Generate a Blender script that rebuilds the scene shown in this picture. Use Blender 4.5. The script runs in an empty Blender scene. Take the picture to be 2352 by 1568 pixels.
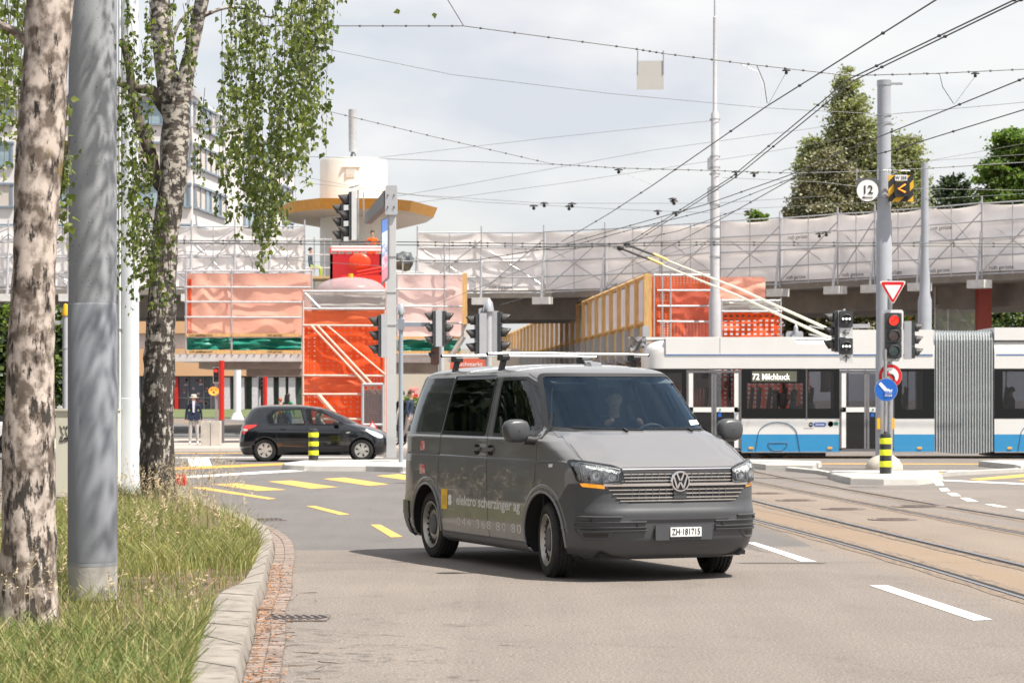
import bpy, math, random
import numpy as np
from mathutils import Vector, Matrix
R=math.radians; PI=math.pi
random.seed(7); rng=np.random.default_rng(7)
sc=bpy.context.scene; COL=sc.collection
# ------------------------------------------------ camera, sky, sun, exposure
F=5553.0; YH=918.0; EYE=1.61          # focal length and horizon measured on a 2352 px wide picture
cam=bpy.data.cameras.new('camera'); co=bpy.data.objects.new('camera',cam); COL.objects.link(co); sc.camera=co
co.location=(0,0,EYE); co.rotation_euler=(R(90),0,0)
cam.lens=85; cam.sensor_width=36; cam.shift_y=(YH-784)/2352; cam.clip_end=4000; cam.clip_start=.2
cam.dof.use_dof=True; cam.dof.focus_distance=23.0; cam.dof.aperture_fstop=6.3
SUN_EL=62; sx,sy=.86,-.51                # horizontal direction towards the sun
sd=Vector((sx*math.cos(R(SUN_EL)),sy*math.cos(R(SUN_EL)),math.sin(R(SUN_EL)))).normalized()
w=bpy.data.worlds.new('World'); sc.world=w; w.use_nodes=True; nt=w.node_tree; nt.nodes.clear()
N=nt.nodes.new; L=nt.links.new
sky=N('ShaderNodeTexSky'); sky.sky_type='NISHITA'; sky.sun_disc=False; sky.sun_elevation=R(SUN_EL)
sky.sun_rotation=math.atan2(sx,sy); sky.air_density=1.2; sky.dust_density=2.0
b1=N('ShaderNodeBackground'); L(sky.outputs[0],b1.inputs[0]); b1.inputs[1].default_value=.10
tc=N('ShaderNodeTexCoord'); mp=N('ShaderNodeMapping'); mp.inputs['Scale'].default_value=(2.2,2.2,6.5); mp.inputs['Location'].default_value=(3.1,.4,1.2)
L(tc.outputs['Generated'],mp.inputs[0])
n1=N('ShaderNodeTexNoise'); n1.inputs['Scale'].default_value=1.6; n1.inputs['Detail'].default_value=7; n1.inputs['Roughness'].default_value=.52; L(mp.outputs[0],n1.inputs[0])
cr=N('ShaderNodeValToRGB'); cr.color_ramp.elements[0].position=.36; cr.color_ramp.elements[0].color=(.62,.62,.62,1); cr.color_ramp.elements[1].position=.62; cr.color_ramp.elements[1].color=(.97,.97,.97,1); L(n1.outputs[0],cr.inputs[0])
mp2=N('ShaderNodeMapping'); mp2.inputs['Scale'].default_value=(5,5,12); mp2.inputs['Location'].default_value=(1,7,2.3); L(tc.outputs['Generated'],mp2.inputs[0])
n2=N('ShaderNodeTexNoise'); n2.inputs['Scale'].default_value=1.3; n2.inputs['Detail'].default_value=6; L(mp2.outputs[0],n2.inputs[0])
cc=N('ShaderNodeValToRGB'); cc.color_ramp.elements[0].position=.38; cc.color_ramp.elements[0].color=(.72,.745,.81,1); cc.color_ramp.elements[1].position=.6; cc.color_ramp.elements[1].color=(1,.985,.97,1); L(n2.outputs[0],cc.inputs[0])
b2=N('ShaderNodeBackground'); L(cc.outputs[0],b2.inputs[0]); b2.inputs[1].default_value=.63
ms=N('ShaderNodeMixShader'); L(cr.outputs[0],ms.inputs[0]); L(b1.outputs[0],ms.inputs[1]); L(b2.outputs[0],ms.inputs[2])
wo=N('ShaderNodeOutputWorld'); L(ms.outputs[0],wo.inputs[0])
sl=bpy.data.lights.new('sun','SUN'); sl.energy=5.0; sl.angle=R(.6); sl.color=(1,.94,.84)
so=bpy.data.objects.new('sun',sl); COL.objects.link(so); so.rotation_euler=sd.to_track_quat('Z','Y').to_euler(); so.location=(20,-20,40)
sc.view_settings.view_transform='Standard'; sc.view_settings.look='None'; sc.view_settings.exposure=.72; sc.view_settings.gamma=1
sc.view_settings.use_curve_mapping=False
# ------------------------------------------------ helpers
def P(px,py,Z): return Vector(((px-1176)/F*Z,Z,EYE-(py-YH)/F*Z))
def G(px,py,z0=0.0):
    Z=F*(EYE-z0)/(py-YH); return Vector(((px-1176)/F*Z,Z,z0))
def terr(Y): return 0.0 if Y<88 else (min(Y,150)-88)/62*1.0
def tag(o,label=None,cat=None,group=None,kind=None):
    if label: o['label']=label
    if cat: o['category']=cat
    if group: o['group']=group
    if kind: o['kind']=kind
    return o
def thing(name,label,cat,loc=(0,0,0),rz=0,group=None):
    o=bpy.data.objects.new(name,None); COL.objects.link(o); o.location=loc; o.rotation_euler=(0,0,rz); o.empty_display_size=.2
    return tag(o,label,cat,group)
class MB:
    def __init__(s): s.v=[]; s.f=[]; s.m=[]
    def add(s,vs,fs,mi=0):
        b=len(s.v); s.v+=[tuple(q) for q in vs]; s.f+=[tuple(b+i for i in q) for q in fs]; s.m+=[mi]*len(fs); return s
    def box(s,c,d,rz=0,mi=0,rot=None):
        M=rot if rot is not None else Matrix.Rotation(rz,3,'Z'); c=Vector(c); vs=[]
        for i in (-.5,.5):
            for j in (-.5,.5):
                for k in (-.5,.5): vs.append(c+M@Vector((i*d[0],j*d[1],k*d[2])))
        return s.add(vs,[(0,1,3,2),(4,6,7,5),(0,4,5,1),(2,3,7,6),(0,2,6,4),(1,5,7,3)],mi)
    def rbox(s,c,d,r=.02,mi=0,axis='Y',rz=0,seg=3):   # rounded in the plane across axis
        a,b={'Y':(0,2),'X':(1,2),'Z':(0,1)}[axis]; h=3-a-b; r=min(r,d[a]/2-1e-4,d[b]/2-1e-4); pts=[]
        for k,(sa,sb) in enumerate(((1,1),(-1,1),(-1,-1),(1,-1))):
            for i in range(seg+1):
                t=PI/2*(k+i/seg); pts.append((sa*(d[a]/2-r)+r*math.cos(t),sb*(d[b]/2-r)+r*math.sin(t)))
        vs=[]; M=Matrix.Rotation(rz,3,'Z')
        for e in (-.5,.5):
            for p in pts:
                q=[0,0,0]; q[a]=p[0]; q[b]=p[1]; q[h]=e*d[h]; vs.append(Vector(c)+M@Vector(q))
        n=len(pts); fs=[tuple(range(n))[::-1],tuple(range(n,2*n))]+[(i,(i+1)%n,n+(i+1)%n,n+i) for i in range(n)]
        return s.add(vs,fs,mi)
    def tube(s,pts,r,n=8,mi=0,cap=True):
        pts=[Vector(p) for p in pts]; rs=r if hasattr(r,'__len__') else [r]*len(pts)
        if len(pts)<2: return s
        vs=[]; t0=(pts[1]-pts[0]).normalized(); up=Vector((0,0,1)) if abs(t0.z)<.9 else Vector((1,0,0)); a=t0.cross(up).normalized()
        for i,p in enumerate(pts):
            t=(pts[min(i+1,len(pts)-1)]-pts[max(i-1,0)]).normalized(); a=(a-t*a.dot(t)).normalized(); b=t.cross(a)
            for k in range(n): th=2*PI*k/n; vs.append(p+(a*math.cos(th)+b*math.sin(th))*rs[i])
        fs=[(i*n+k,i*n+(k+1)%n,(i+1)*n+(k+1)%n,(i+1)*n+k) for i in range(len(pts)-1) for k in range(n)]
        if cap: fs+=[tuple(range(n))[::-1],tuple(range((len(pts)-1)*n,len(pts)*n))]
        return s.add(vs,fs,mi)
    def cyl(s,p0,p1,r,r1=None,n=16,mi=0): return s.tube([p0,p1],[r,r if r1 is None else r1],n,mi)
    def lathe(s,prof,c=(0,0,0),n=24,mi=0,axis='Z',cap=True):
        c=Vector(c); vs=[]
        for r,h in prof:
            for k in range(n):
                t=2*PI*k/n; x,y=r*math.cos(t),r*math.sin(t)
                vs.append(c+Vector({'Z':(x,y,h),'Y':(x,h,y),'X':(h,x,y)}[axis]))
        m=len(prof); fs=[(i*n+k,i*n+(k+1)%n,(i+1)*n+(k+1)%n,(i+1)*n+k) for i in range(m-1) for k in range(n)]
        if cap: fs+=[tuple(range(n))[::-1],tuple(range((m-1)*n,m*n))]
        return s.add(vs,fs,mi)
    def poly(s,pts,mi=0): return s.add(pts,[tuple(range(len(pts)))],mi)
    def prism(s,pts,d,mi=0):        # extrude polygon by vector d
        n=len(pts); d=Vector(d); vs=[Vector(p) for p in pts]; vs+= [v+d for v in vs]
        return s.add(vs,[tuple(range(n)),tuple(range(n,2*n))[::-1]]+[(i,n+i,n+(i+1)%n,(i+1)%n) for i in range(n)],mi)
    def grid(s,rows,mi=0,close=False):
        m=len(rows); n=len(rows[0]); vs=[p for r_ in rows for p in r_]
        fs=[(i*n+k,i*n+(k+1)%n,(i+1)*n+(k+1)%n,(i+1)*n+k) for i in range(m-1) for k in range(n if close else n-1)]
        return s.add(vs,fs,mi)
    def ball(s,c,r,n=12,m=8,mi=0):
        r=r if hasattr(r,'__len__') else (r,r,r); c=Vector(c); rows=[]
        for i in range(m+1):
            a=PI*i/m; e=max(math.sin(a),.002); rows.append([c+Vector((r[0]*e*math.cos(2*PI*k/n),r[1]*e*math.sin(2*PI*k/n),-r[2]*math.cos(a))) for k in range(n)])
        return s.grid(rows,mi,True)
    def build(s,name,mats,parent=None,smooth=False,label=None,fix=True):
        me=bpy.data.meshes.new(name); me.from_pydata(s.v,[],s.f)
        mats=mats if isinstance(mats,(list,tuple)) else [mats]
        for m in mats: me.materials.append(m)
        if len(mats)>1: me.polygons.foreach_set('material_index',s.m)
        me.update()
        if fix:
            import bmesh
            bm=bmesh.new(); bm.from_mesh(me); bmesh.ops.recalc_face_normals(bm,faces=bm.faces); bm.to_mesh(me); bm.free()
        if smooth:
            me.polygons.foreach_set('use_smooth',[True]*len(me.polygons))
            try: me.set_sharp_from_angle(angle=R(smooth if smooth is not True else 40))
            except Exception: pass
        o=bpy.data.objects.new(name,me); COL.objects.link(o)
        if parent: o.parent=parent
        if label: o['label']=label
        return o
def nmesh(name,verts,faces,mats,parent=None,mi=None,smooth=False):   # fast path, numpy arrays, all faces same size
    me=bpy.data.meshes.new(name); nv=len(verts); nf,k=faces.shape
    me.vertices.add(nv); me.vertices.foreach_set('co',np.asarray(verts,dtype=np.float32).ravel())
    me.loops.add(nf*k); me.loops.foreach_set('vertex_index',faces.astype(np.int32).ravel())
    me.polygons.add(nf); me.polygons.foreach_set('loop_start',np.arange(0,nf*k,k,dtype=np.int32)); me.polygons.foreach_set('loop_total',np.full(nf,k,dtype=np.int32))
    for m in (mats if isinstance(mats,(list,tuple)) else [mats]): me.materials.append(m)
    if mi is not None: me.polygons.foreach_set('material_index',np.asarray(mi,dtype=np.int32))
    me.update(calc_edges=True)
    o=bpy.data.objects.new(name,me); COL.objects.link(o)
    if parent: o.parent=parent
    return o
def copy_tree(o,parent=None):
    c=o.copy(); COL.objects.link(c); c.parent=parent
    for ch in list(o.children): copy_tree(ch,c)
    return c
# ---- materials
def mat(name,rgb,rough=.6,metal=0,var=.12,scale=6,bump=0,bscale=60,coat=0,spec=.5,alpha=None,emit=None,es=1,two=None,stretch=None,thr=(.4,.6)):
    m=bpy.data.materials.new(name); m.use_nodes=True; t=m.node_tree; p=t.nodes['Principled BSDF']
    p.inputs['Roughness'].default_value=rough; p.inputs['Metallic'].default_value=metal; p.inputs['Specular IOR Level'].default_value=spec
    if coat: p.inputs['Coat Weight'].default_value=coat; p.inputs['Coat Roughness'].default_value=.03; p.inputs['Coat IOR'].default_value=1.6
    c=tuple(rgb)+(1,)
    p.inputs['Base Color'].default_value=c
    if emit: p.inputs['Emission Color'].default_value=tuple(emit)+(1,); p.inputs['Emission Strength'].default_value=es
    tcn=t.nodes.new('ShaderNodeTexCoord'); src=tcn.outputs['Object']
    if stretch:
        mpn=t.nodes.new('ShaderNodeMapping'); mpn.inputs['Scale'].default_value=stretch; t.links.new(src,mpn.inputs[0]); src=mpn.outputs[0]
    if var or two:
        nn=t.nodes.new('ShaderNodeTexNoise'); nn.inputs['Scale'].default_value=scale; nn.inputs['Detail'].default_value=6; nn.inputs['Roughness'].default_value=.6; t.links.new(src,nn.inputs[0])
        rr=t.nodes.new('ShaderNodeValToRGB'); rr.color_ramp.elements[0].position=thr[0]-(.1 if not two else 0); rr.color_ramp.elements[1].position=thr[1]+(.1 if not two else 0)
        if two: rr.color_ramp.elements[0].color=tuple(two)+(1,); rr.color_ramp.elements[1].color=c
        else:
            rr.color_ramp.elements[0].color=tuple(x*(1-var) for x in rgb)+(1,); rr.color_ramp.elements[1].color=tuple(min(1,x*(1+var)) for x in rgb)+(1,)
        t.links.new(nn.outputs[0],rr.inputs[0]); t.links.new(rr.outputs[0],p.inputs['Base Color'])
    if bump:
        nb=t.nodes.new('ShaderNodeTexNoise'); nb.inputs['Scale'].default_value=bscale; nb.inputs['Detail'].default_value=4; t.links.new(src,nb.inputs[0])
        bp=t.nodes.new('ShaderNodeBump'); bp.inputs['Strength'].default_value=bump; bp.inputs['Distance'].default_value=.02; t.links.new(nb.outputs[0],bp.inputs['Height']); t.links.new(bp.outputs[0],p.inputs['Normal'])
    if alpha is not None: p.inputs['Alpha'].default_value=alpha
    return m
def glassmat(name,tint,refl=.9,ior=1.45,base=.0,rc=None):
    m=bpy.data.materials.new(name); m.use_nodes=True; t=m.node_tree; t.nodes.clear()
    o=t.nodes.new('ShaderNodeOutputMaterial'); mx=t.nodes.new('ShaderNodeMixShader'); tr=t.nodes.new('ShaderNodeBsdfTransparent'); gl=t.nodes.new('ShaderNodeBsdfGlossy'); fr=t.nodes.new('ShaderNodeFresnel')
    tr.inputs[0].default_value=tuple(tint)+(1,); gl.inputs['Roughness'].default_value=.02; gl.inputs[0].default_value=(rc or (refl,refl,refl))+(1,); fr.inputs[0].default_value=ior
    ad=t.nodes.new('ShaderNodeMath'); ad.operation='ADD'; ad.inputs[1].default_value=base; t.links.new(fr.outputs[0],ad.inputs[0])
    t.links.new(ad.outputs[0],mx.inputs[0]); t.links.new(tr.outputs[0],mx.inputs[1]); t.links.new(gl.outputs[0],mx.inputs[2]); t.links.new(mx.outputs[0],o.inputs[0])
    return m
def meshmat(name,rgb,cell=.05,open_=.45,trans=.35,axes='XZ'):     # woven safety netting: translucent weave with holes
    m=bpy.data.materials.new(name); m.use_nodes=True; t=m.node_tree; p=t.nodes['Principled BSDF']; out=t.nodes['Material Output']
    p.inputs['Base Color'].default_value=tuple(rgb)+(1,); p.inputs['Roughness'].default_value=.6
    tn=t.nodes.new('ShaderNodeBsdfTranslucent'); tn.inputs[0].default_value=tuple(rgb)+(1,)
    mx=t.nodes.new('ShaderNodeMixShader'); mx.inputs[0].default_value=trans; t.links.new(p.outputs[0],mx.inputs[1]); t.links.new(tn.outputs[0],mx.inputs[2])
    tcn=t.nodes.new('ShaderNodeTexCoord'); sp=t.nodes.new('ShaderNodeSeparateXYZ'); t.links.new(tcn.outputs['Object'],sp.inputs[0])
    def wave(o,c):
        a=t.nodes.new('ShaderNodeMath'); a.operation='DIVIDE'; a.inputs[1].default_value=c; t.links.new(o,a.inputs[0])
        b=t.nodes.new('ShaderNodeMath'); b.operation='FRACT'; t.links.new(a.outputs[0],b.inputs[0])
        g=t.nodes.new('ShaderNodeMath'); g.operation='LESS_THAN'; g.inputs[1].default_value=open_; t.links.new(b.outputs[0],g.inputs[0]); return g.outputs[0]
    g1=wave(sp.outputs['X'],cell*1.3); g2=wave(sp.outputs['Z'],cell)
    ml=t.nodes.new('ShaderNodeMath'); ml.operation='MULTIPLY'; t.links.new(g1,ml.inputs[0]); t.links.new(g2,ml.inputs[1])
    nn=t.nodes.new('ShaderNodeTexNoise'); nn.inputs['Scale'].default_value=.9; t.links.new(tcn.outputs['Object'],nn.inputs[0])
    rr=t.nodes.new('ShaderNodeMapRange'); rr.inputs[1].default_value=.35; rr.inputs[2].default_value=.65; rr.inputs[3].default_value=.65; rr.inputs[4].default_value=1; t.links.new(nn.outputs[0],rr.inputs[0])
    m3=t.nodes.new('ShaderNodeMath'); m3.operation='MULTIPLY'; t.links.new(ml.outputs[0],m3.inputs[0]); t.links.new(rr.outputs[0],m3.inputs[1])
    tr=t.nodes.new('ShaderNodeBsdfTransparent'); m2=t.nodes.new('ShaderNodeMixShader'); t.links.new(m3.outputs[0],m2.inputs[0]); t.links.new(mx.outputs[0],m2.inputs[1]); t.links.new(tr.outputs[0],m2.inputs[2]); t.links.new(m2.outputs[0],out.inputs[0])
    return m
def sheetmat(name,rgb,alpha=.8,trans=.4,rough=.45):   # thin plastic sheeting
    m=bpy.data.materials.new(name); m.use_nodes=True; t=m.node_tree; p=t.nodes['Principled BSDF']; out=t.nodes['Material Output']
    p.inputs['Roughness'].default_value=rough
    tcn=t.nodes.new('ShaderNodeTexCoord'); nn=t.nodes.new('ShaderNodeTexNoise'); nn.inputs['Scale'].default_value=.8; nn.inputs['Detail'].default_value=5; t.links.new(tcn.outputs['Object'],nn.inputs[0])
    rr=t.nodes.new('ShaderNodeValToRGB'); rr.color_ramp.elements[0].position=.35; rr.color_ramp.elements[1].position=.65
    rr.color_ramp.elements[0].color=tuple(x*.86 for x in rgb)+(1,); rr.color_ramp.elements[1].color=tuple(min(1,x*1.08) for x in rgb)+(1,)
    t.links.new(nn.outputs[0],rr.inputs[0]); t.links.new(rr.outputs[0],p.inputs['Base Color'])
    bp=t.nodes.new('ShaderNodeBump'); bp.inputs['Strength'].default_value=.5; bp.inputs['Distance'].default_value=.12; t.links.new(nn.outputs[0],bp.inputs['Height']); t.links.new(bp.outputs[0],p.inputs['Normal'])
    tn=t.nodes.new('ShaderNodeBsdfTranslucent'); t.links.new(rr.outputs[0],tn.inputs[0]); mx=t.nodes.new('ShaderNodeMixShader'); mx.inputs[0].default_value=trans; t.links.new(p.outputs[0],mx.inputs[1]); t.links.new(tn.outputs[0],mx.inputs[2])
    tr=t.nodes.new('ShaderNodeBsdfTransparent'); m2=t.nodes.new('ShaderNodeMixShader'); m2.inputs[0].default_value=1-alpha; t.links.new(mx.outputs[0],m2.inputs[1]); t.links.new(tr.outputs[0],m2.inputs[2]); t.links.new(m2.outputs[0],out.inputs[0])
    return m
M=dict(
 white=mat('white_paint',(.80,.80,.79),.35,var=.03), blue=mat('blue_paint',(.03,.26,.60),.3,var=.04,coat=.5), black=mat('black_plastic',(.02,.02,.022),.45,var=.1),
 gloss=mat('black_gloss',(.012,.013,.015),.12,var=0), rubber=mat('rubber',(.022,.022,.022),.8,var=.2,scale=20,bump=.2), steel=mat('galvanised_steel',(.42,.43,.45),.42,.7,var=.1,scale=9),
 greypaint=mat('grey_paint',(.42,.43,.46),.5,var=.05,bump=.03,bscale=90), chrome=mat('chrome',(.8,.8,.82),.09,1,var=0), alu=mat('aluminium',(.72,.72,.73),.28,.9,var=.05),
 wood=mat('pine_timber',(.62,.38,.15),.65,var=.2,scale=3,stretch=(6,6,1)), ply=mat('plywood',(.50,.36,.17),.7,var=.15,scale=1.5), red=mat('red_paint',(.50,.018,.012),.4,var=.08),
 brightred=mat('bright_red_paint',(.78,.035,.02),.4,var=.06), yellow=mat('yellow_reflective',(.80,.85,.03),.45,var=.05), beacon=mat('yellow_plastic',(.85,.45,.02),.4,var=.03),
 green=mat('green_tarpaulin',(.005,.20,.145),.5,var=.3,scale=1.5,bump=.4,bscale=2), concrete=mat('concrete',(.42,.40,.37),.85,var=.14,scale=3,bump=.15,bscale=30), dkconcrete=mat('old_concrete',(.24,.22,.20),.9,var=.25,scale=1.2),
 dkgrey=mat('dark_grey_paint',(.10,.105,.115),.45,var=.06), skin=mat('skin',(.55,.32,.23),.5,var=.05), hair=mat('dark_hair',(.02,.014,.01),.5,var=.2), skirt=mat('fabric',(.35,.33,.30),.9),
 signw=mat('sign_white',(.82,.82,.82),.4,var=0), signr=mat('sign_red',(.65,.012,.015),.4,var=0), signb=mat('sign_blue',(.01,.12,.50),.4,var=0), signk=mat('sign_black',(.015,.015,.015),.5,var=0), signy=mat('sign_yellow',(.80,.48,.03),.4,var=0),
 wire=mat('wire_dark',(.06,.065,.065),.5,.3,var=0), wireg=mat('wire_grey',(.13,.135,.14),.5,.4,var=0), seat=mat('seat_fabric',(.06,.055,.06),.85), 
)
# ---- text as mesh, facing -Y, lower left at (0,0,0) unless centred
def text_mesh(txt,size,sx=1.0,depth=.002,center=False,bold=0.0,space=1.0):
    cu=bpy.data.curves.new('t','FONT'); cu.body=txt; cu.size=size; cu.extrude=depth; cu.offset=bold; cu.space_character=space; cu.resolution_u=3
    if center: cu.align_x='CENTER'; cu.align_y='CENTER'
    o=bpy.data.objects.new('t',cu); COL.objects.link(o); dg=bpy.context.evaluated_depsgraph_get(); dg.update(); me=bpy.data.meshes.new_from_object(o.evaluated_get(dg))
    vs=[(v.co.x*sx,-v.co.z,v.co.y) for v in me.vertices]; fs=[tuple(p.vertices) for p in me.polygons]
    COL.objects.unlink(o); bpy.data.objects.remove(o); bpy.data.curves.remove(cu); bpy.data.meshes.remove(me)
    return vs,fs
def text_obj(txt,size,m,parent,fn,name='lettering',**k):
    vs,fs=text_mesh(txt,size,**k); mb=MB(); mb.add([fn(Vector(v)) for v in vs],fs); return mb.build(name,m,parent,fix=False)
# ------------------------------------------------ shells: car bodies defined by plan outlines stacked over height
class Shell:
    def __init__(s,tab,tp=0,tx=1.0):
        s.tp=tp; s.tx=tx; s.T=np.array(sorted(tab)); # z,xr,xf,w,x0r,x0f,nr,nf
    def lv(s,z): return [float(np.interp(z,s.T[:,0],s.T[:,i])) for i in range(1,8)]
    def tap(s,x): return 1-s.tp*max(0,(x-s.tx)/1.4)**1.5
    def side_y(s,x,z): return s.side_y0(x,z)*s.tap(x)
    def side_y0(s,x,z):
        xr,xf,w,x0r,x0f,nr,nf=s.lv(z)
        if x>x0f: return w*max(0,1-min(1,(x-x0f)/(xf-x0f))**nf)**(1/nf)
        if x<x0r: return w*max(0,1-min(1,(x0r-x)/(x0r-xr))**nr)**(1/nr)
        return w
    def front_x(s,y,z):
        xr,xf,w,x0r,x0f,nr,nf=s.lv(z); x=xf
        for _ in range(6 if s.tp else 1): x=.5*x+.5*(x0f+(xf-x0f)*max(0,1-min(1,abs(y)/s.tap(x)/w)**nf)**(1/nf)) if s.tp else x0f+(xf-x0f)*max(0,1-min(1,abs(y)/w)**nf)**(1/nf)
        return x
    def rear_x(s,y,z):
        xr,xf,w,x0r,x0f,nr,nf=s.lv(z); return x0r-(x0r-xr)*max(0,1-min(1,abs(y)/w)**nr)**(1/nr)
    def ring(s,z,na=26,ns=90):
        xr,xf,w,x0r,x0f,nr,nf=s.lv(z); h=[]
        for i in range(na):
            t=PI/2*i/na; c,q=math.cos(t),math.sin(t); r=(c**nr+q**nr)**(-1/nr); h.append((x0r-(x0r-xr)*r*c,w*r*q,z))
        for i in range(ns): h.append((x0r+(x0f-x0r)*i/ns,w,z))
        for i in range(na+1):
            t=PI/2*(1-i/na); c,q=math.cos(t),math.sin(t); r=(abs(c)**nf+q**nf)**(-1/nf); h.append((x0f+(xf-x0f)*r*c,w*r*q,z))
        h=[(x,y*s.tap(x),z_) for x,y,z_ in h]
        return h+[(x,-y,z_) for x,y,z_ in h[-2:0:-1]]
    def pts(s,zs,**k): return np.array([s.ring(z,**k) for z in zs])
    def mesh(s,name,A,keep,m,parent,off=0,arch=(),snap=None,smooth=50):
        nz,n,_=A.shape; B=A.copy(); nor=np.cross(np.roll(B,-1,1)-np.roll(B,1,1),np.gradient(B,axis=0)); nor/=np.linalg.norm(nor,axis=2,keepdims=True)+1e-9
        B=B-nor*(off(A)[:,:,None] if callable(off) else off)
        for (ax,az,ar) in arch:     # snap rim of the wheel arch to a circle
            d=np.hypot(B[:,:,0]-ax,B[:,:,2]-az); q=(np.abs(d-ar)<.022)&(np.abs(B[:,:,1])>.5); 
            for c,k_ in ((0,ax),(2,az)): B[:,:,c]=np.where(q,k_+(B[:,:,c]-k_)*ar/np.maximum(d,1e-6),B[:,:,c])
        C=(A[:-1]+np.roll(A[:-1],-1,1)+A[1:]+np.roll(A[1:],-1,1))/4
        idx=lambda i,k:i*n+k%n
        fs=[(idx(i,k),idx(i,k+1),idx(i+1,k+1),idx(i+1,k)) for i in range(nz-1) for k in range(n) if keep(*C[i,k])]
        V=B.reshape(-1,3)
        if snap:
            kp={(i,k) for i in range(nz-1) for k in range(n) if keep(*C[i,k])}
            for i in range(1,nz-1):
                for k in range(n):
                    c4=sum((a,b%n) in kp for a in (i-1,i) for b in (k-1,k))
                    if 0<c4<4: V[i*n+k]=snap(*V[i*n+k])
        used=sorted({q for f_ in fs for q in f_}); mp_={q:i for i,q in enumerate(used)}
        mb=MB(); mb.add([V[q] for q in used],[tuple(mp_[q] for q in f_) for f_ in fs]); return mb.build(name,m,parent,smooth=smooth)
def rp(pts,r,seg=5):     # rounded polygon, r scalar or per corner
    n=len(pts); out=[]
    for i in range(n):
        p=Vector(pts[i]); a=Vector(pts[i-1])-p; b=Vector(pts[(i+1)%n])-p; rr=r[i] if hasattr(r,'__len__') else r
        la,lb=a.length,b.length; a.normalize(); b.normalize(); ang=a.angle(b); d=min(rr/math.tan(ang/2),la*.49,lb*.49)
        q0=p+a*d; q2=p+b*d
        for k in range(seg+1):
            t=k/seg; out.append(tuple(q0*(1-t)**2+p*2*t*(1-t)+q2*t*t))
    return out
def densify(o,st=.05):
    r=[]
    for i in range(len(o)):
        a,b=Vector(o[i]),Vector(o[(i+1)%len(o)]); k=max(1,int((b-a).length/st)); r+=[tuple(a+(b-a)*j/k) for j in range(k)]
    return r
def offs(o,d):            # offset closed outline outwards in 2D
    n=len(o); cx=sum(p[0] for p in o)/n; cy=sum(p[1] for p in o)/n; r=[]
    ar=sum(o[i][0]*o[(i+1)%n][1]-o[(i+1)%n][0]*o[i][1] for i in range(n)); sg=1 if ar>0 else -1
    for i in range(n):
        a,b=Vector(o[i-1]),Vector(o[(i+1)%n]); t=(b-a); t=t.normalized() if t.length>1e-9 else Vector((1,0)); r.append((o[i][0]+sg*t.y*d,o[i][1]-sg*t.x*d))
    return r
def inpoly(x,y,o):
    c=False; j=len(o)-1
    for i in range(len(o)):
        if (o[i][1]>y)!=(o[j][1]>y) and x<(o[j][0]-o[i][0])*(y-o[i][1])/(o[j][1]-o[i][1]+1e-12)+o[i][0]: c=not c
        j=i
    return c
class Surf:               # maps (u,z) on a shell face to 3D with an outward offset
    def __init__(s,sh,mode,sign=1): s.sh=sh; s.mode=mode; s.sign=sign
    def p0(s,u,z):
        if s.mode=='side': return Vector((u,s.sign*s.sh.side_y(u,z),z))
        if s.mode=='front': return Vector((s.sh.front_x(u,z),u,z))
        return Vector((s.sh.rear_x(u,z),u,z))
    def __call__(s,u,z,off=0):
        p=s.p0(u,z)
        if off==0: return p
        e=.006; a=s.p0(u+e,z)-s.p0(u-e,z); b=s.p0(u,z+e)-s.p0(u,z-e); n=a.cross(b); n.normalize()
        out={'side':Vector((0,s.sign,0)),'front':Vector((1,0,0)),'rear':Vector((-1,0,0))}[s.mode]
        if n.dot(out)<0: n=-n
        return p+n*off
    def fill(s,o,name,m,parent,off=.004,rings=7,smooth=60,st=.05):
        o=densify(o,st); n=len(o); cx=sum(p[0] for p in o)/n; cy=sum(p[1] for p in o)/n
        rows=[[s(cx+(x-cx)*k,cy+(z-cy)*k,off) for x,z in o] for k in [1-i/rings for i in range(rings)]+[.001]]
        mb=MB(); mb.grid(rows,0,True); return mb.build(name,m,parent,smooth=smooth)
    def band(s,o,wd,name,m,parent,off=.006,inn=0,st=.05,mb=None):
        o=densify(o,st); a=offs(o,-inn); b=offs(o,wd)
        rows=[[s(x,z,.0) for x,z in a],[s(x,z,off) for x,z in a],[s(x,z,off) for x,z in b],[s(x,z,0) for x,z in b]]
        mb=mb or MB(); mb.grid(rows,0,True)
        return mb.build(name,m,parent,smooth=40) if name else mb
    def line(s,pts,r,mb,off=.0,n=5,st=.05):
        q=[]
        for a,b in zip(pts[:-1],pts[1:]):
            k=max(1,int(math.dist(a,b)/st)); q+=[s(a[0]+(b[0]-a[0])*j/k,a[1]+(b[1]-a[1])*j/k,off) for j in range(k)]
        q.append(s(*pts[-1],off)); mb.tube(q,r,n); return mb
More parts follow.
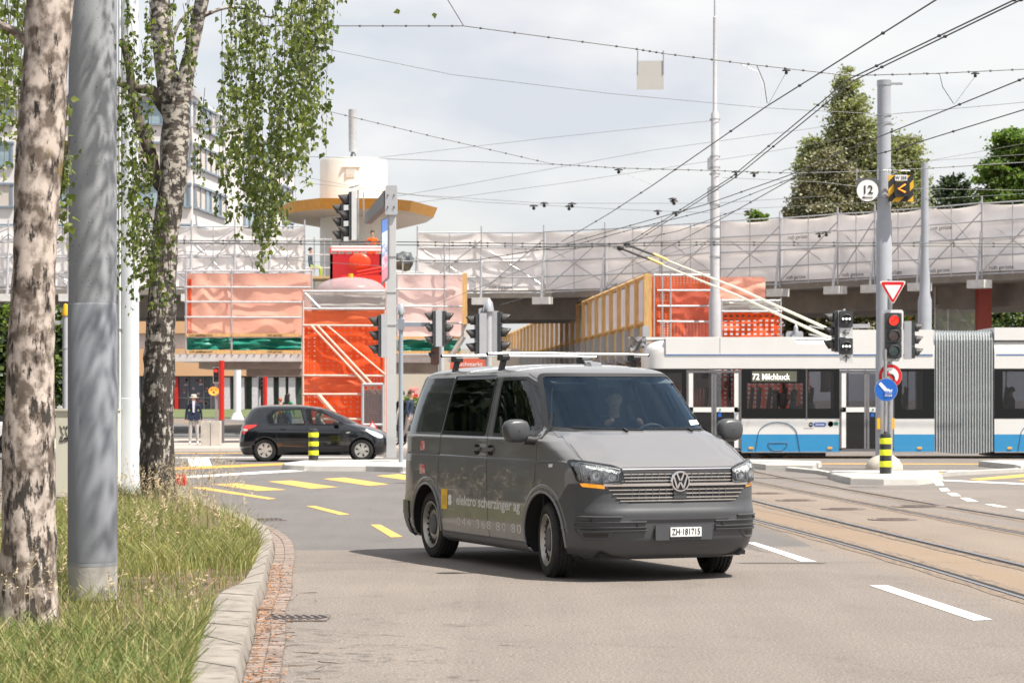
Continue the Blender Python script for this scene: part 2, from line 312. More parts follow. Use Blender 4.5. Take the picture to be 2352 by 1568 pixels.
def tyre_wheel(parent,c,rad,wid,side,rz=0,kind='steel',rimr=.235):
    # wheel part with sub-parts tyre and rim; side=+1 outer face towards +Y
    w_=bpy.data.objects.new('wheel',None); COL.objects.link(w_); w_.parent=parent; w_.location=c; w_.rotation_euler=(0,0,rz); h=wid/2
    t=MB(); prof=[(rimr,-h*.75),(rimr+.02,-h),(rad-.05,-h*1.04),(rad-.018,-h*.93),(rad-.004,-h*.72)]
    for i in range(4):      # grooves
        y=-h*.72+h*1.44*(i+.5)/4; prof+=[(rad-.002,y-.014),(rad-.011,y-.009),(rad-.011,y+.002),(rad,y+.007)]
    prof+=[(rad-.004,h*.72),(rad-.018,h*.93),(rad-.05,h*1.04),(rimr+.02,h),(rimr,h*.75)]
    t.lathe([(r,y*side) for r,y in prof],n=56,axis='Y',cap=False)
    for k in range(64):     # tread sipes
        a=2*PI*k/64
        for yy in (-.62,.62):
            t.box((math.cos(a)*rad,yy*h*1.0,math.sin(a)*rad),(.010,h*.34,.007),rot=Matrix.Rotation(-a,3,'Y'))
    t.build('tyre',M['rubber'],w_,smooth=35)
    rm=MB(); o=side*h
    if kind=='steel':
        rm.lathe([(rimr+.004,o*.98),(rimr-.012,o*1.0),(rimr-.022,o*.8),(rimr-.035,o*.42),(rimr*.78,o*.46),(rimr*.68,o*.62),(rimr*.5,o*.70),(rimr*.4,o*.52),(rimr*.38,o*.5)],n=48,axis='Y',cap=False)
        r0=rm.build('rim',mat('rim_silver',(.50,.47,.43),.35,.6,var=.15,scale=12),w_,smooth=30)
        hb=MB(); hb.lathe([(rimr*.42,o*.5),(rimr*.42,o*.78),(rimr*.36,o*.86),(.03,o*.9),(.001,o*.9)],n=24,axis='Y'); hb.build('hub_cap',mat('hub_grey',(.10,.10,.11),.5),w_,smooth=30)
        hl=MB()
        for k in range(20):
            a=2*PI*k/20; rr=rimr*.755; hl.box((math.cos(a)*rr,o*.56,math.sin(a)*rr),(.052,.03,.020),rot=Matrix.Rotation(-a,3,'Y'))
        hl.build('rim_opening',M['black'],r0)
    else:
        rm.lathe([(rimr+.004,o*.98),(rimr-.012,o),(rimr-.03,o*.7),(rimr-.04,o*.4),(.01,o*.35)],n=40,axis='Y',cap=False)
        rm.build('rim',M['black'],w_,smooth=30)
        sp=MB(); sp.lathe([(rimr,o*.9),(rimr-.004,o*1.0),(rimr-.028,o*.98),(rimr-.03,o*.9)],n=40,axis='Y',cap=False); sp.lathe([(.075,o*.6),(.07,o*.95),(.001,o*.98)],n=20,axis='Y',cap=False)
        for k in range(6):
            a=2*PI*k/6+.3; d=Vector((math.cos(a),0,math.sin(a))); e=Vector((-d.z,0,d.x))
            y0,y1=o*.93,o*.75; wi,wo_=.05,.062
            sp.prism([d*.05+e*wi*.6+Vector((0,y0,0)),d*rimr*.97+e*wo_+Vector((0,y0,0)),d*rimr*.97-e*wo_+Vector((0,y0,0)),d*.05-e*wi*.6+Vector((0,y0,0))],(0,y1-y0,0))
        sp.build('wheel_cover',mat('cover_silver',(.62,.60,.56),.35,.5,var=.08),w_)
    return w_
# ------------------------------------------------ skinned people
def skin_body(name,joints,edges,mats,parent=None,sub=2):
    # joints: name->(pos,radius or (rx,ry),material index); first joint is the root
    nm=list(joints); me=bpy.data.meshes.new(name); me.from_pydata([joints[k][0] for k in nm],[(nm.index(a),nm.index(b)) for a,b in edges],[]); me.update()
    o=bpy.data.objects.new(name,me); COL.objects.link(o); md=o.modifiers.new('skin','SKIN'); md.use_smooth_shade=True
    sv=me.skin_vertices[0].data
    for i,k in enumerate(nm):
        r=joints[k][1]; sv[i].radius=(r,r) if not hasattr(r,'__len__') else r; sv[i].use_root=(i==0)
    s2=o.modifiers.new('sub','SUBSURF'); s2.levels=s2.render_levels=sub
    dg=bpy.context.evaluated_depsgraph_get(); dg.update(); m2=bpy.data.meshes.new_from_object(o.evaluated_get(dg)); 
    o.modifiers.clear(); o.data=m2; bpy.data.meshes.remove(me); m2.name=name; m2.materials.clear()
    for m in mats: m2.materials.append(m)
    seg=[(Vector(joints[a][0]),Vector(joints[b][0]),joints[a][2],joints[b][2]) for a,b in edges]
    for p in m2.polygons:
        c=p.center; best=9; mi=0
        for a,b,ma,mb_ in seg:
            d=b-a; t=max(0,min(1,(c-a).dot(d)/max(d.length_squared,1e-9))); q=(c-(a+d*t)).length
            if q<best: best=q; mi=ma if (t<.5 if ma!=mb_ else True) else mb_
        p.material_index=mi; p.use_smooth=True
    if parent: o.parent=parent
    return o
def fabric(n,rgb): return mat(n,rgb,.85,var=.15,scale=14,bump=.2,bscale=25)
def person(loc,rz,label,top,legs,hairc=None,hat=None,pose='stand',h=1.75,group=None,hair_long=False,sit=False,lean=0.0,arms=None,shoes=(.03,.03,.03),hairm=None,extra=None,sc_=1.0):
    k=h/1.75; T=thing('person',label,'person',loc,rz,group); Z=lambda z:z*k
    fx=0.0; J={}; dz=0
    S=lambda x,y,z:(x*k,y*k,z*k)      # person faces -Y
    if sit: hip=.50; dz=-.43
    else: hip=.93
    lz=lambda z:z+dz
    ly=-lean
    J['pel']=(S(0,0,lz(.95)),(.135*k,.10*k),1); J['waist']=(S(0,ly*.3,lz(1.10)),(.125*k,.09*k),0); J['chest']=(S(0,ly*.8,lz(1.30)),(.155*k,.105*k),0); J['neck0']=(S(0,ly*1.05,lz(1.44)),(.075*k,.065*k),0)
    J['neck']=(S(0,ly*1.15-.005,lz(1.51)),(.052*k,.052*k),2); J['jaw']=(S(0,ly*1.2-.035,lz(1.575)),(.058*k,.066*k),2); J['head']=(S(0,ly*1.2-.012,lz(1.65)),(.074*k,.088*k),2); J['crown']=(S(0,ly*1.2,lz(1.70)),(.058*k,.068*k),2)
    E=[('pel','waist'),('waist','chest'),('chest','neck0'),('neck0','neck'),('neck','jaw'),('jaw','head'),('head','crown')]
    st=.13 if pose=='walk' else .02
    for s in (-1,1):
        n='LR'[s>0]
        if sit:
            L_=[('hip',(s*.09,-.03,.50),.085),('knee',(s*.10,-.44,.50),.065),('ankle',(s*.10,-.46,.09),.042),('toe',(s*.10,-.60,.04),.035)]
        elif pose=='walk':
            d=s; L_=[('hip',(s*.09,0,.86),.088),('knee',(s*.09,-.13*d-.05,.50),.062),('ankle',(s*.09,-.26*d+.04*(d<0),.10+.04*(d<0)),.042),('toe',(s*.09,-.26*d-.13,.04),.034)]
        else: L_=[('hip',(s*.095,0,.86),.092),('knee',(s*.115,-.012,.49),.066),('ankle',(s*.13,.01,.10),.05),('toe',(s*.15,-.13,.035),.038)]
        pr='pel'
        for q,(a,p,r) in enumerate(L_):
            J[a+n]=(S(*p),r*k,3 if q==3 else 1); E.append((pr,a+n)); pr=a+n
        A=arms or {}; a=A.get(n) or [(s*.25,.01+ly*.6,lz(1.18)),(s*.27,-.06+ly*.4,lz(.93))]
        J['sh'+n]=(S(s*.175,ly*.95,lz(1.405)),.060*k,0); J['el'+n]=(S(*a[0]),.045*k,0); J['wr'+n]=(S(*a[1]),.032*k,0)
        w_=Vector(a[1]); e_=Vector(a[0]); d=(w_-e_).normalized()
        J['hd'+n]=(S(*(w_+d*.07)),.036*k,2); J['fg'+n]=(S(*(w_+d*.15)),.02*k,2)
        E+= [('chest','sh'+n),('sh'+n,'el'+n),('el'+n,'wr'+n),('wr'+n,'hd'+n),('hd'+n,'fg'+n)]
    skin_body('body',J,E,[top,legs,M['skin'],fabric('shoe_leather',shoes)],T,1)
    hc=Vector(S(0,ly*1.2-.0,lz(1.665)))
    if hairm:
        hb=MB(); rows=[]
        for i in range(9):
            a=PI*.62*i/8; row=[]
            for q in range(16):
                b=2*PI*q/16; front=max(0,-math.sin(b)); aa=a*(1-.42*front); rr=(.096+.004*math.sin(7*b+i)); row.append(hc+Vector((rr*.86*math.sin(aa)*math.cos(b),rr*1.08*math.sin(aa)*math.sin(b),rr*1.08*math.cos(aa)))*k)
            rows.append(row)
        hb.grid(rows,0,True)
        if hair_long:
            rows=[]
            for i in range(9):
                t=i/8; row=[]
                for q in range(12):
                    b=PI*q/11; wd=.095+.03*math.sin(t*PI)+.01*math.sin(5*b+3*t); row.append(hc+Vector((wd*math.cos(b),.03+.085*math.sin(b)+.01*math.sin(9*b),.04-.42*t))*k)
                rows.append(row)
            hb.grid(rows)
        hb.build('hair',hairm,T,smooth=True)
    if hat:
        ht=MB(); ht.lathe([(.001,.085),(.07,.085),(.085,.07),(.094,.0),(.15,-.012),(.15,-.02),(.09,-.012)],hc+Vector((0,0,.028*k)),n=20); ht.build('hat',hat,T,smooth=40)
        bd=MB(); bd.lathe([(.0945,.004),(.091,.032)],hc+Vector((0,0,.028*k)),n=20,cap=False); bd.build('hat_band',mat('hatband',(.1,.08,.06)),T)
    return T,J,S
# ================================================ GROUND AND ROADS
def groundmat():
    m=bpy.data.materials.new('asphalt'); m.use_nodes=True; t=m.node_tree; p=t.nodes['Principled BSDF']; p.inputs['Roughness'].default_value=.85; nw=t.nodes.new; lk=t.links.new
    tcn=nw('ShaderNodeTexCoord'); 
    def noise(sc_,det,stretch=None,rough=.6):
        n=nw('ShaderNodeTexNoise'); n.inputs['Scale'].default_value=sc_; n.inputs['Detail'].default_value=det; n.inputs['Roughness'].default_value=rough
        if stretch: q=nw('ShaderNodeMapping'); q.inputs['Scale'].default_value=stretch; lk(tcn.outputs['Object'],q.inputs[0]); lk(q.outputs[0],n.inputs[0])
        else: lk(tcn.outputs['Object'],n.inputs[0])
        return n.outputs[0]
    def ramp(f,stops):
        r=nw('ShaderNodeValToRGB'); lk(f,r.inputs[0]); e=r.color_ramp.elements
        while len(e)<len(stops): e.new(.5)
        for i,(a,c) in enumerate(stops): e[i].position=a; e[i].color=(c if hasattr(c,'__len__') else (c,c,c))+((1,) if hasattr(c,'__len__') else (1,)) if not hasattr(c,'__len__') or len(c)==3 else c
        return r.outputs[0]
    def mix(f,a,b,mode='MIX'):
        x=nw('ShaderNodeMix'); x.data_type='RGBA'; x.blend_type=mode
        if hasattr(f,'default_value') or not isinstance(f,(int,float)): lk(f,x.inputs[0])
        else: x.inputs[0].default_value=f
        for i,v in ((6,a),(7,b)):
            if isinstance(v,tuple): x.inputs[i].default_value=v+(1,)
            else: lk(v,x.inputs[i])
        return x.outputs[2]
    sp=nw('ShaderNodeSeparateXYZ'); lk(tcn.outputs['Object'],sp.inputs[0])
    def math_(op,a,b=None):
        x=nw('ShaderNodeMath'); x.operation=op
        for i,v in ((0,a),(1,b)):
            if v is None: continue
            if isinstance(v,(int,float)): x.inputs[i].default_value=v
            else: lk(v,x.inputs[i])
        return x.outputs[0]
    near=(.205,.177,.157); far=(.148,.137,.133)
    # patch boundary: the newer darker surfacing starts beyond about 25.5 m on the left
    wob=math_('MULTIPLY',math_('SUBTRACT',noise(.5,2),.5),.25)
    b1=math_('GREATER_THAN',math_('ADD',math_('ADD',sp.outputs['Y'],wob),math_('MULTIPLY',sp.outputs['X'],-.12)),26.2)
    b2=math_('LESS_THAN',sp.outputs['X'],3.3); far1=math_('MULTIPLY',b1,b2)
    far2=math_('GREATER_THAN',sp.outputs['Y'],43.5)
    mask=math_('MAXIMUM',far1,math_('MULTIPLY',far2,.45))
    base=mix(mask,near,far)
    base=mix(ramp(noise(.35,5),[(.3,.88),(.7,1.12)]),base,base) if False else mix(1.0,base,ramp(noise(.45,6),[(.30,.86),(.70,1.0)]),'MULTIPLY')
    # tyre tracks and streaks along the direction of travel, fine chippings
    base=mix(1.0,base,ramp(noise(1.3,4,(1.6,.12,1)),[(.3,.90),(.65,1.0)]),'MULTIPLY')
    base=mix(1.0,base,ramp(noise(48,2,None,.8),[(.30,.50),(.5,1.0),(.70,1.7)]),'MULTIPLY'); base=mix(1.0,base,ramp(noise(110,2),[(.35,.75),(.65,1.25)]),'MULTIPLY')
    # old patches with a hard edge and cracks
    v=nw('ShaderNodeTexVoronoi'); v.feature='DISTANCE_TO_EDGE'; v.inputs['Scale'].default_value=.16; q=nw('ShaderNodeMapping'); q.inputs['Location'].default_value=(3,1,0); lk(tcn.outputs['Object'],q.inputs[0])
    nz=nw('ShaderNodeTexNoise'); nz.inputs['Scale'].default_value=2.5; nz.inputs['Detail'].default_value=5; lk(tcn.outputs['Object'],nz.inputs[0]); va=nw('ShaderNodeVectorMath'); va.operation='MULTIPLY_ADD'; va.inputs[1].default_value=(.35,.35,.35); lk(nz.outputs['Color'],va.inputs[0]); lk(q.outputs[0],va.inputs[2]); lk(va.outputs[0],v.inputs[0])
    crack=ramp(v.outputs[0],[(0,.84),(.002,.90),(.0035,1.0)]); base=mix(1.0,base,crack,'MULTIPLY'); base=mix(1.0,base,ramp(noise(1.7,5,(1,.6,1),.7),[(.30,.80),(.40,.97),(.5,1.0)]),'MULTIPLY')
    v2=nw('ShaderNodeTexVoronoi'); v2.feature='F1'; v2.distance='MANHATTAN'; v2.inputs['Scale'].default_value=.13; lk(tcn.outputs['Object'],v2.inputs[0]); sp2=nw('ShaderNodeSeparateColor'); lk(v2.outputs['Color'],sp2.inputs[0]); base=mix(1.0,base,ramp(sp2.outputs[0],[(0,.90),(1,1.03)]),'MULTIPLY')
    # rust stain of the tram bed: follows the rails  x = r(y)
    Y=sp.outputs['Y']; rx=math_('ADD',math_('MULTIPLY',math_('MULTIPLY',Y,Y),-.00157),math_('ADD',math_('MULTIPLY',Y,.0100),5.05))
    dx=math_('SUBTRACT',sp.outputs['X'],rx)
    st=ramp(math_('ADD',math_('ABSOLUTE',dx),math_('MULTIPLY',math_('SUBTRACT',noise(1.4,5,(1,.25,1)),.5),.9)),[(.15,1.0),(.60,.45),(1.0,.0)])
    base=mix(math_('MULTIPLY',st,.50),base,(.27,.175,.095))
    st2=ramp(math_('ABSOLUTE',math_('SUBTRACT',dx,1.55)),[(.4,1.0),(1.2,.0)]); base=mix(math_('MULTIPLY',st2,.22),base,(.30,.20,.12))
    lk(base,p.inputs['Base Color'])
    bp=nw('ShaderNodeBump'); bp.inputs['Strength'].default_value=.45; bp.inputs['Distance'].default_value=.006; lk(noise(140,2),bp.inputs['Height']); lk(bp.outputs[0],p.inputs['Normal'])
    return m
asphalt=groundmat()
mb=MB(); xs=[-900,-300,-100,-40,0,40,100,300,900]; ys=[-60,0,20,40,60,88,100,120,150,300,1500]
mb.grid([[(x,y,terr(y)) for x in xs] for y in ys]); tag(mb.build('ground',asphalt,fix=False),kind='structure')
# traffic paint
pw=mat('road_paint_white',(.72,.71,.69),.7,var=.0,two=(.36,.34,.32),scale=26,thr=(.29,.35)); py_=mat('road_paint_yellow',(.68,.39,.09),.7,two=(.40,.27,.12),scale=22,thr=(.33,.42)); po=mat('road_paint_orange',(.80,.22,.05),.7,two=(.80,.40,.06),scale=.5)
def paint(name,quads,m,z=.004):
    mb=MB()
    for q in quads:
        ps=[G(*p,z) for p in q]; mb.poly(ps)
    o=mb.build(name,m); tag(o,kind='structure')
    for p in o.data.polygons: pass
    return o
paint('yellow_road_marking',[[(431,1118),(469,1118),(635,1144.5),(616,1146)],[(491,1111.6),(544,1109),(657,1124),(591,1126.6)],[(616,1105),(669,1102.6),(775.6,1118),(716,1121.6)],[(741,1099),(791,1096),(894,1111.6),(847.5,1114.7)],[(863,1092),(916,1088),(1010,1102),(965,1106)],
 [(703.7,1161.6),(724,1161),(804,1180.4),(782,1182)],[(851,1204),(874,1204),(925,1232),(898,1233)],[(2225,1099.5),(2250,1102.5),(2352,1095),(2420,1089),(2420,1082),(2352,1088)],[(2336,1103),(2400,1107),(2430,1098),(2400,1096)],[(2100,1086),(2130,1088.5),(2200,1086),(2160,1084.5)],[(1000,1073),(1040,1073),(1120,1081),(1080,1083)]],py_)
paint('white_road_marking',[[(431,1053),(479,1052),(486.6,1069),(436.5,1070.4)],[(340,1098.5),(340,1103),(425.6,1097),(600,1087),(807,1075),(807,1072.4),(600,1082),(425.6,1093)],[(850.6,1073),(860,1072),(935,1083),(930,1086)],[(1715,1245),(1736,1245),(1876,1289),(1841,1289)],[(1997,1343),(2036.6,1342.6),(2279.5,1422),(2235,1423.7)],
 [(2167.5,1101),(2167,1103.5),(2400,1114.5),(2400,1111)],[(2145,1105),(2163,1105),(2169,1114.6),(2150,1114.6)],[(2156.5,1121),(2174.5,1120),(2183,1126.7),(2163,1127.4)],[(2174,1131),(2194,1131),(2208,1138.2),(2186,1138.2)],[(2204,1142.5),(2224,1142.5),(2247.6,1151),(2222,1150.7)],[(2261.4,1157),(2281,1157),(2315.5,1164),(2291,1163.5)],[(2330,1169.4),(2352,1169.4),(2400,1178),(2370,1178)]],pw)
paint('orange_road_marking',[[(340,1076),(340,1083),(402,1078.5),(654,1067),(654,1062.5),(402,1072.5)]],po)
paint('yellow_lane_line',[[(1700,1046),(1700,1049.5),(2500,1051.5),(2500,1048.5)],[(1780,1063.5),(1780,1065),(2400,1066),(2400,1064.5)],[(300,1040),(300,1041.2),(620,1040.2),(620,1039)]],py_,.006)
paint('white_lane_line',[[(300,1049.8),(300,1051.2),(880,1050.2),(880,1049)],[(2070,1080),(2070,1081.5),(2500,1080),(2500,1078.5)]],pw,.006)
# tram rails
def fitq(p): 
    A=np.array([[1,z,z*z] for x,z in p]); return np.linalg.lstsq(A,np.array([x for x,z in p]),rcond=None)[0]
railm=mat('rail_steel',(.50,.50,.53),.25,.9,var=.1); groove=mat('rail_groove',(.015,.013,.012),.9)
def rail(D,flip=1,tail=75):
    pts=[(G(*d).x,G(*d).y) for d in D]; c=fitq(pts); zs_=np.concatenate([np.arange(10,60,1.0),np.arange(60,tail,3)])
    def st(name,a,b,z,m):
        mb=MB(); mb.grid([[(c[0]+c[1]*y+c[2]*y*y+a,y,z),(c[0]+c[1]*y+c[2]*y*y+b,y,z)] for y in zs_]); o=mb.build(name,m,fix=False); tag(o,kind='structure'); return o
    st('rail_groove',-.075,.045,.005,groove); st('tram_rail',-.085 if flip>0 else -.01,-.035 if flip>0 else .05,.010,railm)
    mb=MB(); mb.grid([[(c[0]+c[1]*y+c[2]*y*y-.20+.02*math.sin(y*3.1),y,.004),(c[0]+c[1]*y+c[2]*y*y+.17+.03*math.sin(y*2.3+1),y,.004)] for y in zs_]); tag(mb.build('rail_bitumen_seam',mat('bitumen_seam',(.13,.105,.09),.9,two=(.23,.17,.12),scale=7,stretch=(3,.5,1)),fix=False),kind='structure'); return c
rail([(1733,1194),(1910,1240),(2058,1281),(2352,1369.5)],1); rail([(1733,1150),(1933,1200.5),(2091,1236.6),(2352,1300.6)],-1)
rail([(1726.6,1104.7),(1884,1136.6),(2071,1171),(2352,1225)],1); rail([(1762.7,1089),(1946.4,1123.4),(2091,1149.7),(2352,1192)],-1)
# manhole covers
mhm=mat('cast_iron',(.19,.155,.14),.8,.1,var=.2,scale=30,bump=.4,bscale=40)
mh=None
for i,(x,y,r) in enumerate(((2050,1193,.33),(1937,1169,.33),(1828,1149,.33),(1762,1133,.30),(2110,1163,.42))):
    mb=MB(); c=G(x,y); mb.lathe([(r,.0),(r,.012),(r-.03,.013),(r-.035,.009),(.001,.010)],(0,0,0),n=28)
    for k in range(6): mb.box((0,(k-2.5)*r*.28,.012),(r*1.3*math.sqrt(max(.05,1-((k-2.5)*.28)**2)),.02,.004))
    o=mb.build('manhole_cover',mhm); o.location=c; tag(o,['round iron cover between the tram tracks, nearest to the camera','round iron cover between the tram tracks, second from the camera','round iron cover between the tram tracks, third from the camera','round iron cover between the tram tracks right beside the van bonnet','widest iron cover lying on the far tram track'][i],'manhole cover','covers along the tram tracks')
# verge, kerb and gutter on the left
KT=[(520,1700),(538,1568),(551,1499),(576,1420),(584,1366),(605,1325),(613,1283),(625,1246),(621,1217),(596,1196),(559,1180),(497,1159),(439,1134),(330,1122),(200,1117),(60,1112)]
KB=[(538,1700),(559,1568),(578,1490),(597,1432),(613,1354),(621,1316),(628,1275),(630,1250),(624,1225)]
KI=[(395,1700),(431,1568),(460,1474),(480,1416),(505,1362),(555,1336),(580,1300),(592,1268),(590,1236),(568,1206),(534,1184),(476,1163),(425,1142),(330,1128),(200,1122),(60,1117)]
KH=.13
def smooth(p,n=4):
    out=[]; m=len(p)
    for i in range(m-1):
        p0,p1,p2,p3=[Vector(p[max(0,min(m-1,i+j))]) for j in (-1,0,1,2)]
        for k in range(n):
            t=k/n; out.append(.5*((2*p1)+(p2-p0)*t+(2*p0-5*p1+4*p2-p3)*t*t+(3*p1-p0-3*p2+p3)*t**3))
    return out+[Vector(p[-1])]
top=smooth([G(*p,KH) for p in KT]); inn=smooth([G(*p,KH) for p in KI]); 
kerbm=mat('kerb_granite',(.24,.215,.19),.85,var=.18,scale=2.5,bump=.25,bscale=50); cobm=mat('gutter_setts',(.25,.20,.175),.9,var=.25,scale=5,bump=.4,bscale=25)
mb=MB(); nK=len(top); outd=[]
for i in range(nK):
    t=(top[min(i+1,nK-1)]-top[max(i-1,0)]); t.z=0; t.normalize(); outd.append(Vector((t.y,-t.x,0)))
rows=[[Vector((inn[i].x,inn[i].y,-.05)),inn[i],top[i]-outd[i]*.015,top[i]-Vector((0,0,.015)),Vector((top[i].x,top[i].y,0))+outd[i]*.025-Vector((0,0,.02))] for i in range(nK)]
mb.grid(rows); tag(mb.build('kerb',kerbm,smooth=50),kind='structure')
# kerb joints
mb=MB(); acc=0
for i in range(1,nK):
    acc+=(top[i]-top[i-1]).length
    if acc>1.0:
        acc=0; a,b=inn[i]+Vector((0,0,.002)),top[i]+Vector((0,0,.002)); mb.tube([a,b-outd[i]*.01,Vector((top[i].x,top[i].y,.0))+outd[i]*.027],.0022,4)
tag(mb.build('kerb_joint',mat('joint_dark',(.10,.085,.075),.9)),kind='structure')
mb=MB(); 
rows=[[Vector((top[i].x,top[i].y,.004))+outd[i]*.02,Vector((top[i].x,top[i].y,.006))+outd[i]*.24] for i in range(nK)]; mb.grid(rows); tag(mb.build('gutter',mat('gutter_mortar',(.14,.115,.10),.95),fix=False),kind='structure')
mb=MB(); d=0; L0=[0]
for i in range(1,nK): L0.append(L0[-1]+(top[i]-top[i-1]).length)
def along(s):
    i=int(np.searchsorted(L0,s)); i=max(1,min(nK-1,i)); t=(s-L0[i-1])/(L0[i]-L0[i-1]+1e-9); return top[i-1].lerp(top[i],t),outd[i-1].lerp(outd[i],t)
s_=0
while s_<L0[-1]-10:
    for k,(o0,o1) in enumerate(((.03,.125),(.135,.232))):
        a,oa=along(s_+.012+(k*.05)); b,ob=along(s_+.115+(k*.05)); z=.010+random.uniform(-.002,.003); g=lambda p,o,w_:Vector((p.x,p.y,z))+o*w_
        mb.prism([g(a,oa,o0),g(b,ob,o0),g(b,ob,o1),g(a,oa,o1)],(0,0,-.008))
    s_+=.128
tag(mb.build('gutter_sett',cobm,label=None),kind='structure')
# verge soil
soil=mat('verge_soil',(.17,.12,.08),.95,two=(.085,.065,.045),scale=3,bump=.5,bscale=30)
mb=MB(); pv=[Vector((p.x,p.y,KH-.01)) for p in inn]+[Vector((-16,inn[-1].y+.5,KH-.01)),Vector((-16,8,KH-.01))]; mb.poly(pv); vg_=mb.build('verge',soil); tag(vg_,kind='structure')
mb=MB(); mb.poly([Vector((-15.5,27.5,KH+.004)),Vector((-5.9,27.5,KH+.004)),Vector((-5.75,33,KH+.004)),Vector((-6.2,38,KH+.004)),Vector((-15.5,39,KH+.004))]); tag(mb.build('footpath',mat('footpath_asphalt',(.20,.175,.16),.9,var=.12,scale=1.2,bump=.2,bscale=80)),kind='structure')
# drain grates
for i,(x,y,a) in enumerate(((683,1421,.0),(612,1194,.3))):
    c=G(x,y); T=thing('drain_grate',['rusty drain grate in the gutter beside the near kerb','small drain grate at the far bend of the kerb'][i],'drain grate',(c.x,c.y,.004),a,'drain grates along the kerb'); mb=MB()
    mb.box((0,0,.004),(.46,.42,.010)); fr=mb.build('grate_frame',mhm,T); mb=MB()
    for k in range(7):
        xx=-.18+.06*k
        for s in (-1,1): mb.box((xx,s*.09,.011),(.022,.17,.006),rz=s*.35)
    mb.build('slot',M['black'],T)
# traffic islands
def island(name,P_,h=.13,m=None):
    ps=[G(x,y,h) for x,y in P_]; mb=MB(); n=len(ps); c=sum(ps,Vector())/n
    low=[Vector((p.x,p.y,-.02))+(p-c).normalized()*.03 for p in ps]; inn_=[p-(p-c).normalized()*.02 for p in ps]; md=[p-Vector((0,0,.02)) for p in ps]
    mb.add(low+md+inn_,[(i,(i+1)%n,n+(i+1)%n,n+i) for i in range(n)]+[(n+i,n+(i+1)%n,2*n+(i+1)%n,2*n+i) for i in range(n)]+[tuple(range(2*n,3*n))]); o=mb.build(name,m or kerbw); return tag(o,kind='structure')
kerbw=mat('pale_kerb_concrete',(.44,.425,.40),.85,var=.1,scale=2,bump=.2,bscale=30)
island('traffic_island',[(1903,1083.5),(1913,1087),(1932,1092),(1954,1096.5),(2030,1098),(2107,1097.5),(2140,1094),(2164,1088.5),(2155,1082),(2100,1079.8),(2000,1079.3),(1915,1080)])
island('traffic_island',[(1690,1057),(1710,1060),(1759,1066),(1866,1067.5),(1886,1058.5),(1800,1056),(1710,1054.8)])
island('traffic_island',[(649.5,1063),(655,1066),(700,1068),(840,1068.5),(860,1069),(925,1071),(1120,1073),(1150,1062),(1000,1056),(890,1054.5),(700,1056.5)])
island('traffic_island',[(2248,1058),(2330,1066),(2345,1070),(2450,1070),(2450,1058),(2300,1056)])
island('island_kerb',[(1805,1073),(1880,1080),(1905,1085),(1912,1083),(1880,1077),(1812,1071)],.08); island('island_kerb',[(2164,1086),(2200,1083),(2352,1076),(2450,1075),(2450,1073.6),(2340,1074),(2180,1082)],.08)
# far pavement behind the roadway
island('pavement',[(-300,1028.5),(300,1028.5),(563,1026.5),(640,1027),(1200,1026.5),(1200,1008),(560,1007),(-300,1007)],.12,mat('pavement_slab',(.38,.34,.31),.9,var=.1,scale=.8))
mb=MB(); mb.grid([[(x,y,terr(y)+.03) for x in (-60,-7.0)] for y in (128,136,150)]); tag(mb.build('lawn',mat('lawn_green',(.10,.125,.045),.9,var=.3,scale=2)),kind='structure')
mb=MB(); mb.grid([[(x,y,terr(y)+.02) for x in (-60,-2)] for y in (97,100.5)]); tag(mb.build('side_street',mat('darker_asphalt',(.10,.10,.11),.9,var=.1)),kind='structure')
# ================================================ GRASS ON THE VERGE
gcol=[]
def grassmat(name,a,b):
    m=mat(name,a,.6,two=b,scale=1.6,thr=(.35,.65)); t=m.node_tree; p=t.nodes['Principled BSDF']; out=t.nodes['Material Output']; tn=t.nodes.new('ShaderNodeBsdfTranslucent'); mx=t.nodes.new('ShaderNodeMixShader'); mx.inputs[0].default_value=.35
    src=p.inputs['Base Color'].links[0].from_socket; t.links.new(src,tn.inputs[0]); t.links.new(p.outputs[0],mx.inputs[1]); t.links.new(tn.outputs[0],mx.inputs[2]); t.links.new(mx.outputs[0],out.inputs[0]); return m
gm=[grassmat('grass_yellow_green',(.40,.38,.12),(.26,.29,.08)),grassmat('grass_green',(.16,.225,.06),(.26,.29,.095)),grassmat('grass_straw',(.62,.52,.28),(.48,.41,.2))]
innp=[(p.x,p.y) for p in inn]; vp=innp+[(-16,innp[-1][1]+.5),(-16,8)]
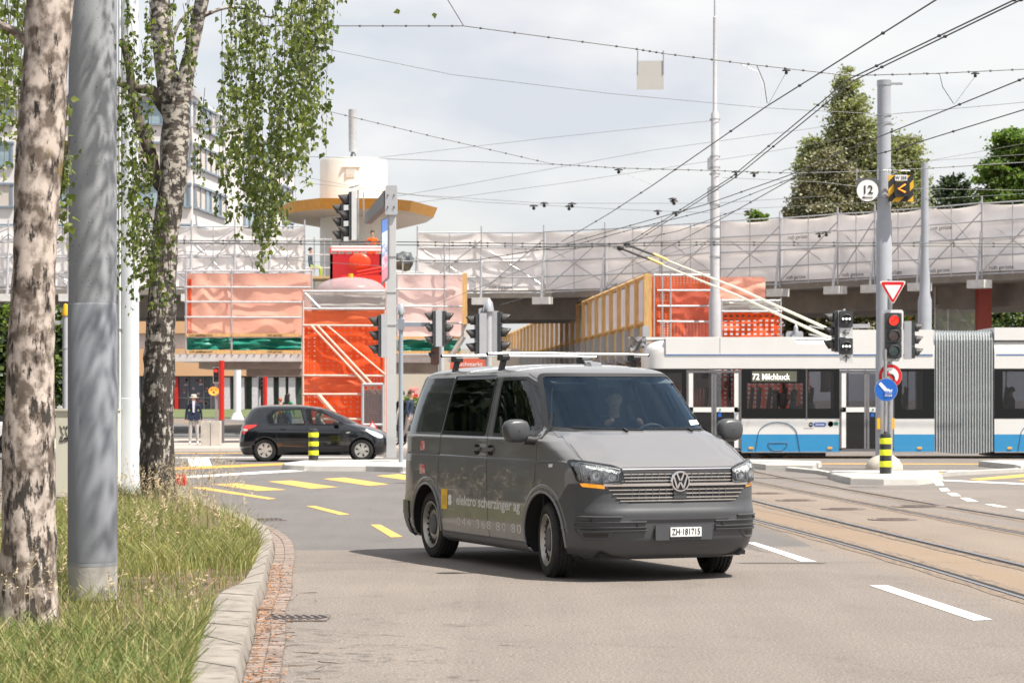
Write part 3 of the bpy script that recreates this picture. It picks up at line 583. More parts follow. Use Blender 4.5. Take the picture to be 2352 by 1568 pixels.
def blades(name,n,zr,hh,wd,dens,mix_,seed):
    r=np.random.default_rng(seed); xs_=[];ys_=[]
    while len(xs_)<n:
        y=r.uniform(*zr); x=r.uniform(-.235*y-.3,-1.2)
        if y>27.5 and y<39 and x<-5.9: continue
        if y>24.5 and not inpoly(x+.45,y+1.9,vp) and r.random()<.88: continue
        if inpoly(x,y,vp) and r.random()<dens(x,y): xs_.append(x); ys_.append(y)
    x=np.array(xs_); y=np.array(ys_); h=hh(x,y)*r.uniform(.55,1.35,n); a=r.uniform(0,2*PI,n); ln=r.uniform(.15,.75,n)*h; b=r.uniform(0,2*PI,n); w_=wd*r.uniform(.6,1.3,n)
    dx,dy=np.cos(a)*w_,np.sin(a)*w_; lx,ly=np.cos(b)*ln,np.sin(b)*ln; z0=np.full(n,KH-.02)
    V=np.stack([np.stack([x-dx,y-dy,z0],1),np.stack([x+dx,y+dy,z0],1),np.stack([x+dx*.8+lx*.3,y+dy*.8+ly*.3,z0+h*.55],1),np.stack([x-dx*.8+lx*.3,y-dy*.8+ly*.3,z0+h*.55],1),np.stack([x+lx-dx*.12,y+ly-dy*.12,z0+h*.95],1),np.stack([x+lx+dx*.12,y+ly+dy*.12,z0+h*.93],1)],1).reshape(-1,3)
    k=np.arange(n)*6; Fc=np.stack([np.stack([k,k+1,k+2,k+3],1),np.stack([k+3,k+2,k+5,k+4],1)],1).reshape(-1,4)
    mi=np.repeat(r.choice(3,n,p=mix_),2); o=nmesh(name,V,Fc,gm,mi=mi); return o
def bare(x,y):   # trodden strip beside the kerb and round the drain cover
    d=math.hypot((x+2.62)/.8,(y-18.2)/3.1); e=math.hypot((x+2.35)/.36,(y-16.7)/2.4); return .10 if d<1 or e<1 else 1
def hfun(x,y): return np.where(y<19.5,.125,.21)+.05*np.sin(x*2.1)*np.sin(y*1.3)
g1=blades('verge_grass',80000,(11.5,38),hfun,.0038,lambda x,y:bare(x,y)*min(1,(24/y)**1.2),[.52,.33,.15],3)
tag(g1,'long grass covering the verge beside the kerb','grass',kind='stuff')
g2=blades('verge_grass',9000,(11.5,18.5),lambda x,y:.20+0*x,.0042,lambda x,y:bare(x,y)*.8,[.12,.68,.20],5); tag(g2,'darker green grass around the near birch','grass',kind='stuff')
# seed heads: thin stems with small spikelets
r=random.Random(4); mb=MB()
spots=[]
for i in range(420):
    y=r.uniform(14,34); x=r.uniform(-.235*y,-1.8)
    if inpoly(x,y,vp) and bare(x,y)>.5 and not(y>27.5 and x<-5.7): spots.append((x,y,r.uniform(.35,.62)))
for i in range(150):
    y=r.uniform(26,34); x=r.uniform(-4.6,-3.1)
    if inpoly(x,y,vp): spots.append((x,y,r.uniform(.45,.85)))
for x,y,h in spots:
    a=r.uniform(0,6.28); l=r.uniform(.05,.35)*h; p=[Vector((x,y,KH)),Vector((x+math.cos(a)*l*.3,y+math.sin(a)*l*.3,KH+h*.6)),Vector((x+math.cos(a)*l,y+math.sin(a)*l,KH+h))]
    mb.tube(p,[.0016,.0013,.001],3,cap=False)
    for k in range(14):
        t=r.uniform(.35,1); q=p[1].lerp(p[2],t); b=r.uniform(0,6.28); e=q+Vector((math.cos(b)*.035*(1.4-t),math.sin(b)*.035*(1.4-t),r.uniform(-.01,.035)))
        mb.add([q,e+Vector((0,0,.006)),e+Vector((.005,0,-.002)),e+Vector((-.004,.002,.010))],[(0,1,2),(1,3,2)])
o=mb.build('grass_seed_heads',mat('seed_head',(.50,.40,.26),.8,var=.2),fix=False); tag(o,'tall thin grass stems with dry seed heads on the verge','grass',kind='stuff')
# catkin litter and twigs along the gutter
mb=MB(); mt_=MB()
for i in range(1300):
    s=r.uniform(0,13) if r.random()<.93 else r.uniform(0,18); a,oa=along(s); o_=abs(r.gauss(0,.10))+.03; c=Vector((a.x,a.y,.014))+oa*min(o_,.6 if r.random()<.1 else .26); th=r.uniform(0,6.28); e=Vector((math.cos(th),math.sin(th),0))*r.uniform(.008,.02); mb.add([c-e,c-Vector((e.y,-e.x,0))*.25+Vector((0,0,.005)),c+e,c+Vector((e.y,-e.x,0))*.25],[(0,1,2,3)])
for i in range(1800):
    y=r.uniform(13.5,21.5); x=r.uniform(-4.0,-1.8)
    if inpoly(x,y,innp+[(-16,30),(-16,8)]) and bare(x,y)<.5: th=r.uniform(0,6.28); c=Vector((x,y,KH+.004)); e=Vector((math.cos(th),math.sin(th),0))*r.uniform(.008,.02); mb.add([c-e,c-Vector((e.y,-e.x,0))*.3+Vector((0,0,.006)),c+e,c+Vector((e.y,-e.x,0))*.3],[(0,1,2,3)])
tag(mb.build('fallen_catkins',mat('catkin_brown',(.36,.17,.07),.9,var=.35,scale=50),fix=False),'brown catkins and bud scales strewn along the gutter','litter',kind='stuff')
for i in range(30):
    a,oa=along(r.uniform(1,10)); c=Vector((a.x,a.y,.018))+oa*r.uniform(.03,.5); th=r.uniform(0,6.28); l=r.uniform(.05,.22); pts=[c]
    for k in range(4): th+=r.uniform(-.5,.5); c=c+Vector((math.cos(th)*l/4,math.sin(th)*l/4,r.uniform(-.002,.004))); pts.append(c.copy())
    mt_.tube(pts,[.0035,.003,.0025,.002,.001],4)
tag(mt_.build('fallen_twigs',mat('twig_brown',(.10,.06,.04),.9)),'thin dark twigs lying in the gutter beside the grate','litter',kind='stuff')
# ================================================ THE GREY VAN
VP=dict(paint=None)
van_paint=mat('grey_metallic_paint',(.165,.163,.168),.48,.18,var=.03,scale=2,coat=1); van_plastic=mat('grey_bumper_plastic',(.062,.065,.072),.38,var=.05,scale=30,bump=.05,bscale=300)
gl_ws=glassmat('windscreen_glass',(.88,.95,.97),.9,1.5,.035,rc=(.45,.65,.88)); gl_side=glassmat('green_tinted_glass',(.50,.60,.54),.95,1.5,.04); gl_dark=mat('privacy_glass',(.028,.028,.03),.10,var=.2,scale=2,coat=.6)
VS=Shell([ #z,  xr,   xf,   w,   x0r, x0f, nr, nf
(.20,-2.34,2.24,.86,-1.7,1.2,5,4.2),(.24,-2.38,2.31,.915,-1.7,1.2,5,4.4),(.30,-2.42,2.36,.938,-1.7,1.2,5,4.8),(.38,-2.48,2.395,.95,-1.7,1.2,5,5),(.46,-2.50,2.405,.955,-1.7,1.2,5,5.2),(.58,-2.49,2.412,.957,-1.7,1.2,5,5.2),(.612,-2.46,2.415,.957,-1.7,1.2,5,5.2),
(.645,-2.45,2.395,.957,-1.7,1.2,5,5.2),(.70,-2.445,2.375,.956,-1.7,1.2,5,5.2),(.90,-2.44,2.36,.954,-1.7,1.2,5,5.4),(.98,-2.44,2.345,.952,-1.7,1.2,5,5.7),(1.005,-2.44,2.325,.950,-1.7,1.2,5,5.8),(1.02,-2.438,2.29,.949,-1.7,1.2,5,5.9),(1.04,-2.437,2.24,.948,-1.7,1.2,5,6),(1.056,-2.436,2.20,.945,-1.7,1.2,5,6),(1.064,-2.436,2.18,.940,-1.7,1.2,5,6),
(1.10,-2.434,2.09,.939,-1.7,1.18,5,6),(1.16,-2.43,1.96,.938,-1.7,1.12,5,5.6),(1.22,-2.425,1.82,.937,-1.7,1.0,5,5),(1.236,-2.42,1.785,.937,-1.7,.96,5,4.8),(1.254,-2.42,1.745,.922,-1.7,.86,5,4.6),(1.30,-2.41,1.645,.912,-1.7,.58,5,3.9),(1.325,-2.405,1.60,.907,-1.7,.44,5,3.5),
(1.34,-2.40,1.575,.904,-1.7,.40,5,3.4),(1.40,-2.385,1.505,.892,-1.7,.35,5,3.4),(1.55,-2.345,1.325,.864,-1.65,.20,4.8,3.45),(1.70,-2.295,1.145,.835,-1.6,.05,4.5,3.5),(1.84,-2.235,.975,.803,-1.55,-.10,4.2,3.4),(1.865,-2.215,.94,.785,-1.5,-.12,4,3.3),(1.885,-2.19,.89,.762,-1.5,-.13,3.8,3.2),
(1.905,-2.15,.81,.72,-1.4,-.15,3.5,3.0),(1.925,-2.08,.70,.64,-1.3,-.18,3.2,2.8),(1.94,-1.98,.56,.54,-1.2,-.2,3,2.6),(1.952,-1.8,.38,.42,-1,-.22,2.8,2.5),(1.96,-1.5,.12,.28,-.9,-.3,2.5,2.5),(1.965,-1.0,-.3,.10,-.7,-.5,2,2)],tp=.075,tx=1.15)
van=thing('delivery_van','dark grey panel van with roof bars and yellow side logo turning at the junction','van',(.579,23.71,0),-1.1793)
zs=sorted(set([.20+.02*i for i in range(40)]+[1.0+.008*i for i in range(44)]+[1.35+.02*i for i in range(26)]+[1.86,1.87,1.88,1.89,1.90,1.91,1.92,1.93,1.938,1.945,1.952,1.957,1.961,1.965]))
VA=VS.pts(zs,na=34,ns=110)
WSo=[(-.665,1.845),(.665,1.845),(.80,1.352),(.55,1.318),(0,1.312),(-.55,1.318),(-.80,1.352)]; WSr=rp(WSo,[.07,.07,.05,.3,.5,.3,.05])
FDo=[(.22,1.275),(.22,1.812),(.66,1.816),(.90,1.73),(1.13,1.47),(1.24,1.275)]; FDr=rp(FDo,[.05,.05,.12,.18,.1,.02]); SDo=[(-1.14,1.272),(-1.03,1.838),(.07,1.842),(.02,1.272)]; SDr=rp(SDo,.04); RQo=[(-2.20,1.275),(-1.98,1.835),(-1.045,1.839),(-1.155,1.272)]; RQr=rp(RQo,[.10,.10,.03,.03])
ARCH=[(1.5,.36,.415),(-1.5,.36,.40)]
def in_arch(x,y,z): return abs(y)>.45 and any(math.hypot(x-a,z-b)<r for a,b,r in ARCH)
def bump_top(y): 
    a=abs(y); return .70 if a<.52 else (.70+.165*min(1,(a-.52)/.20))
def is_fb(x,y,z):
    if x<1.72: return False
    if x<1.98 and z>.60+(x-1.72)*1.0: return False
    return z<bump_top(y)
def is_rb(x,y,z): return x<-2.02 and z<.56
def is_hood(x,y,z): return x>1.3 and z>1.006 and z<1.33 and abs(y)<.78+.05*min(1,max(0,(1.33-z)/.28)) and x>1.30
def body_keep(x,y,z):
    if in_arch(x,y,z) or is_rb(x,y,z) or is_hood(x,y,z): return False
    if x>.5 and 1.31<z<1.86 and inpoly(y,z,WSr) and x>VS.front_x(.86,z)-.2 and abs(y)<.81: return False
    if abs(y)>.7 and (inpoly(x,z,FDr) or inpoly(x,z,SDr)): return False
    return True
vb=VS.mesh('body',VA,body_keep,van_paint,van,arch=ARCH)
def hoff(A):
    a=np.clip((.66-np.abs(A[:,:,1]))/.10,0,1); b=np.clip((A[:,:,2]-1.0)/.05,0,1)*np.clip((1.33-A[:,:,2])/.06,0,1); return .003+.016*a*a*(3-2*a)*b
VS.mesh('bonnet',VA,is_hood,van_paint,van,off=hoff)
def fb_snap(x,y,z):
    if any(abs(math.hypot(x-a,z-b)-r)<.03 for a,b,r in ARCH): return (x,y,z)
    if x<2.0 and z>.5: z=min(.60+(x-1.72)*1.0,.865)
    elif z>.6: z=bump_top(y)
    return (x,y,z)
fb=VS.mesh('front_bumper',VA,lambda x,y,z:is_fb(x,y,z) and not in_arch(x,y,z),van_plastic,van,off=.006,arch=ARCH,snap=fb_snap)
rb=VS.mesh('rear_bumper',VA,lambda x,y,z:is_rb(x,y,z),van_plastic,van,off=.012)
SF=Surf(VS,'front'); SR=Surf(VS,'side',-1); SL=Surf(VS,'side',1)
# windscreen and windows
ws=SF.fill(offs(densify(WSr),.0),'windscreen',gl_ws,van,off=.002,rings=9)
SF.band(WSr,.014,'windscreen_seal',M['black'],ws,off=.0045,inn=.018)
vg=MB(); SF.fill(rp([(-.22,1.842),(.22,1.842),(.17,1.80),(-.17,1.80)],.02),'sensor_shade',M['gloss'],ws,off=-.004)
st_=SF.fill(rp([(.58,1.372),(.74,1.38),(.735,1.42),(.585,1.415)],.004),'sticker',M['signw'],ws,off=.004)
for s,SS in ((-1,SR),(1,SL)):
    g=SS.fill(FDr,'door_window',gl_side,van,off=-.004); SS.band(FDr,.012,'window_seal',M['black'],g,off=.004,inn=.018)
    g=SS.fill(SDr,'sliding_door_window',gl_side,van,off=.001); SS.band(SDr,.010,'window_seal',M['gloss'],g,off=.004,inn=.03)
    g=SS.fill(RQr,'rear_quarter_panel',gl_dark,van,off=.003); SS.band(RQr,.010,'window_seal',van_paint,g,off=.005,inn=.008)
    # seams
    sm=MB(); dk=.0028
    SS.line([(-1.155,1.272),(-1.145,1.236),(-1.165,.9),(-1.165,.30)],dk,sm); SS.line([(.105,1.86),(.09,1.272),(.125,1.236),(.16,.8),(.20,.30)],dk,sm)
    SS.line([(1.16,1.26),(1.34,1.236),(1.33,.9),(1.27,.72)],dk,sm); SS.line([(-1.10,.295),(.20,.295),(1.15,.295)],.004,sm); SS.line([(.62,1.862),(.97,1.74),(1.20,1.47),(1.31,1.30),(1.38,1.23)],dk,sm)
    SS.line([(1.36,1.03),(1.75,1.055),(2.0,1.04)],dk,sm); SS.line([(1.93,.60),(1.98,.72),(2.00,.86)],dk,sm)
    sm.build('door_seam',M['black'],vb)
    rl=MB(); SS.line([(-2.10,1.062),(-1.17,1.064)],.010,rl); rl.build('door_rail',M['black'],vb)
    tr=MB(); SS.line([(-2.28,1.246),(-1.5,1.246),(-.5,1.246),(.6,1.246),(1.30,1.242)],.0045,tr,off=.001); tr.build('waist_trim',M['alu'],vb)  # bright strip standing in for the highlight along the waist crease
    for hx in (-.13,.22):      # handle recess and handle
        a=SS.fill(rp([(hx-.07,1.08),(hx+.07,1.08),(hx+.07,1.18),(hx-.07,1.18)],.045),'handle_recess',M['gloss'],van,off=.002)
        hm=MB(); hm.rbox((hx,s*(VS.side_y(hx,1.135)+.024),1.136),(.20,.026,.036),.012,axis='Y'); hm.build('door_handle',van_paint,a,smooth=True)
    for ax,az,ar in ARCH:
        lip=MB(); q=[]
        for i in range(25):
            t=PI*(-.10+1.2*i/24); x,z=ax+ar*math.cos(t),az+ar*math.sin(t)
            if z>.26: q.append(SS(x,z,.004))
        lip.tube(q,.014,8)
        q=[]
        for i in range(21):
            t=PI*(i/20); x,z=ax+(ar+.055)*math.cos(t),az+(ar+.055)*math.sin(t)
            if z>.40: q.append(SS(x,z,-.012))
        lip.tube(q,.021,8); lip.build('wheel_arch_lip',van_paint,vb,smooth=60)
# wheel wells, floor, interior
ww=MB()
for ax,az,ar in ARCH:
    for s in (-1,1):
        rows=[]
        for i in range(17):
            t=PI*(-.12+1.24*i/16); x,z=ax+(ar+.004)*math.cos(t),az+(ar+.004)*math.sin(t); rows.append([(x,s*(VS.side_y(x,max(z,.2))-.004),z),(x,s*.52,z)])
        ww.grid(rows); ww.add([(ax+ar*1.03*math.cos(PI*(-.12+1.24*i/16)),s*.55,az+ar*1.03*math.sin(PI*(-.12+1.24*i/16))) for i in range(17)],[tuple(range(17))])
ww.box((0,0,.27),(2.05,1.7,.06)); ww.box((2.1,0,.235),(.32,1.45,.04)); ww.box((-2.15,0,.33),(.35,1.5,.06)); ww.box((0,0,.33),(4.3,1.0,.05)); ww.box((-1.5,0,.33),(.09,1.4,.09)); ww.box((1.5,0,.30),(.09,1.4,.09))
ww.box((1.9,-.70,.215),(.2,.22,.05)); ww.box((1.9,.70,.215),(.2,.22,.05))
ww.build('underbody',mat('underbody_black',(.012,.012,.012),.9),van)
it=MB(); inm=mat('cabin_trim',(.08,.085,.09),.8,var=.1); it.box((-.2,0,.60),(3.9,1.62,.02)); it.box((1.35,0,.85),(.03,1.75,.55)); it.build('cabin_floor',mat('cabin_floor_black',(.015,.015,.017),.9),van)
ds=MB(); ds.grid([[(1.02,y,1.13+.03*math.cos(y*2)) for y in np.linspace(-.80,.80,9)],[(1.06,y,1.24+.02*math.cos(y*6)) for y in np.linspace(-.80,.80,9)],[(1.28,y,1.285-.02*abs(y)) for y in np.linspace(-.80,.80,9)],[(1.50-.30*y*y,y,1.30) for y in np.linspace(-.80,.80,9)]])
ds.box((1.10,0,1.0),(.10,1.6,.3)); ds.box((1.16,.40,1.275),(.16,.34,.06))
for y in (-.52,-.12,.16,.62): ds.box((1.16,y,1.295),(.05,.10,.012))
ds.build('dashboard',mat('dashboard_grey',(.30,.36,.37),.75,var=.06),van,smooth=35)
sw=MB(); swc=Vector((.92,.40,1.21)); tilt=Matrix.Rotation(R(-62),3,'Y')
sw.tube([swc+tilt@Vector((.19*math.cos(a),.19*math.sin(a),0)) for a in [2*PI*i/28 for i in range(29)]],.015,8)
for a in (R(0),R(120),R(240)): sw.tube([swc,swc+tilt@Vector((.19*math.cos(a),.19*math.sin(a),0))],.013,6)
sw.tube([swc,swc+tilt@Vector((0,0,-.35))],.03,8); sw.ball(swc,(.03,.06,.06)); sw.build('steering_wheel',M['black'],van,smooth=True)
def van_seat(y):
    e=MB(); e.rbox((.18,y,.77),(.46,.48,.14),.06,axis='X'); sh=[(.02,.86),(-.10,1.38),(-.13,1.52)]
    rows=[]
    for t in np.linspace(0,1,9):
        x=.02-.14*t; z=.88+.56*t; wd=.24*(1-.35*max(0,t-.55)/.45); rows.append([Vector((x+dx,y+wd*c,z)) for c,dx in ((-1,.02),(-.9,.07),(-.6,.03),(0,.01),(.6,.03),(.9,.07),(1,.02),(.9,-.05),(-.9,-.05))])
    e.grid(rows,0,True); o=e.build('seat',M['seat'],van,smooth=60)
    h=MB(); h.rbox((-.13,y,1.56),(.09,.28,.19),.06,axis='X'); h.tube([(-.12,y-.06,1.44),(-.13,y-.06,1.52)],.007); h.tube([(-.12,y+.06,1.44),(-.13,y+.06,1.52)],.007); h.build('headrest',M['seat'],o,smooth=60)
van_seat(.42); van_seat(-.20); van_seat(-.60)
bk=MB(); bk.box((-.42,0,.95),(.03,1.72,.72)); bk.box((-.42,0,1.78),(.03,1.5,.16)); bk.box((-.42,-.62,1.45),(.03,.30,.5)); bk.box((-.42,.62,1.45),(.03,.30,.5)); bk.build('bulkhead',inm,van)
bk=MB(); bk.box((-.9,0,1.16),(.12,1.4,.66)); 
for y in (-.45,.05,.48): bk.rbox((-.92,y,1.58),(.08,.26,.17),.05,axis='X')
bk.build('rear_bench',M['seat'],van)
hl_=MB(); hl_.grid([[(x,y,1.885-.10*(abs(y)/.7)**3) for y in np.linspace(-.70,.70,9)] for x in np.linspace(-2.0,.62,6)]); hl_.build('headliner',mat('headliner',(.30,.30,.29),.9),van)
mr=MB(); mr.rbox((.86,0,1.765),(.04,.24,.07),.03,axis='X'); mr.tube([(.87,0,1.79),(.93,0,1.84)],.012); mr.build('rear_view_mirror',M['black'],van,smooth=60)
vi=MB()
for y,a in ((-.42,.0),(.50,.0)): vi.box((.82,y,1.80),(.16,.36,.012),rot=Matrix.Rotation(R(25),3,'Y'))
vi.build('sun_visor',inm,van)
# front: grille
gr=SF.fill(rp([(-.56,.700),(.56,.700),(.69,.862),(.54,.985),(-.54,.985),(-.69,.862)],[.06,.06,.02,.02,.02,.02]),'grille',M['black'],van,off=.006,rings=10,st=.04)
sl_=MB()
def slat(z,y0,h,t=.018,off=.016):
    for k in range(2):
        pass
    ys=np.linspace(-y0,y0,25); rows=[[SF(y,z-h/2,off-.006),] for y in ys]
    rows=[[SF(y,z-h/2,.004),SF(y,z-h/2,off),SF(y,z+h/2,off+.002),SF(y,z+h/2,.004)] for y in ys]; sl_.grid(rows)
for z,y0 in ((.950,.53),(.921,.54),(.893,.55)): slat(z,y0,.0085)
for z,y0 in ((.815,.66),(.780,.63),(.745,.60),(.718,.57)): slat(z,y0,.0095)
slb=sl_.build('chrome_slat',M['alu'],gr,smooth=30); sl_=MB(); slat(.858,.70,.024,off=.026); slat(.990,.535,.010,off=.014); sl_.build('chrome_bar',M['chrome'],gr,smooth=30)
vt=MB()
for i in range(-9,10):
    y=i*.066
    if abs(y)>.09:
        for z0,z1 in ((.88,.975),(.715,.83)):
            if abs(y)<.52: vt.box((VS.front_x(y,(z0+z1)/2)+.012,y,(z0+z1)/2),(.010,.005,z1-z0))
vt.build('grille_strut',mat('grille_grey',(.10,.105,.11),.5),gr)
rd=MB(); rd.rbox((2.392,0,.787),(.02,.125,.032),.006,axis='X'); rd.rbox((2.392,0,.75),(.02,.125,.030),.006,axis='X'); rd.build('radar_cover',van_plastic,gr)
# emblem: ring with the two stacked letters
ex=2.392; EC=Vector((ex,0,.886)); e=MB(); e.lathe([(.093,-.01),(.093,.012),(.088,.020),(.078,.020),(.075,.010)],EC,n=40,axis='X',cap=False)
def estroke(a,b,wd=.0075):
    a=Vector((0,a[0],a[1])); b=Vector((0,b[0],b[1])); d=(b-a).normalized(); n_=Vector((0,-d.z,d.y))*wd; e.prism([EC+a+n_,EC+b+n_,EC+b-n_,EC+a-n_],(.016,0,0))
for s in (-1,1):
    estroke((s*.035,.073),(s*.006,.008)); estroke((s*.066,.047),(s*.030,-.062)); estroke((s*.030,-.062),(s*.002,-.006))
e.build('emblem',M['chrome'],van); e=MB(); e.lathe([(.078,.0),(.078,.006),(.001,.006)],EC,n=32,axis='X'); e.build('emblem_ground',mat('emblem_dark',(.015,.02,.035),.15),van)
# headlights
lamp_in=mat('lamp_reflector',(.75,.76,.78),.12,.95,var=0,bump=.5,bscale=60); lens=glassmat('lamp_lens',(.93,.95,.95),1,1.5,.02)
for s in (-1,1):
    o=rp([(s*.545,.992),(s*.70,1.022),(s*.870,1.057),(s*.885,1.045),(s*.855,.885),(s*.56,.866),(s*.53,.88)][::s],[.01,.3,.02,.02,.03,.01,.01][::s])
    hd=SF.fill(o,'headlight',mat('lamp_housing',(.72,.73,.75),.22,.45,bump=1,bscale=55,two=(.25,.25,.27),scale=16,thr=(.38,.52)),van,off=.005,rings=8,st=.03); SF.fill(o,'lens',lens,hd,off=.030,rings=8,st=.03)
    SF.band(o,.004,'lamp_seal',M['black'],hd,off=.030,st=.03)
    for yc,r_ in ((.635,.040),(.755,.052)):
        c=SF(s*yc,.935+ (yc-.675)*.12,.008); rf=MB(); rf.lathe([(r_,.018),(r_*.8,.004),(r_*.35,-.004),(.001,-.004)],(0,0,0),n=20,axis='X',cap=False); rf.v=[tuple(c+Matrix.Rotation(s*R(18 if yc<.7 else 34),3,'Z')@Vector(q)) for q in rf.v]; rf.build('reflector',lamp_in,hd,smooth=True)
    dr=MB()
    for y0 in (.575,.70):
        dr.tube([SF(s*y0,.962,.018),SF(s*(y0+.012),.90,.018),SF(s*(y0+.075),.896,.018)],.006,6)
    for yy in (.805,.82,.833): dr.tube([SF(s*yy,.90,.016),SF(s*(yy+.012),1.02,.016)],.005,6)
    dr.tube([SF(s*.56,.985,.018),SF(s*.66,1.005,.018),SF(s*.76,1.025,.018),SF(s*.84,1.043,.018)],.004,6); dr.tube([SF(s*y,.876,.02) for y in (.57,.66,.75,.83)],.004,6)
    dr.build('daytime_strip',M['alu'],hd,smooth=True)
    am=[(s*.70,.860),(s*.855,.874),(s*.84,.842),(s*.69,.824)]; SF.fill(rp(am,.008),'indicator',mat('amber_lens',(.85,.28,.02),.15,var=.5,scale=40,coat=.5,emit=(1,.35,.02) if s<0 else None,es=.45),van,off=.010,st=.03)
# bumper details
pr=MB(); dkp=mat('bumper_recess',(.035,.037,.042),.6)
for s in (-1,1):
    q=[(s*.87,.600),(s*.57,.604),(s*.53,.570),(s*.34,.566),(s*.34,.45),(s*.60,.44),(s*.68,.385),(s*.84,.385),(s*.865,.44)]
    if s<0: q=q[::-1]
    rc=SF.fill(rp(q,.01),'bumper_recess',mat('bumper_mid',(.070,.074,.082),.5),fb,off=.006,rings=12,st=.03)
    rib=MB()
    for z,ya,yb in ((.578,.57,.875),(.532,.34,.878),(.486,.34,.875),(.458,.34,.85)):
        ys=np.linspace(ya,yb,16); rib.grid([[SF(s*y,z-.012,.006),SF(s*y,z-.008,.020),SF(s*y,z+.004,.026),SF(s*y,z+.010,.006)] for y in ys])
    rib.build('bumper_rib',van_plastic,rc,smooth=40)
    fr=MB(); SF.line([(s*.60,.445),(s*.68,.385),(s*.83,.378),(s*.875,.45),(s*.88,.52)],.007,fr,off=.006); fr.build('fog_surround',van_plastic,rc,smooth=True)
    SF.fill(rp([(s*.68,.40),(s*.83,.397),(s*.845,.435),(s*.67,.438)][::s],.01),'fog_blank',M['black'],rc,off=.008,st=.03)
    pk=MB(); 
    for y,z in ((.80,.555),(.42,.506)): c=SF(s*y,z,.012); pk.lathe([(.013,0),(.013,.008),(.001,.009)],c,n=14,axis='X')
    pk.build('parking_sensor',M['black'],fb)
sl3=SF.fill(rp([(-.50,.552),(.50,.552),(.42,.525),(-.42,.525)],.005),'lower_intake',M['black'],fb,off=.008,st=.03)
ph=MB(); ph.rbox((2.432,.02,.437),(.016,.56,.135),.012,axis='X'); ph.build('plate_holder',van_plastic,fb)
pl=MB(); pl.rbox((2.445,.035,.438),(.008,.305,.088),.006,axis='X'); plate=pl.build('number_plate',M['signw'],van)
def vf(yc,zc,x): return lambda v:Vector((x-v.y,yc+v.x,zc+v.z))
text_obj('ZH\u00b7181715',.080,M['signk'],plate,vf(.035,.441,2.4515),center=True,sx=.76)
fr=MB(); fr.rbox((2.444,.035,.392),(.010,.31,.016),.004,axis='X'); fr.build('plate_frame',M['black'],plate)
# bonnet creases, wipers
cr_=MB()
for s in (-1,1): SF.line([(s*.77,1.285),(s*.785,1.2),(s*.80,1.1),(s*.80,1.045)],.0028,cr_,off=.003)
cr_.build('bonnet_shut_line',M['black'],vb)
wp=MB()
for y0,y1 in ((-.62,.02),(.06,.70)): 
    SF.line([(y1,1.322+.01*abs(y1)),(y0,1.335+.025*abs(y0))],.006,wp,off=.014); SF.line([(y1-.18,1.305),(y1-.2,1.33)],.012,wp,off=.02)
wp.build('wiper',M['black'],van)
cw=MB(); cw.grid([[SF(y,1.306+.025*abs(y)**2,.004),SF(y,1.326+.03*abs(y)**2,.006)] for y in np.linspace(-.80,.80,21)]); cw.build('scuttle_panel',M['black'],van)
# mirrors
for s in (-1,1):
    c=Vector((1.24,s*1.10,1.325)); rows=[]
    for i in range(11):
        a=PI*i/10; e_=max(math.sin(a),.0001)**.34; rows.append([])
        for k in range(16):
            t=2*PI*k/16; cy,cx=math.cos(t),math.sin(t); n4=(abs(cy)**3.2+abs(cx)**3.2)**(-1/3.2)
            rows[-1].append(c+Vector((.080*-math.cos(a),.128*n4*cy*e_*(1-.1*max(0,-cx)),.108*n4*cx*e_)))
    m_=MB(); m_.grid(rows,0,True); mo=m_.build('wing_mirror',van_plastic,van,smooth=60)
    m_=MB(); m_.tube([(1.24,s*1.01,1.245),(1.28,s*.93,1.235),(1.28,s*.86,1.25)],[.045,.04,.05],10); m_.build('mirror_arm',M['black'],mo,smooth=True)
    m_=MB(); m_.lathe([(.001,0),(.09,0)],c+Vector((-.08,0,0)),n=20,axis='X'); m_.build('mirror_glass',M['chrome'],mo)
    t_=[SS2(x,z,.006) for SS2 in ((SR if s<0 else SL),) for x,z in ((1.08,1.255),(1.38,1.255),(1.30,1.36),(1.19,1.50))]; mb=MB(); mb.poly(t_); mb.build('mirror_triangle',M['black'],mo)
# roof bars
for bx_,nm in ((-.05,0),(-1.30,0)):
    b=MB(); b.tube([(bx_,-.86,2.055),(bx_,-.4,2.062),(bx_,.4,2.062),(bx_,.86,2.055)],.0145,10); rbm=b.build('roof_bar',M['alu'],van,smooth=True)
    for s in (-1,1):
        b=MB(); b.ball((bx_,s*.865,2.055),(.018,.012,.018)); b.prism([(bx_-.03,s*.745,1.885),(bx_+.03,s*.745,1.885),(bx_+.03,s*.70,2.055),(bx_-.03,s*.70,2.055)],(0,-s*.045,0)); b.rbox((bx_+.01,s*.70,2.02),(.16,.07,.055),.02,axis='Y'); b.build('bar_foot',M['black'],rbm,smooth=40)
an=MB(); an.prism([(.52,-.05,1.925),(.52,.05,1.925),(.40,.04,1.99),(.40,-.04,1.99)],(-.02,0,0)); an.prism([(.66,-.055,1.91),(.38,-.055,1.93),(.40,-.03,1.975),(.52,-.03,1.97)],(0,.11,0)); an.build('roof_antenna',van_paint,van,smooth=30)
# rear light visible on the right hand corner
for SS in (SR,SL): SS.fill(rp([(-2.33,.80),(-2.425,.80),(-2.42,1.12),(-2.33,1.12)],.02),'tail_light',mat('tail_lens',(.45,.01,.01),.15,coat=.5),van,off=.006,st=.03)
SR.fill([(-2.28,.43),(-2.36,.43),(-2.36,.455),(-2.28,.455)],'rear_reflector',M['brightred'],rb,off=.016)
SR.fill([(1.62,1.00),(1.70,1.005),(1.70,1.035),(1.62,1.03)],'side_repeater',M['signw'],van,off=.004); 
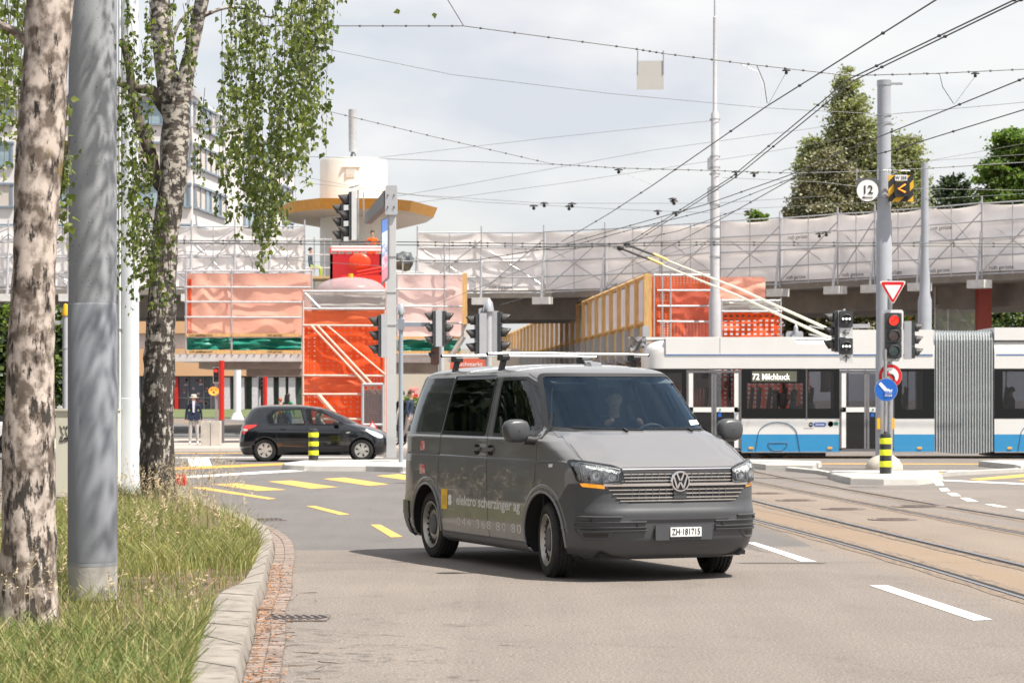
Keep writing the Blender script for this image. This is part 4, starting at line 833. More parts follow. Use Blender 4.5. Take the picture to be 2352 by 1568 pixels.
# stickers and lettering
vlet=mat('silver_lettering',(.62,.60,.58),.5,var=0)
def sfn(x0,z0): return lambda v:Vector((x0+v.x,-(VS.side_y(x0+v.x,z0+v.z)+.0015-v.y),z0+v.z))
vs,fs=text_mesh('elektro scherzinger ag',.135,bold=.0034,depth=.0008); k=1.64/max(v[0] for v in vs); mb=MB(); f_=sfn(-.645,.578); mb.add([f_(Vector((v[0]*k,v[1],v[2]))) for v in vs],fs); mb.build('side_lettering',vlet,vb,fix=False)
vs,fs=text_mesh('044 368 80 80',.118,bold=.0,depth=.0008,space=1.25); k=1.66/max(v[0] for v in vs); mb=MB(); f_=sfn(-.645,.372); mb.add([f_(Vector((v[0]*k,v[1],v[2]))) for v in vs],fs); mb.build('phone_lettering',vlet,vb,fix=False)
SR.fill([(-1.06,.52),(-.885,.52),(-.885,.72),(-1.06,.72)],'logo_panel',mat('logo_yellow',(.85,.50,.03),.4),vb,off=.003)
lg=MB()
for i in range(4): x=-1.025+.03*i; SR.line([(x,.565),(x,.655)],.002,lg,off=.003)
lg.build('logo_marks',van_paint,vb); lg=MB(); SR.line([(-.88,.521),(-.70,.521),(-.70,.719),(-.88,.719)],.0018,lg,off=.002); lg.build('logo_frame',vlet,vb)
f_=sfn(-.865,.572); vs,fs=text_mesh('s',.19,bold=.009,depth=.001,sx=1.25); mb=MB(); mb.add([f_(Vector(v)) for v in vs],fs); mb.build('logo_letter',M['signw'],vb,fix=False)
for x,z,s_ in ((-1.65,1.14,.07),(-1.62,.90,.085)): SR.fill(rp([(x-s_,z-.05),(x+s_,z-.04),(x+s_*.8,z+.05),(x-s_,z+.05)],.01),'sticker',mat('pale_sticker',(.75,.55,.55),.5,two=(.60,.05,.06),scale=22),vb,off=.002,st=.03)
# wheels
for x,y,s,rz in ((-1.5,-.80,-1,0),(-1.5,.80,1,0),(1.5,-.80,-1,R(-10)),(1.5,.80,1,R(-10))): tyre_wheel(van,(x,y,.338),.338,.215,s,rz)
# the driver
def van_to_world(x,y,z):
    c,s=math.cos(-1.1793),math.sin(-1.1793); return (.579+c*x-s*y,23.71+s*x+c*y,z)
tee=fabric('dark_tshirt',(.02,.024,.035)); jn=fabric('dark_jeans',(.02,.03,.05))
DZ=.37
D,Jd,Sd=person(van_to_world(.10,.42,DZ),-1.1793+R(90)-R(14),'short-haired young man in a dark t-shirt at the wheel of the grey van',tee,jn,sit=True,h=1.80,lean=-.03,hairm=M['hair'],
  arms={'L':[(-.27,-.20,.86),(-.17,-.44,.97)],'R':[(.27,-.20,.86),(.17,-.44,.97)]})
hc=Vector(Jd['head'][0])+Vector((0,.0,-.012))
rows=[]
for i in range(15):      # face and skull: chin narrow, cheeks full, brow upright
    a=PI*i/14; row=[]; zc=-math.cos(a); e_=max(math.sin(a),.01)**.8
    for k in range(20):
        t=2*PI*k/20; cx,cy=math.cos(t),math.sin(t); wx=.076*(1-.26*max(0,-zc-.1)); wy=(.098 if cy>0 else .092)*(1-.10*max(0,-zc-.2)*(1 if cy>0 else .2)); f=0
        if cy<-.93 and -.35<zc<.10: f=.017*(1-abs(zc+.15)/.25)          # nose
        if cy<-.8 and -.72<zc<-.5: f=.004
        if cy<-.5 and abs(cx)>.25 and abs(cx)<.6 and .0<zc<.22: f=-.006     # eye sockets
        row.append(hc+Vector((wx*e_*cx,(wy+f)*e_*cy-.012*max(0,-zc),.120*zc)))
    rows.append(row)
fc=MB(); fc.grid(rows,0,True)
for s in (-1,1): fc.ball(hc+Vector((s*.077,.012,-.005)),(.010,.018,.030))
fc.build('face',mat('face_skin',(.62,.37,.28),.5,var=.04),D,smooth=70)
fc=MB()
for s in (-1,1): fc.ball(hc+Vector((s*.030,-.083,.014)),(.012,.008,.006)); fc.box(hc+Vector((s*.032,-.089,.034)),(.034,.008,.006))
fc.box(hc+Vector((0,-.092,-.064)),(.042,.010,.006)); fc.build('eyes_and_mouth',mat('dark_features',(.07,.035,.03),.5),D)
for o_ in list(D.children):
    if o_.name.startswith('hair'): bpy.data.objects.remove(o_)
rows=[]
for i in range(9):
    a=PI*.56*i/8; row=[]
    for q in range(20):
        b=2*PI*q/20; front=max(0,-math.sin(b)); aa=a*(1-.36*front); row.append(hc+Vector((0,.006,.012))+Vector((.081*math.sin(aa)*math.cos(b),.103*math.sin(aa)*math.sin(b),.118*math.cos(aa))))
    rows.append(row)
fc=MB(); fc.grid(rows,0,True); fc.build('hair',mat('short_brown_hair',(.045,.028,.018),.7,var=.3,scale=60),D,smooth=True)
# ================================================ TREES
def barkmat(name,base,dark,thr,stretch,moss=False,lower=None):
    m=mat(name,base,.8,two=dark,scale=3.0,stretch=stretch,thr=thr,bump=.9,bscale=9); t=m.node_tree; p=t.nodes['Principled BSDF']
    src=p.inputs['Base Color'].links[0].from_socket; tcn=[n for n in t.nodes if n.type=='TEX_COORD'][0]
    if moss:
        nn=t.nodes.new('ShaderNodeTexNoise'); nn.inputs['Scale'].default_value=2.3; nn.inputs['Detail'].default_value=5; mp_=t.nodes.new('ShaderNodeMapping'); mp_.inputs['Location'].default_value=(5,2,.7); t.links.new(tcn.outputs['Object'],mp_.inputs[0]); t.links.new(mp_.outputs[0],nn.inputs[0])
        rr=t.nodes.new('ShaderNodeValToRGB'); rr.color_ramp.elements[0].position=.57; rr.color_ramp.elements[1].position=.66; t.links.new(nn.outputs[0],rr.inputs[0])
        mx=t.nodes.new('ShaderNodeMix'); mx.data_type='RGBA'; sz=t.nodes.new('ShaderNodeSeparateXYZ'); t.links.new(tcn.outputs['Object'],sz.inputs[0]); mz=t.nodes.new('ShaderNodeMapRange'); mz.inputs[1].default_value=2.4; mz.inputs[2].default_value=3.0; t.links.new(sz.outputs['Z'],mz.inputs[0]); mm_=t.nodes.new('ShaderNodeMath'); mm_.operation='MULTIPLY'; t.links.new(mz.outputs[0],mm_.inputs[0]); t.links.new(rr.outputs[0],mm_.inputs[1]); t.links.new(mm_.outputs[0],mx.inputs[0]); t.links.new(src,mx.inputs[6]); mx.inputs[7].default_value=(.22,.16,.03,1); src=mx.outputs[2]; t.links.new(src,p.inputs['Base Color'])
    if lower:   # fissured black bark low on the trunk
        sp=t.nodes.new('ShaderNodeSeparateXYZ'); t.links.new(tcn.outputs['Object'],sp.inputs[0]); n2=t.nodes.new('ShaderNodeTexNoise'); n2.inputs['Scale'].default_value=1; n2.inputs['Detail'].default_value=7; n2.inputs['Roughness'].default_value=.7; mp2=t.nodes.new('ShaderNodeMapping'); mp2.inputs['Scale'].default_value=(16,16,4.5); t.links.new(tcn.outputs['Object'],mp2.inputs[0]); t.links.new(mp2.outputs[0],n2.inputs[0])
        mr=t.nodes.new('ShaderNodeMapRange'); mr.inputs[1].default_value=lower[0]; mr.inputs[2].default_value=lower[1]; mr.inputs[3].default_value=lower[2]; mr.inputs[4].default_value=lower[3]; t.links.new(sp.outputs['Z'],mr.inputs[0])
        ad=t.nodes.new('ShaderNodeMath'); t.links.new(n2.outputs[0],ad.inputs[0]); t.links.new(mr.outputs[0],ad.inputs[1]); r3=t.nodes.new('ShaderNodeValToRGB'); r3.color_ramp.elements[0].position=.54; r3.color_ramp.elements[1].position=.60; t.links.new(ad.outputs[0],r3.inputs[0])
        mx=t.nodes.new('ShaderNodeMix'); mx.data_type='RGBA'; t.links.new(r3.outputs[0],mx.inputs[0]); t.links.new(src,mx.inputs[6]); mx.inputs[7].default_value=(.045,.038,.032,1); t.links.new(mx.outputs[2],p.inputs['Base Color'])
        bp=[n for n in t.nodes if n.type=='BUMP'][0]; inv=t.nodes.new('ShaderNodeMath'); inv.operation='SUBTRACT'; inv.inputs[0].default_value=1; t.links.new(r3.outputs[0],inv.inputs[1]); bp.inputs['Distance'].default_value=.03; t.links.new(inv.outputs[0],bp.inputs['Height'])
    return m
def leafmat(name,a,b,tr=.45):
    m=mat(name,a,.45,two=b,scale=9,thr=(.35,.65)); t=m.node_tree; p=t.nodes['Principled BSDF']; out=t.nodes['Material Output']; tn=t.nodes.new('ShaderNodeBsdfTranslucent'); mx=t.nodes.new('ShaderNodeMixShader'); mx.inputs[0].default_value=tr
    mu=t.nodes.new('ShaderNodeMix'); mu.data_type='RGBA'; mu.blend_type='MULTIPLY'; mu.inputs[0].default_value=1; mu.inputs[7].default_value=(1.3,1.5,.6,1); t.links.new(p.inputs['Base Color'].links[0].from_socket,mu.inputs[6]); t.links.new(mu.outputs[2],tn.inputs[0]); t.links.new(p.outputs[0],mx.inputs[1]); t.links.new(tn.outputs[0],mx.inputs[2]); t.links.new(mx.outputs[0],out.inputs[0]); return m
def limb(mb,pts,rad,n=20,rough=.06,seed=0,st=.06):
    pts=[Vector(p) for p in pts]; q=smooth(pts,max(2,int(sum((b-a).length for a,b in zip(pts[:-1],pts[1:]))/st/(len(pts)-1)))) ; m=len(q)
    rr=np.interp(np.linspace(0,len(rad)-1,m),range(len(rad)),rad); b0=len(mb.v); mb.tube(q,list(rr),n)
    from mathutils import noise as nz
    for i in range(m):
        for k in range(n):
            j=b0+i*n+k; p=Vector(mb.v[j]); d=p-q[i]; f=1+rough*(nz.noise(Vector((p.x*5+seed,p.y*5,p.z*2.2)))*1.5+nz.noise(Vector((p.x*16,p.y*16+seed,p.z*9)))*.8); mb.v[j]=tuple(q[i]+d*f)
def leaves(name,C,size,mats,parent,seed=1,droop=.5,probs=None):
    C=np.asarray(C); n=len(C); r=np.random.default_rng(seed); a=r.uniform(0,2*PI,n); s=size*r.uniform(.65,1.25,n)
    ax=np.stack([np.cos(a)*(1-droop),np.sin(a)*(1-droop),-droop-r.uniform(-.5,.5,n)],1); ax/=np.linalg.norm(ax,axis=1,keepdims=True)
    rv=r.normal(size=(n,3)); sd_=np.cross(ax,rv); sd_/=np.linalg.norm(sd_,axis=1,keepdims=True); nn=np.cross(ax,sd_)
    s=s[:,None]; p0=C; p1=C+ax*s*.32+sd_*s*.42+nn*s*.10; p2=C+ax*s*1.05; p3=C+ax*s*.32-sd_*s*.42+nn*s*.10; p4=C+ax*s*.4-nn*s*.03
    V=np.stack([p0,p1,p2,p3],1).reshape(-1,3); k=np.arange(n)*4; Fc=np.stack([np.stack([k,k+1,k+2],1),np.stack([k,k+2,k+3],1)],1).reshape(-1,3)
    mi=np.repeat(r.choice(len(mats),n,p=probs),2); return nmesh(name,V,Fc,mats,parent,mi=mi)
birch_leaf=[leafmat('birch_leaf_dark',(.12,.15,.05),(.08,.11,.035)),leafmat('birch_leaf_light',(.27,.30,.10),(.19,.22,.07))]
r=random.Random(11)
def strands(starts,step=.045,twig=None,lean=(0,0),gap=.0):
    C=[]
    for p,ln in starts:
        p=Vector(p); q=[p.copy()]; d=Vector((r.uniform(-.25,.25)+lean[0],r.uniform(-.25,.25)+lean[1],-.8)); k=int(ln/.12)+1
        for i in range(k):
            d=(d*.75+Vector((r.uniform(-.22,.22),r.uniform(-.22,.22),-1))*.25); d.normalize(); p=p+d*.12; q.append(p.copy())
        twig.tube(q,[.0035*(1-i/len(q))+.0012 for i in range(len(q))],3,cap=False)
        for i in range(int(ln/step)):
            if r.random()<gap: continue
            t=r.uniform(.05,1)*(len(q)-1); j=int(t); c=q[j].lerp(q[min(j+1,len(q)-1)],t-j)+Vector((r.gauss(0,.03),r.gauss(0,.03),r.gauss(0,.02))); C.append(tuple(c))
            if r.random()<.4: C.append((c.x+r.gauss(0,.03),c.y+r.gauss(0,.03),c.z-.03))
    return C
twm=mat('twig_bark',(.07,.05,.04),.8)
# near birch, left edge
Z1=14.9
T=thing('birch_tree','thick pale birch trunk leaning at the left edge in front of the metal mast','tree',P(72,1480,Z1)); T.location.z=KH; L0_=lambda x,y,Z=Z1:P(x,y,Z)-T.location
mb=MB(); limb(mb,[L0_(68,1500),L0_(66,1400),L0_(64,1200),L0_(68,900),L0_(78,600),L0_(95,300),L0_(114,0),L0_(135,-400),L0_(165,-900),L0_(190,-1500)],[.225,.190,.165,.152,.134,.140,.138,.13,.10,.05],26,.07,3)
for a in (0,1.3,2.4,3.8,5.1): limb(mb,[L0_(66,1430),L0_(66,1470)+Vector((math.cos(a)*.16,math.sin(a)*.16,0)),L0_(66,1500)+Vector((math.cos(a)*.26,math.sin(a)*.26,-.1))],[.09,.07,.03],10,.1)
limb(mb,[L0_(95,130),L0_(60,95),L0_(20,65),L0_(-60,30)],[.035,.028,.022,.015],8,.1); limb(mb,[L0_(80,-600),L0_(260,-900,15.5),L0_(600,-1150,16.5)],[.06,.04,.02],8,.1); limb(mb,[L0_(130,-500),L0_(-160,-700,14),L0_(-400,-1000,13.5)],[.06,.04,.02],8,.1)
mb.build('trunk',barkmat('birch_bark_near',(.54,.46,.41),(.13,.10,.08),(.42,.58),(3.6,3.6,2.6),moss=True,lower=(0,4.5,.015,-.05)),T,smooth=True)
tw=MB(); st=[]
for i in range(22): st.append((P(r.uniform(-30,62),r.uniform(-160,60),Z1+r.uniform(.5,2.2))-T.location,r.uniform(.35,1.25)))
for i in range(10): st.append((P(r.uniform(130,165),r.uniform(150,350),Z1+r.uniform(.8,1.5))-T.location,r.uniform(.25,.65)))
C=strands(st,.045,tw)
for i in range(650): st2=(r.gauss(.2,1.9),r.gauss(.6,1.6),r.uniform(4.7,9.0)); C+= [(st2[0]+r.gauss(0,.25),st2[1]+r.gauss(0,.25),st2[2]+r.gauss(0,.3)) for _ in range(7)]
for i in range(190):  # leaf clusters above the frame, added to cast streaky shade on the kerb
    c=(4.1+r.gauss(0,.7),-1.6+r.gauss(0,1.5),r.uniform(5.4,6.6)); C+=[(c[0]+r.gauss(0,.2),c[1]+r.gauss(0,.06),c[2]+r.gauss(0,.1)) for _ in range(8)]
for i in range(620):  # more unseen leaf clusters, added overhead to dapple the mast with shade
    c=(1.75+r.gauss(0,.75),2.1+r.gauss(0,.7),r.uniform(5.1,7.6)); C+=[(c[0]+r.gauss(0,.15),c[1]+r.gauss(0,.15),c[2]+r.gauss(0,.15)) for _ in range(8)]
tw.build('twigs',twm,T); leaves('crown',C,.058,birch_leaf,T,2,probs=[.55,.45])
# second birch
Z2=35.5
T=thing('birch_tree','forked birch with black fissured bark and hanging leaves behind the metal mast','tree',P(365,1160,Z2)); T.location.z=KH; q=lambda x,y,Z=Z2:P(x,y,Z)-T.location
mb=MB(); limb(mb,[q(364,1185),q(364,1140),q(361,1000),q(365,850),q(372,700),q(379,550),q(396,420),q(402,330),q(407,240)],[.34,.275,.245,.225,.20,.20,.205,.205,.18],26,.09,9)
limb(mb,[q(398,290),q(385,190),q(372,80),q(366,-40),q(350,-260),q(345,-500)],[.14,.17,.155,.14,.10,.05],18,.10,2); limb(mb,[q(408,270),q(424,190),q(440,110),q(460,20),q(482,-90),q(520,-300),q(545,-480)],[.15,.125,.105,.10,.09,.06,.03],18,.08,5)
lm=MB(); limb(lm,[q(380,440),q(362,420),q(345,350),q(322,290),q(308,230),q(296,150),q(280,90)],[.05,.085,.085,.08,.075,.06,.04],12,.12,7); limb(lm,[q(395,275),q(372,240),q(350,208),q(318,205),q(285,196),q(250,180)],[.08,.09,.08,.065,.055,.04],12,.1,1)
limb(mb,[q(396,100),q(410,55),q(437,25),q(462,5)],[.02,.022,.022,.018],8,.1); limb(mb,[q(460,40),q(505,22),q(550,18),q(620,40),q(690,30)],[.035,.025,.02,.015,.01],8,.1); limb(mb,[q(470,-40),q(560,-150,34.5),q(680,-190,33.5),q(770,-150,33)],[.06,.045,.03,.015],8,.1)
lm.build('limb',mat('dark_birch_limb',(.13,.10,.085),.85,two=(.05,.04,.035),scale=6,bump=.5,bscale=20),T,smooth=True)
for a in (.3,1.5,2.6,3.7,5.2): limb(mb,[q(364,1120),q(364,1150)+Vector((math.cos(a)*.22,math.sin(a)*.22,0)),q(364,1185)+Vector((math.cos(a)*.42,math.sin(a)*.42,-.1))],[.12,.10,.05],10,.15)
mb.build('trunk',barkmat('birch_bark_far',(.46,.42,.38),(.075,.06,.05),(.46,.55),(2.4,2.4,3.8),lower=(0,6,.115,-.03)),T,smooth=True)
tw=MB(); st=[]
def curtain(n,xr,yr,bot,Zr):    # strands starting inside a pixel window, ending near the lower outline bot(x)
    for i in range(n):
        x=r.uniform(*xr); y=r.uniform(*yr); Z=r.uniform(*Zr); b=bot(x)+r.uniform(-140,25); ln=(b-y)/F*Z
        if ln>.2: st.append((q(x,y,Z),min(ln,4.5)))
bot=lambda x:float(np.interp(x,[470,500,540,580,610,640,665,700,730,760,800],[250,380,500,530,600,560,480,380,370,200,80]))
curtain(30,(500,735),(-90,40),bot,(31,34)); curtain(20,(520,715),(-60,330),bot,(31,34.5)); curtain(24,(570,670),(200,480),bot,(31,34)); curtain(26,(700,790),(-110,20),lambda x:float(np.interp(x,[700,735,745,790],[380,330,120,100])),(31,33))
curtain(15,(275,345),(-60,380),lambda x:float(np.interp(x,[275,300,345],[600,650,690])),(33.5,36)); curtain(10,(290,370),(380,560),lambda x:680,(33.5,34.8)); curtain(10,(330,500),(-80,90),lambda x:260,(33,36.5)); curtain(6,(465,520),(60,260),lambda x:470,(33,34))
curtain(6,(355,395),(430,600),lambda x:700,(34.2,34.8)); curtain(12,(0,60),(-60,260),lambda x:float(np.interp(x,[0,60],[480,200])),(30,33)); curtain(8,(135,165),(240,420),lambda x:420,(31,33))
C=strands(st,.034,tw,gap=.2)
for i in range(1000):
    c=(min(.9,r.gauss(-.4,2.0)),r.gauss(-.8,2.0),r.uniform(8.3,12.5)); C+=[(c[0]+r.gauss(0,.3),c[1]+r.gauss(0,.3),c[2]+r.gauss(0,.3)) for _ in range(6)]
tw.build('twigs',twm,T); leaves('crown',C,.075,birch_leaf,T,8,droop=.6,probs=[.62,.38]); print('birch leaves',len(C))
# leafy background trees
def crown_tree(name,label,loc,trunk,blobs,size,n,mats,seed,group=None,trunkm=None,flat=1.0,hollow=.55):
    T=thing(name,label,'tree',loc,0,group); rr=random.Random(seed); mb=MB(); trunkm=trunkm or mat('dark_bark',(.10,.075,.055),.9,var=.2)
    for pts,rad in trunk: limb(mb,pts,rad,10,.08,seed,.5)
    C=[]; tot=sum(b[3]*b[4]*(b[5] if len(b)>5 else b[3]) for b in blobs)
    for b in blobs:
        x,y,z,rx,rz=b[:5]; ry=b[5] if len(b)>5 else rx; k=int(n*rx*ry*rz/sum(q_[3]*(q_[5] if len(q_)>5 else q_[3])*q_[4] for q_ in blobs))
        cl=95 if n>30000 else 34; nc=max(6,k//cl)
        for i in range(nc):
            while True:
                v=Vector((rr.gauss(0,1),rr.gauss(0,1),rr.gauss(0,1))).normalized()*rr.uniform(hollow,1.03)
                break
            c=Vector((x+v.x*rx,y+v.y*ry,z+v.z*rz)); sp_=.17*min(rx,rz)+.10
            for j in range(cl): C.append((c.x+rr.gauss(0,sp_),c.y+rr.gauss(0,sp_),c.z+rr.gauss(0,sp_*.55*flat)))
            if i%3==0: mb.tube([(x,y,z-rz*.5),(c.x*.5+x*.5,c.y*.5+y*.5,c.z-.4),tuple(c)],[.06,.035,.012],5,cap=False)
    mb.build('trunk',trunkm,T,smooth=True); leaves('crown',C,size,mats,T,seed,droop=.3); return T
def B(px,py,Z,rpx,rpy): p=P(px,py,Z); s=Z/F; return (p.x,p.y,p.z,rpx*s,rpy*s)
lf_birch=[leafmat('far_birch_leaf',(.24,.245,.14),(.17,.18,.10)),leafmat('far_birch_leaf_pale',(.36,.36,.23),(.27,.27,.16))]
lf_pine=[leafmat('pine_needles',(.19,.195,.11),(.13,.14,.075),.15),leafmat('pine_needles_pale',(.26,.22,.13),(.17,.16,.085),.15)]
lf_dark=[leafmat('evergreen_leaf',(.03,.055,.02),(.02,.04,.015),.2),leafmat('evergreen_leaf_pale',(.07,.10,.03),(.05,.08,.03),.2)]
lf_fresh=[leafmat('maple_leaf',(.13,.22,.045),(.08,.15,.03)),leafmat('maple_leaf_pale',(.22,.28,.07),(.16,.21,.05))]
def tr_(pts): return [(Vector(p[:3])) for p in pts]
def abs_tree(name,label,trunk,blobs,size,n,mats,seed,**k): return crown_tree(name,label,(0,0,0),trunk,blobs,size,n,mats,seed,**k)
Zt=125
abs_tree('birch_tree','tall loose pale green birch rising highest behind the number 12 sign',[([P(2030,800,Zt),P(2020,500,Zt),P(1975,300,Zt),P(1950,170,Zt)],[.35,.25,.15,.05]),([P(2020,480,Zt),P(2075,360,Zt),P(2085,320,Zt)],[.15,.1,.05])],
 [B(1945,185,Zt,26,40),B(1955,260,Zt,45,55),B(1990,340,Zt,58,70),B(1930,330,Zt,38,60),B(2080,380,Zt,40,90),B(2040,430,Zt,70,90),B(1910,420,Zt,60,90),B(1985,470,Zt,80,70),B(1870,370,Zt,36,60),B(2095,460,Zt,28,60)],.17,70000,lf_birch,21)
Zt=112
abs_tree('pine_tree','dark bushy pine in front of the tall birch above the viaduct',[([P(1950,800,Zt),P(1935,600,Zt),P(1915,450,Zt)],[.3,.25,.1])],
 [B(1900,390,Zt,42,48),B(1950,440,Zt,52,55),B(1880,450,Zt,48,50),B(1985,480,Zt,60,40),B(1850,485,Zt,40,30),B(1900,490,Zt,80,34),B(2050,480,Zt,45,30)],.15,48000,lf_pine,22)
abs_tree('pine_tree','wide pine foliage below the viaduct behind the bus roof',[([P(1900,900,108),P(1895,700,108)],[.3,.2])],[B(1830,705,108,55,45),B(1900,710,108,70,55),B(1965,700,108,60,50),B(1860,760,108,60,40),B(1940,765,108,70,50),B(2010,720,108,40,50)],.15,42000,lf_pine,23)
abs_tree('maple_tree','bright green broad leaved tree at the right edge above the viaduct',[([P(2420,800,120),P(2400,400,120)],[.5,.3])],[B(2330,330,120,46,34),B(2300,385,120,50,26),B(2350,420,120,66,40),B(2275,425,120,35,22),B(2320,460,120,60,30),B(2400,360,120,60,60)],.19,42000,lf_fresh,24,flat=.5)
T=thing('monkey_puzzle_tree','spiky dark conifer poking above the viaduct left of the green tree','tree',(0,0,0)); mb=MB(); rr=random.Random(5); Zc=130; mb.tube([P(2192,520,Zc),P(2190,395,Zc)],[.15,.05],8); mb.build('trunk',mat('conifer_bark',(.08,.06,.045),.9),T); C=[]
tw=MB()
for i in range(60):
    y0=rr.uniform(400,500); t=(y0-392)/100; a=rr.uniform(0,6.28); l=(.35+1.5*t)*rr.uniform(.7,1.15); b=P(2191,y0+12,Zc); e=b+Vector((math.cos(a)*l,math.sin(a)*l,.35*l+.1)); m_=b.lerp(e,.6)-Vector((0,0,.15)); tw.tube([b,m_,e],[.04,.03,.02],4)
    for k in range(90): s_=rr.random(); p=(b.lerp(m_,s_*2) if s_<.5 else m_.lerp(e,s_*2-1)); C.append((p.x+rr.gauss(0,.07),p.y+rr.gauss(0,.07),p.z+rr.gauss(0,.07)))
tw.build('branches',mat('conifer_twig',(.06,.07,.03),.9),T); leaves('crown',C,.17,lf_dark,T,5,droop=0)
abs_tree('bush','small green tree top above the viaduct left of the birch',[([P(1741,520,130),P(1741,495,130)],[.1,.05])],[B(1741,498,130,14,14)],.2,900,lf_fresh,29)
abs_tree('hedge','dark hedge with pale new shoots behind the red brown column',[([P(2260,800,112),P(2260,740,112)],[.2,.1])],[B(2090,735,112,50,40),B(2170,745,112,60,40),B(2290,735,112,70,32),B(2370,735,112,60,34),B(2230,770,112,90,30)],.15,36000,[lf_dark[0],lf_dark[1],lf_fresh[1]],25)
abs_tree('hedge','tall overgrown ivy hedge at the left edge behind the cabinet',[([P(60,960,66),P(60,750,66)],[.2,.1])],[B(20,800,66,60,100),B(-60,820,66,70,100),B(110,800,66,50,95),B(60,870,66,80,80),B(160,830,66,40,90)],.16,26000,[lf_dark[0],lf_dark[1],lf_fresh[1]],26)
lf_fir=[leafmat('fir_needles',(.018,.032,.012),(.01,.02,.008),.1)]
for i,(x,y,h,w_) in enumerate(((-11.5,21,9,3.2),(-9.5,13,8,3.0),(-14,30,10,3.4))):  # trees out of view, added to block the sky and darken the van side
    T=thing('lime_tree',['broad dark tree on the verge left of the mast','broad dark tree on the verge closest to the camera','broad dark tree on the verge behind the cabinet'][i],'tree',(x,y,KH),0,'broad trees on the verge'); mb=MB(); mb.tube([(0,0,0),(0,0,h*.7)],[.22,.08],10); mb.build('trunk',mat('lime_bark',(.12,.09,.07),.9),T); rr=random.Random(i+50); C=[]
    for k in range(420):
        v=Vector((rr.gauss(0,1),rr.gauss(0,1),rr.gauss(0,1))).normalized()*rr.uniform(.5,1); c=(v.x*w_,v.y*w_,h*.52+v.z*h*.44)
        for j in range(40): C.append((c[0]+rr.gauss(0,.4),c[1]+rr.gauss(0,.4),c[2]+rr.gauss(0,.35)))
    leaves('crown',C,.27,lf_dark,T,i)
# conifers standing beyond the left of the frame; the van side mirrors them
for i,(x,y,h) in enumerate(((-17,39,13),(-23,47,15),(-20,43,14),(-29,55,16),(-14,35,12),(-26,51,16),(-18.5,36,13),(-15.5,31,11))):
    T=thing('fir_tree',['dense dark fir nearest the road beyond the verge','tall dark fir second beyond the verge','shorter dark fir closest to the cabinet','tallest dark fir furthest left of the road','dark fir standing furthest back beyond the verge','wide dark fir between the taller ones beyond the verge','dark fir behind the nearest one','small dark fir closest to the near birch'][i],'tree',(x,y,0),0,'dark firs left of the road'); mb=MB(); mb.tube([(0,0,0),(0,0,h)],[.25,.04],8); mb.build('trunk',mat('fir_bark',(.07,.05,.04),.9),T); C=[]; rr=random.Random(i)
    for k in range(11000):
        t=rr.random()**.7; z=h*(1-t)*.95+.6; R_=(.25+.30*h*t*.75)*(.75+.3*math.sin(z*5)); a=rr.uniform(0,6.28); q_=R_*math.sqrt(rr.uniform(.3,1)); C.append((math.cos(a)*q_,math.sin(a)*q_,z-.2*q_))
    leaves('crown',C,.42,lf_fir,T,i)
# ================================================ TROLLEYBUS
BZ=66.4; bs=F/BZ
bx=lambda px:(px-1176)/bs
bz=lambda py:EYE-(py-YH)/bs
bus=thing('articulated_bus','white and blue articulated trolleybus crossing behind the van','bus',(bx(1482),BZ,0)); ox,oy=bx(1482),BZ
BW=2.5
def bb(mb,x0,x1,y0,y1,d0=0,d1=None,mi=0,r=0):   # px box on the near face, depth d0..d1 behind it
    d1=d1 if d1 is not None else .06
    c=((bx(x0)+bx(x1))/2-ox,(d0+d1)/2,(bz(y0)+bz(y1))/2); d=(bx(x1)-bx(x0),d1-d0,bz(y0)-bz(y1))
    (mb.rbox(c,d,r,mi) if r else mb.box(c,d,0,mi)); return mb
bw=mat('bus_white',(.74,.74,.73),.28,var=.03,scale=1,coat=.4); bblue=mat('bus_blue',(.025,.27,.55),.3,var=.04,coat=.4); bglass=glassmat('bus_glass',(.62,.62,.64),.8,1.45,.01); tint=mat('bus_tint',(.010,.011,.012),.30,var=0,spec=.25)
def section(x0,x1,nose=False):
    mb=MB()
    # roof shell and cant rail, profile with a rounded shoulder
    y0=775 if nose else 757
    prof=[(0,846),(0,812),(0,800),(.05,790),(.16,783),(.4,779),(BW-.4,779),(BW-.16,783),(BW-.05,790),(BW,800),(BW,846)]
    rows=[]
    xs_=[x0,x0+4,x0+12,x0+26,x0+44] if nose else [x0]
    for i,xx in enumerate(xs_+[x1]):
        f=[34,18,8,2,0][i] if nose and i<5 else 0
        rows.append([Vector((bx(xx)-ox,d if f==0 else min(max(d,f*.012),BW-f*.012),bz(min(846,y+f*(1 if y<830 else 0))))) for d,y in prof])
    mb.grid(rows); mb.add(rows[0],[tuple(range(len(prof)))]); mb.add(rows[-1],[tuple(range(len(prof)))])
    mb.build('roof_shell',bw,bus,smooth=40)
    f=MB(); f.box(((bx(x0)+bx(x1))/2-ox,BW/2,.36),(bx(x1)-bx(x0)-.1,BW-.1,.06)); f.build('bus_floor',M['black'],bus)
section(1482,2146,True); section(2284,2900)
mb=MB(); bb(mb,1484,1700,946,1036,BW-.06,BW); bb(mb,1700,2146,961,1036,BW-.06,BW); bb(mb,2284,2900,961,1036,BW-.06,BW); mb.build('far_side_panel',bw,bus)
mb=MB()
for a in (1540,1690,1820,1935,2060,2146-6,2290,2420,2560,2700): bb(mb,a,a+7,846,962,BW-.08,BW)
mb.build('far_pillar',M['black'],bus)
mb=MB(); bb(mb,1500,2146,848,960,BW-.03,BW-.02); bb(mb,2284,2900,848,960,BW-.03,BW-.02); mb.build('far_window',bglass,bus)
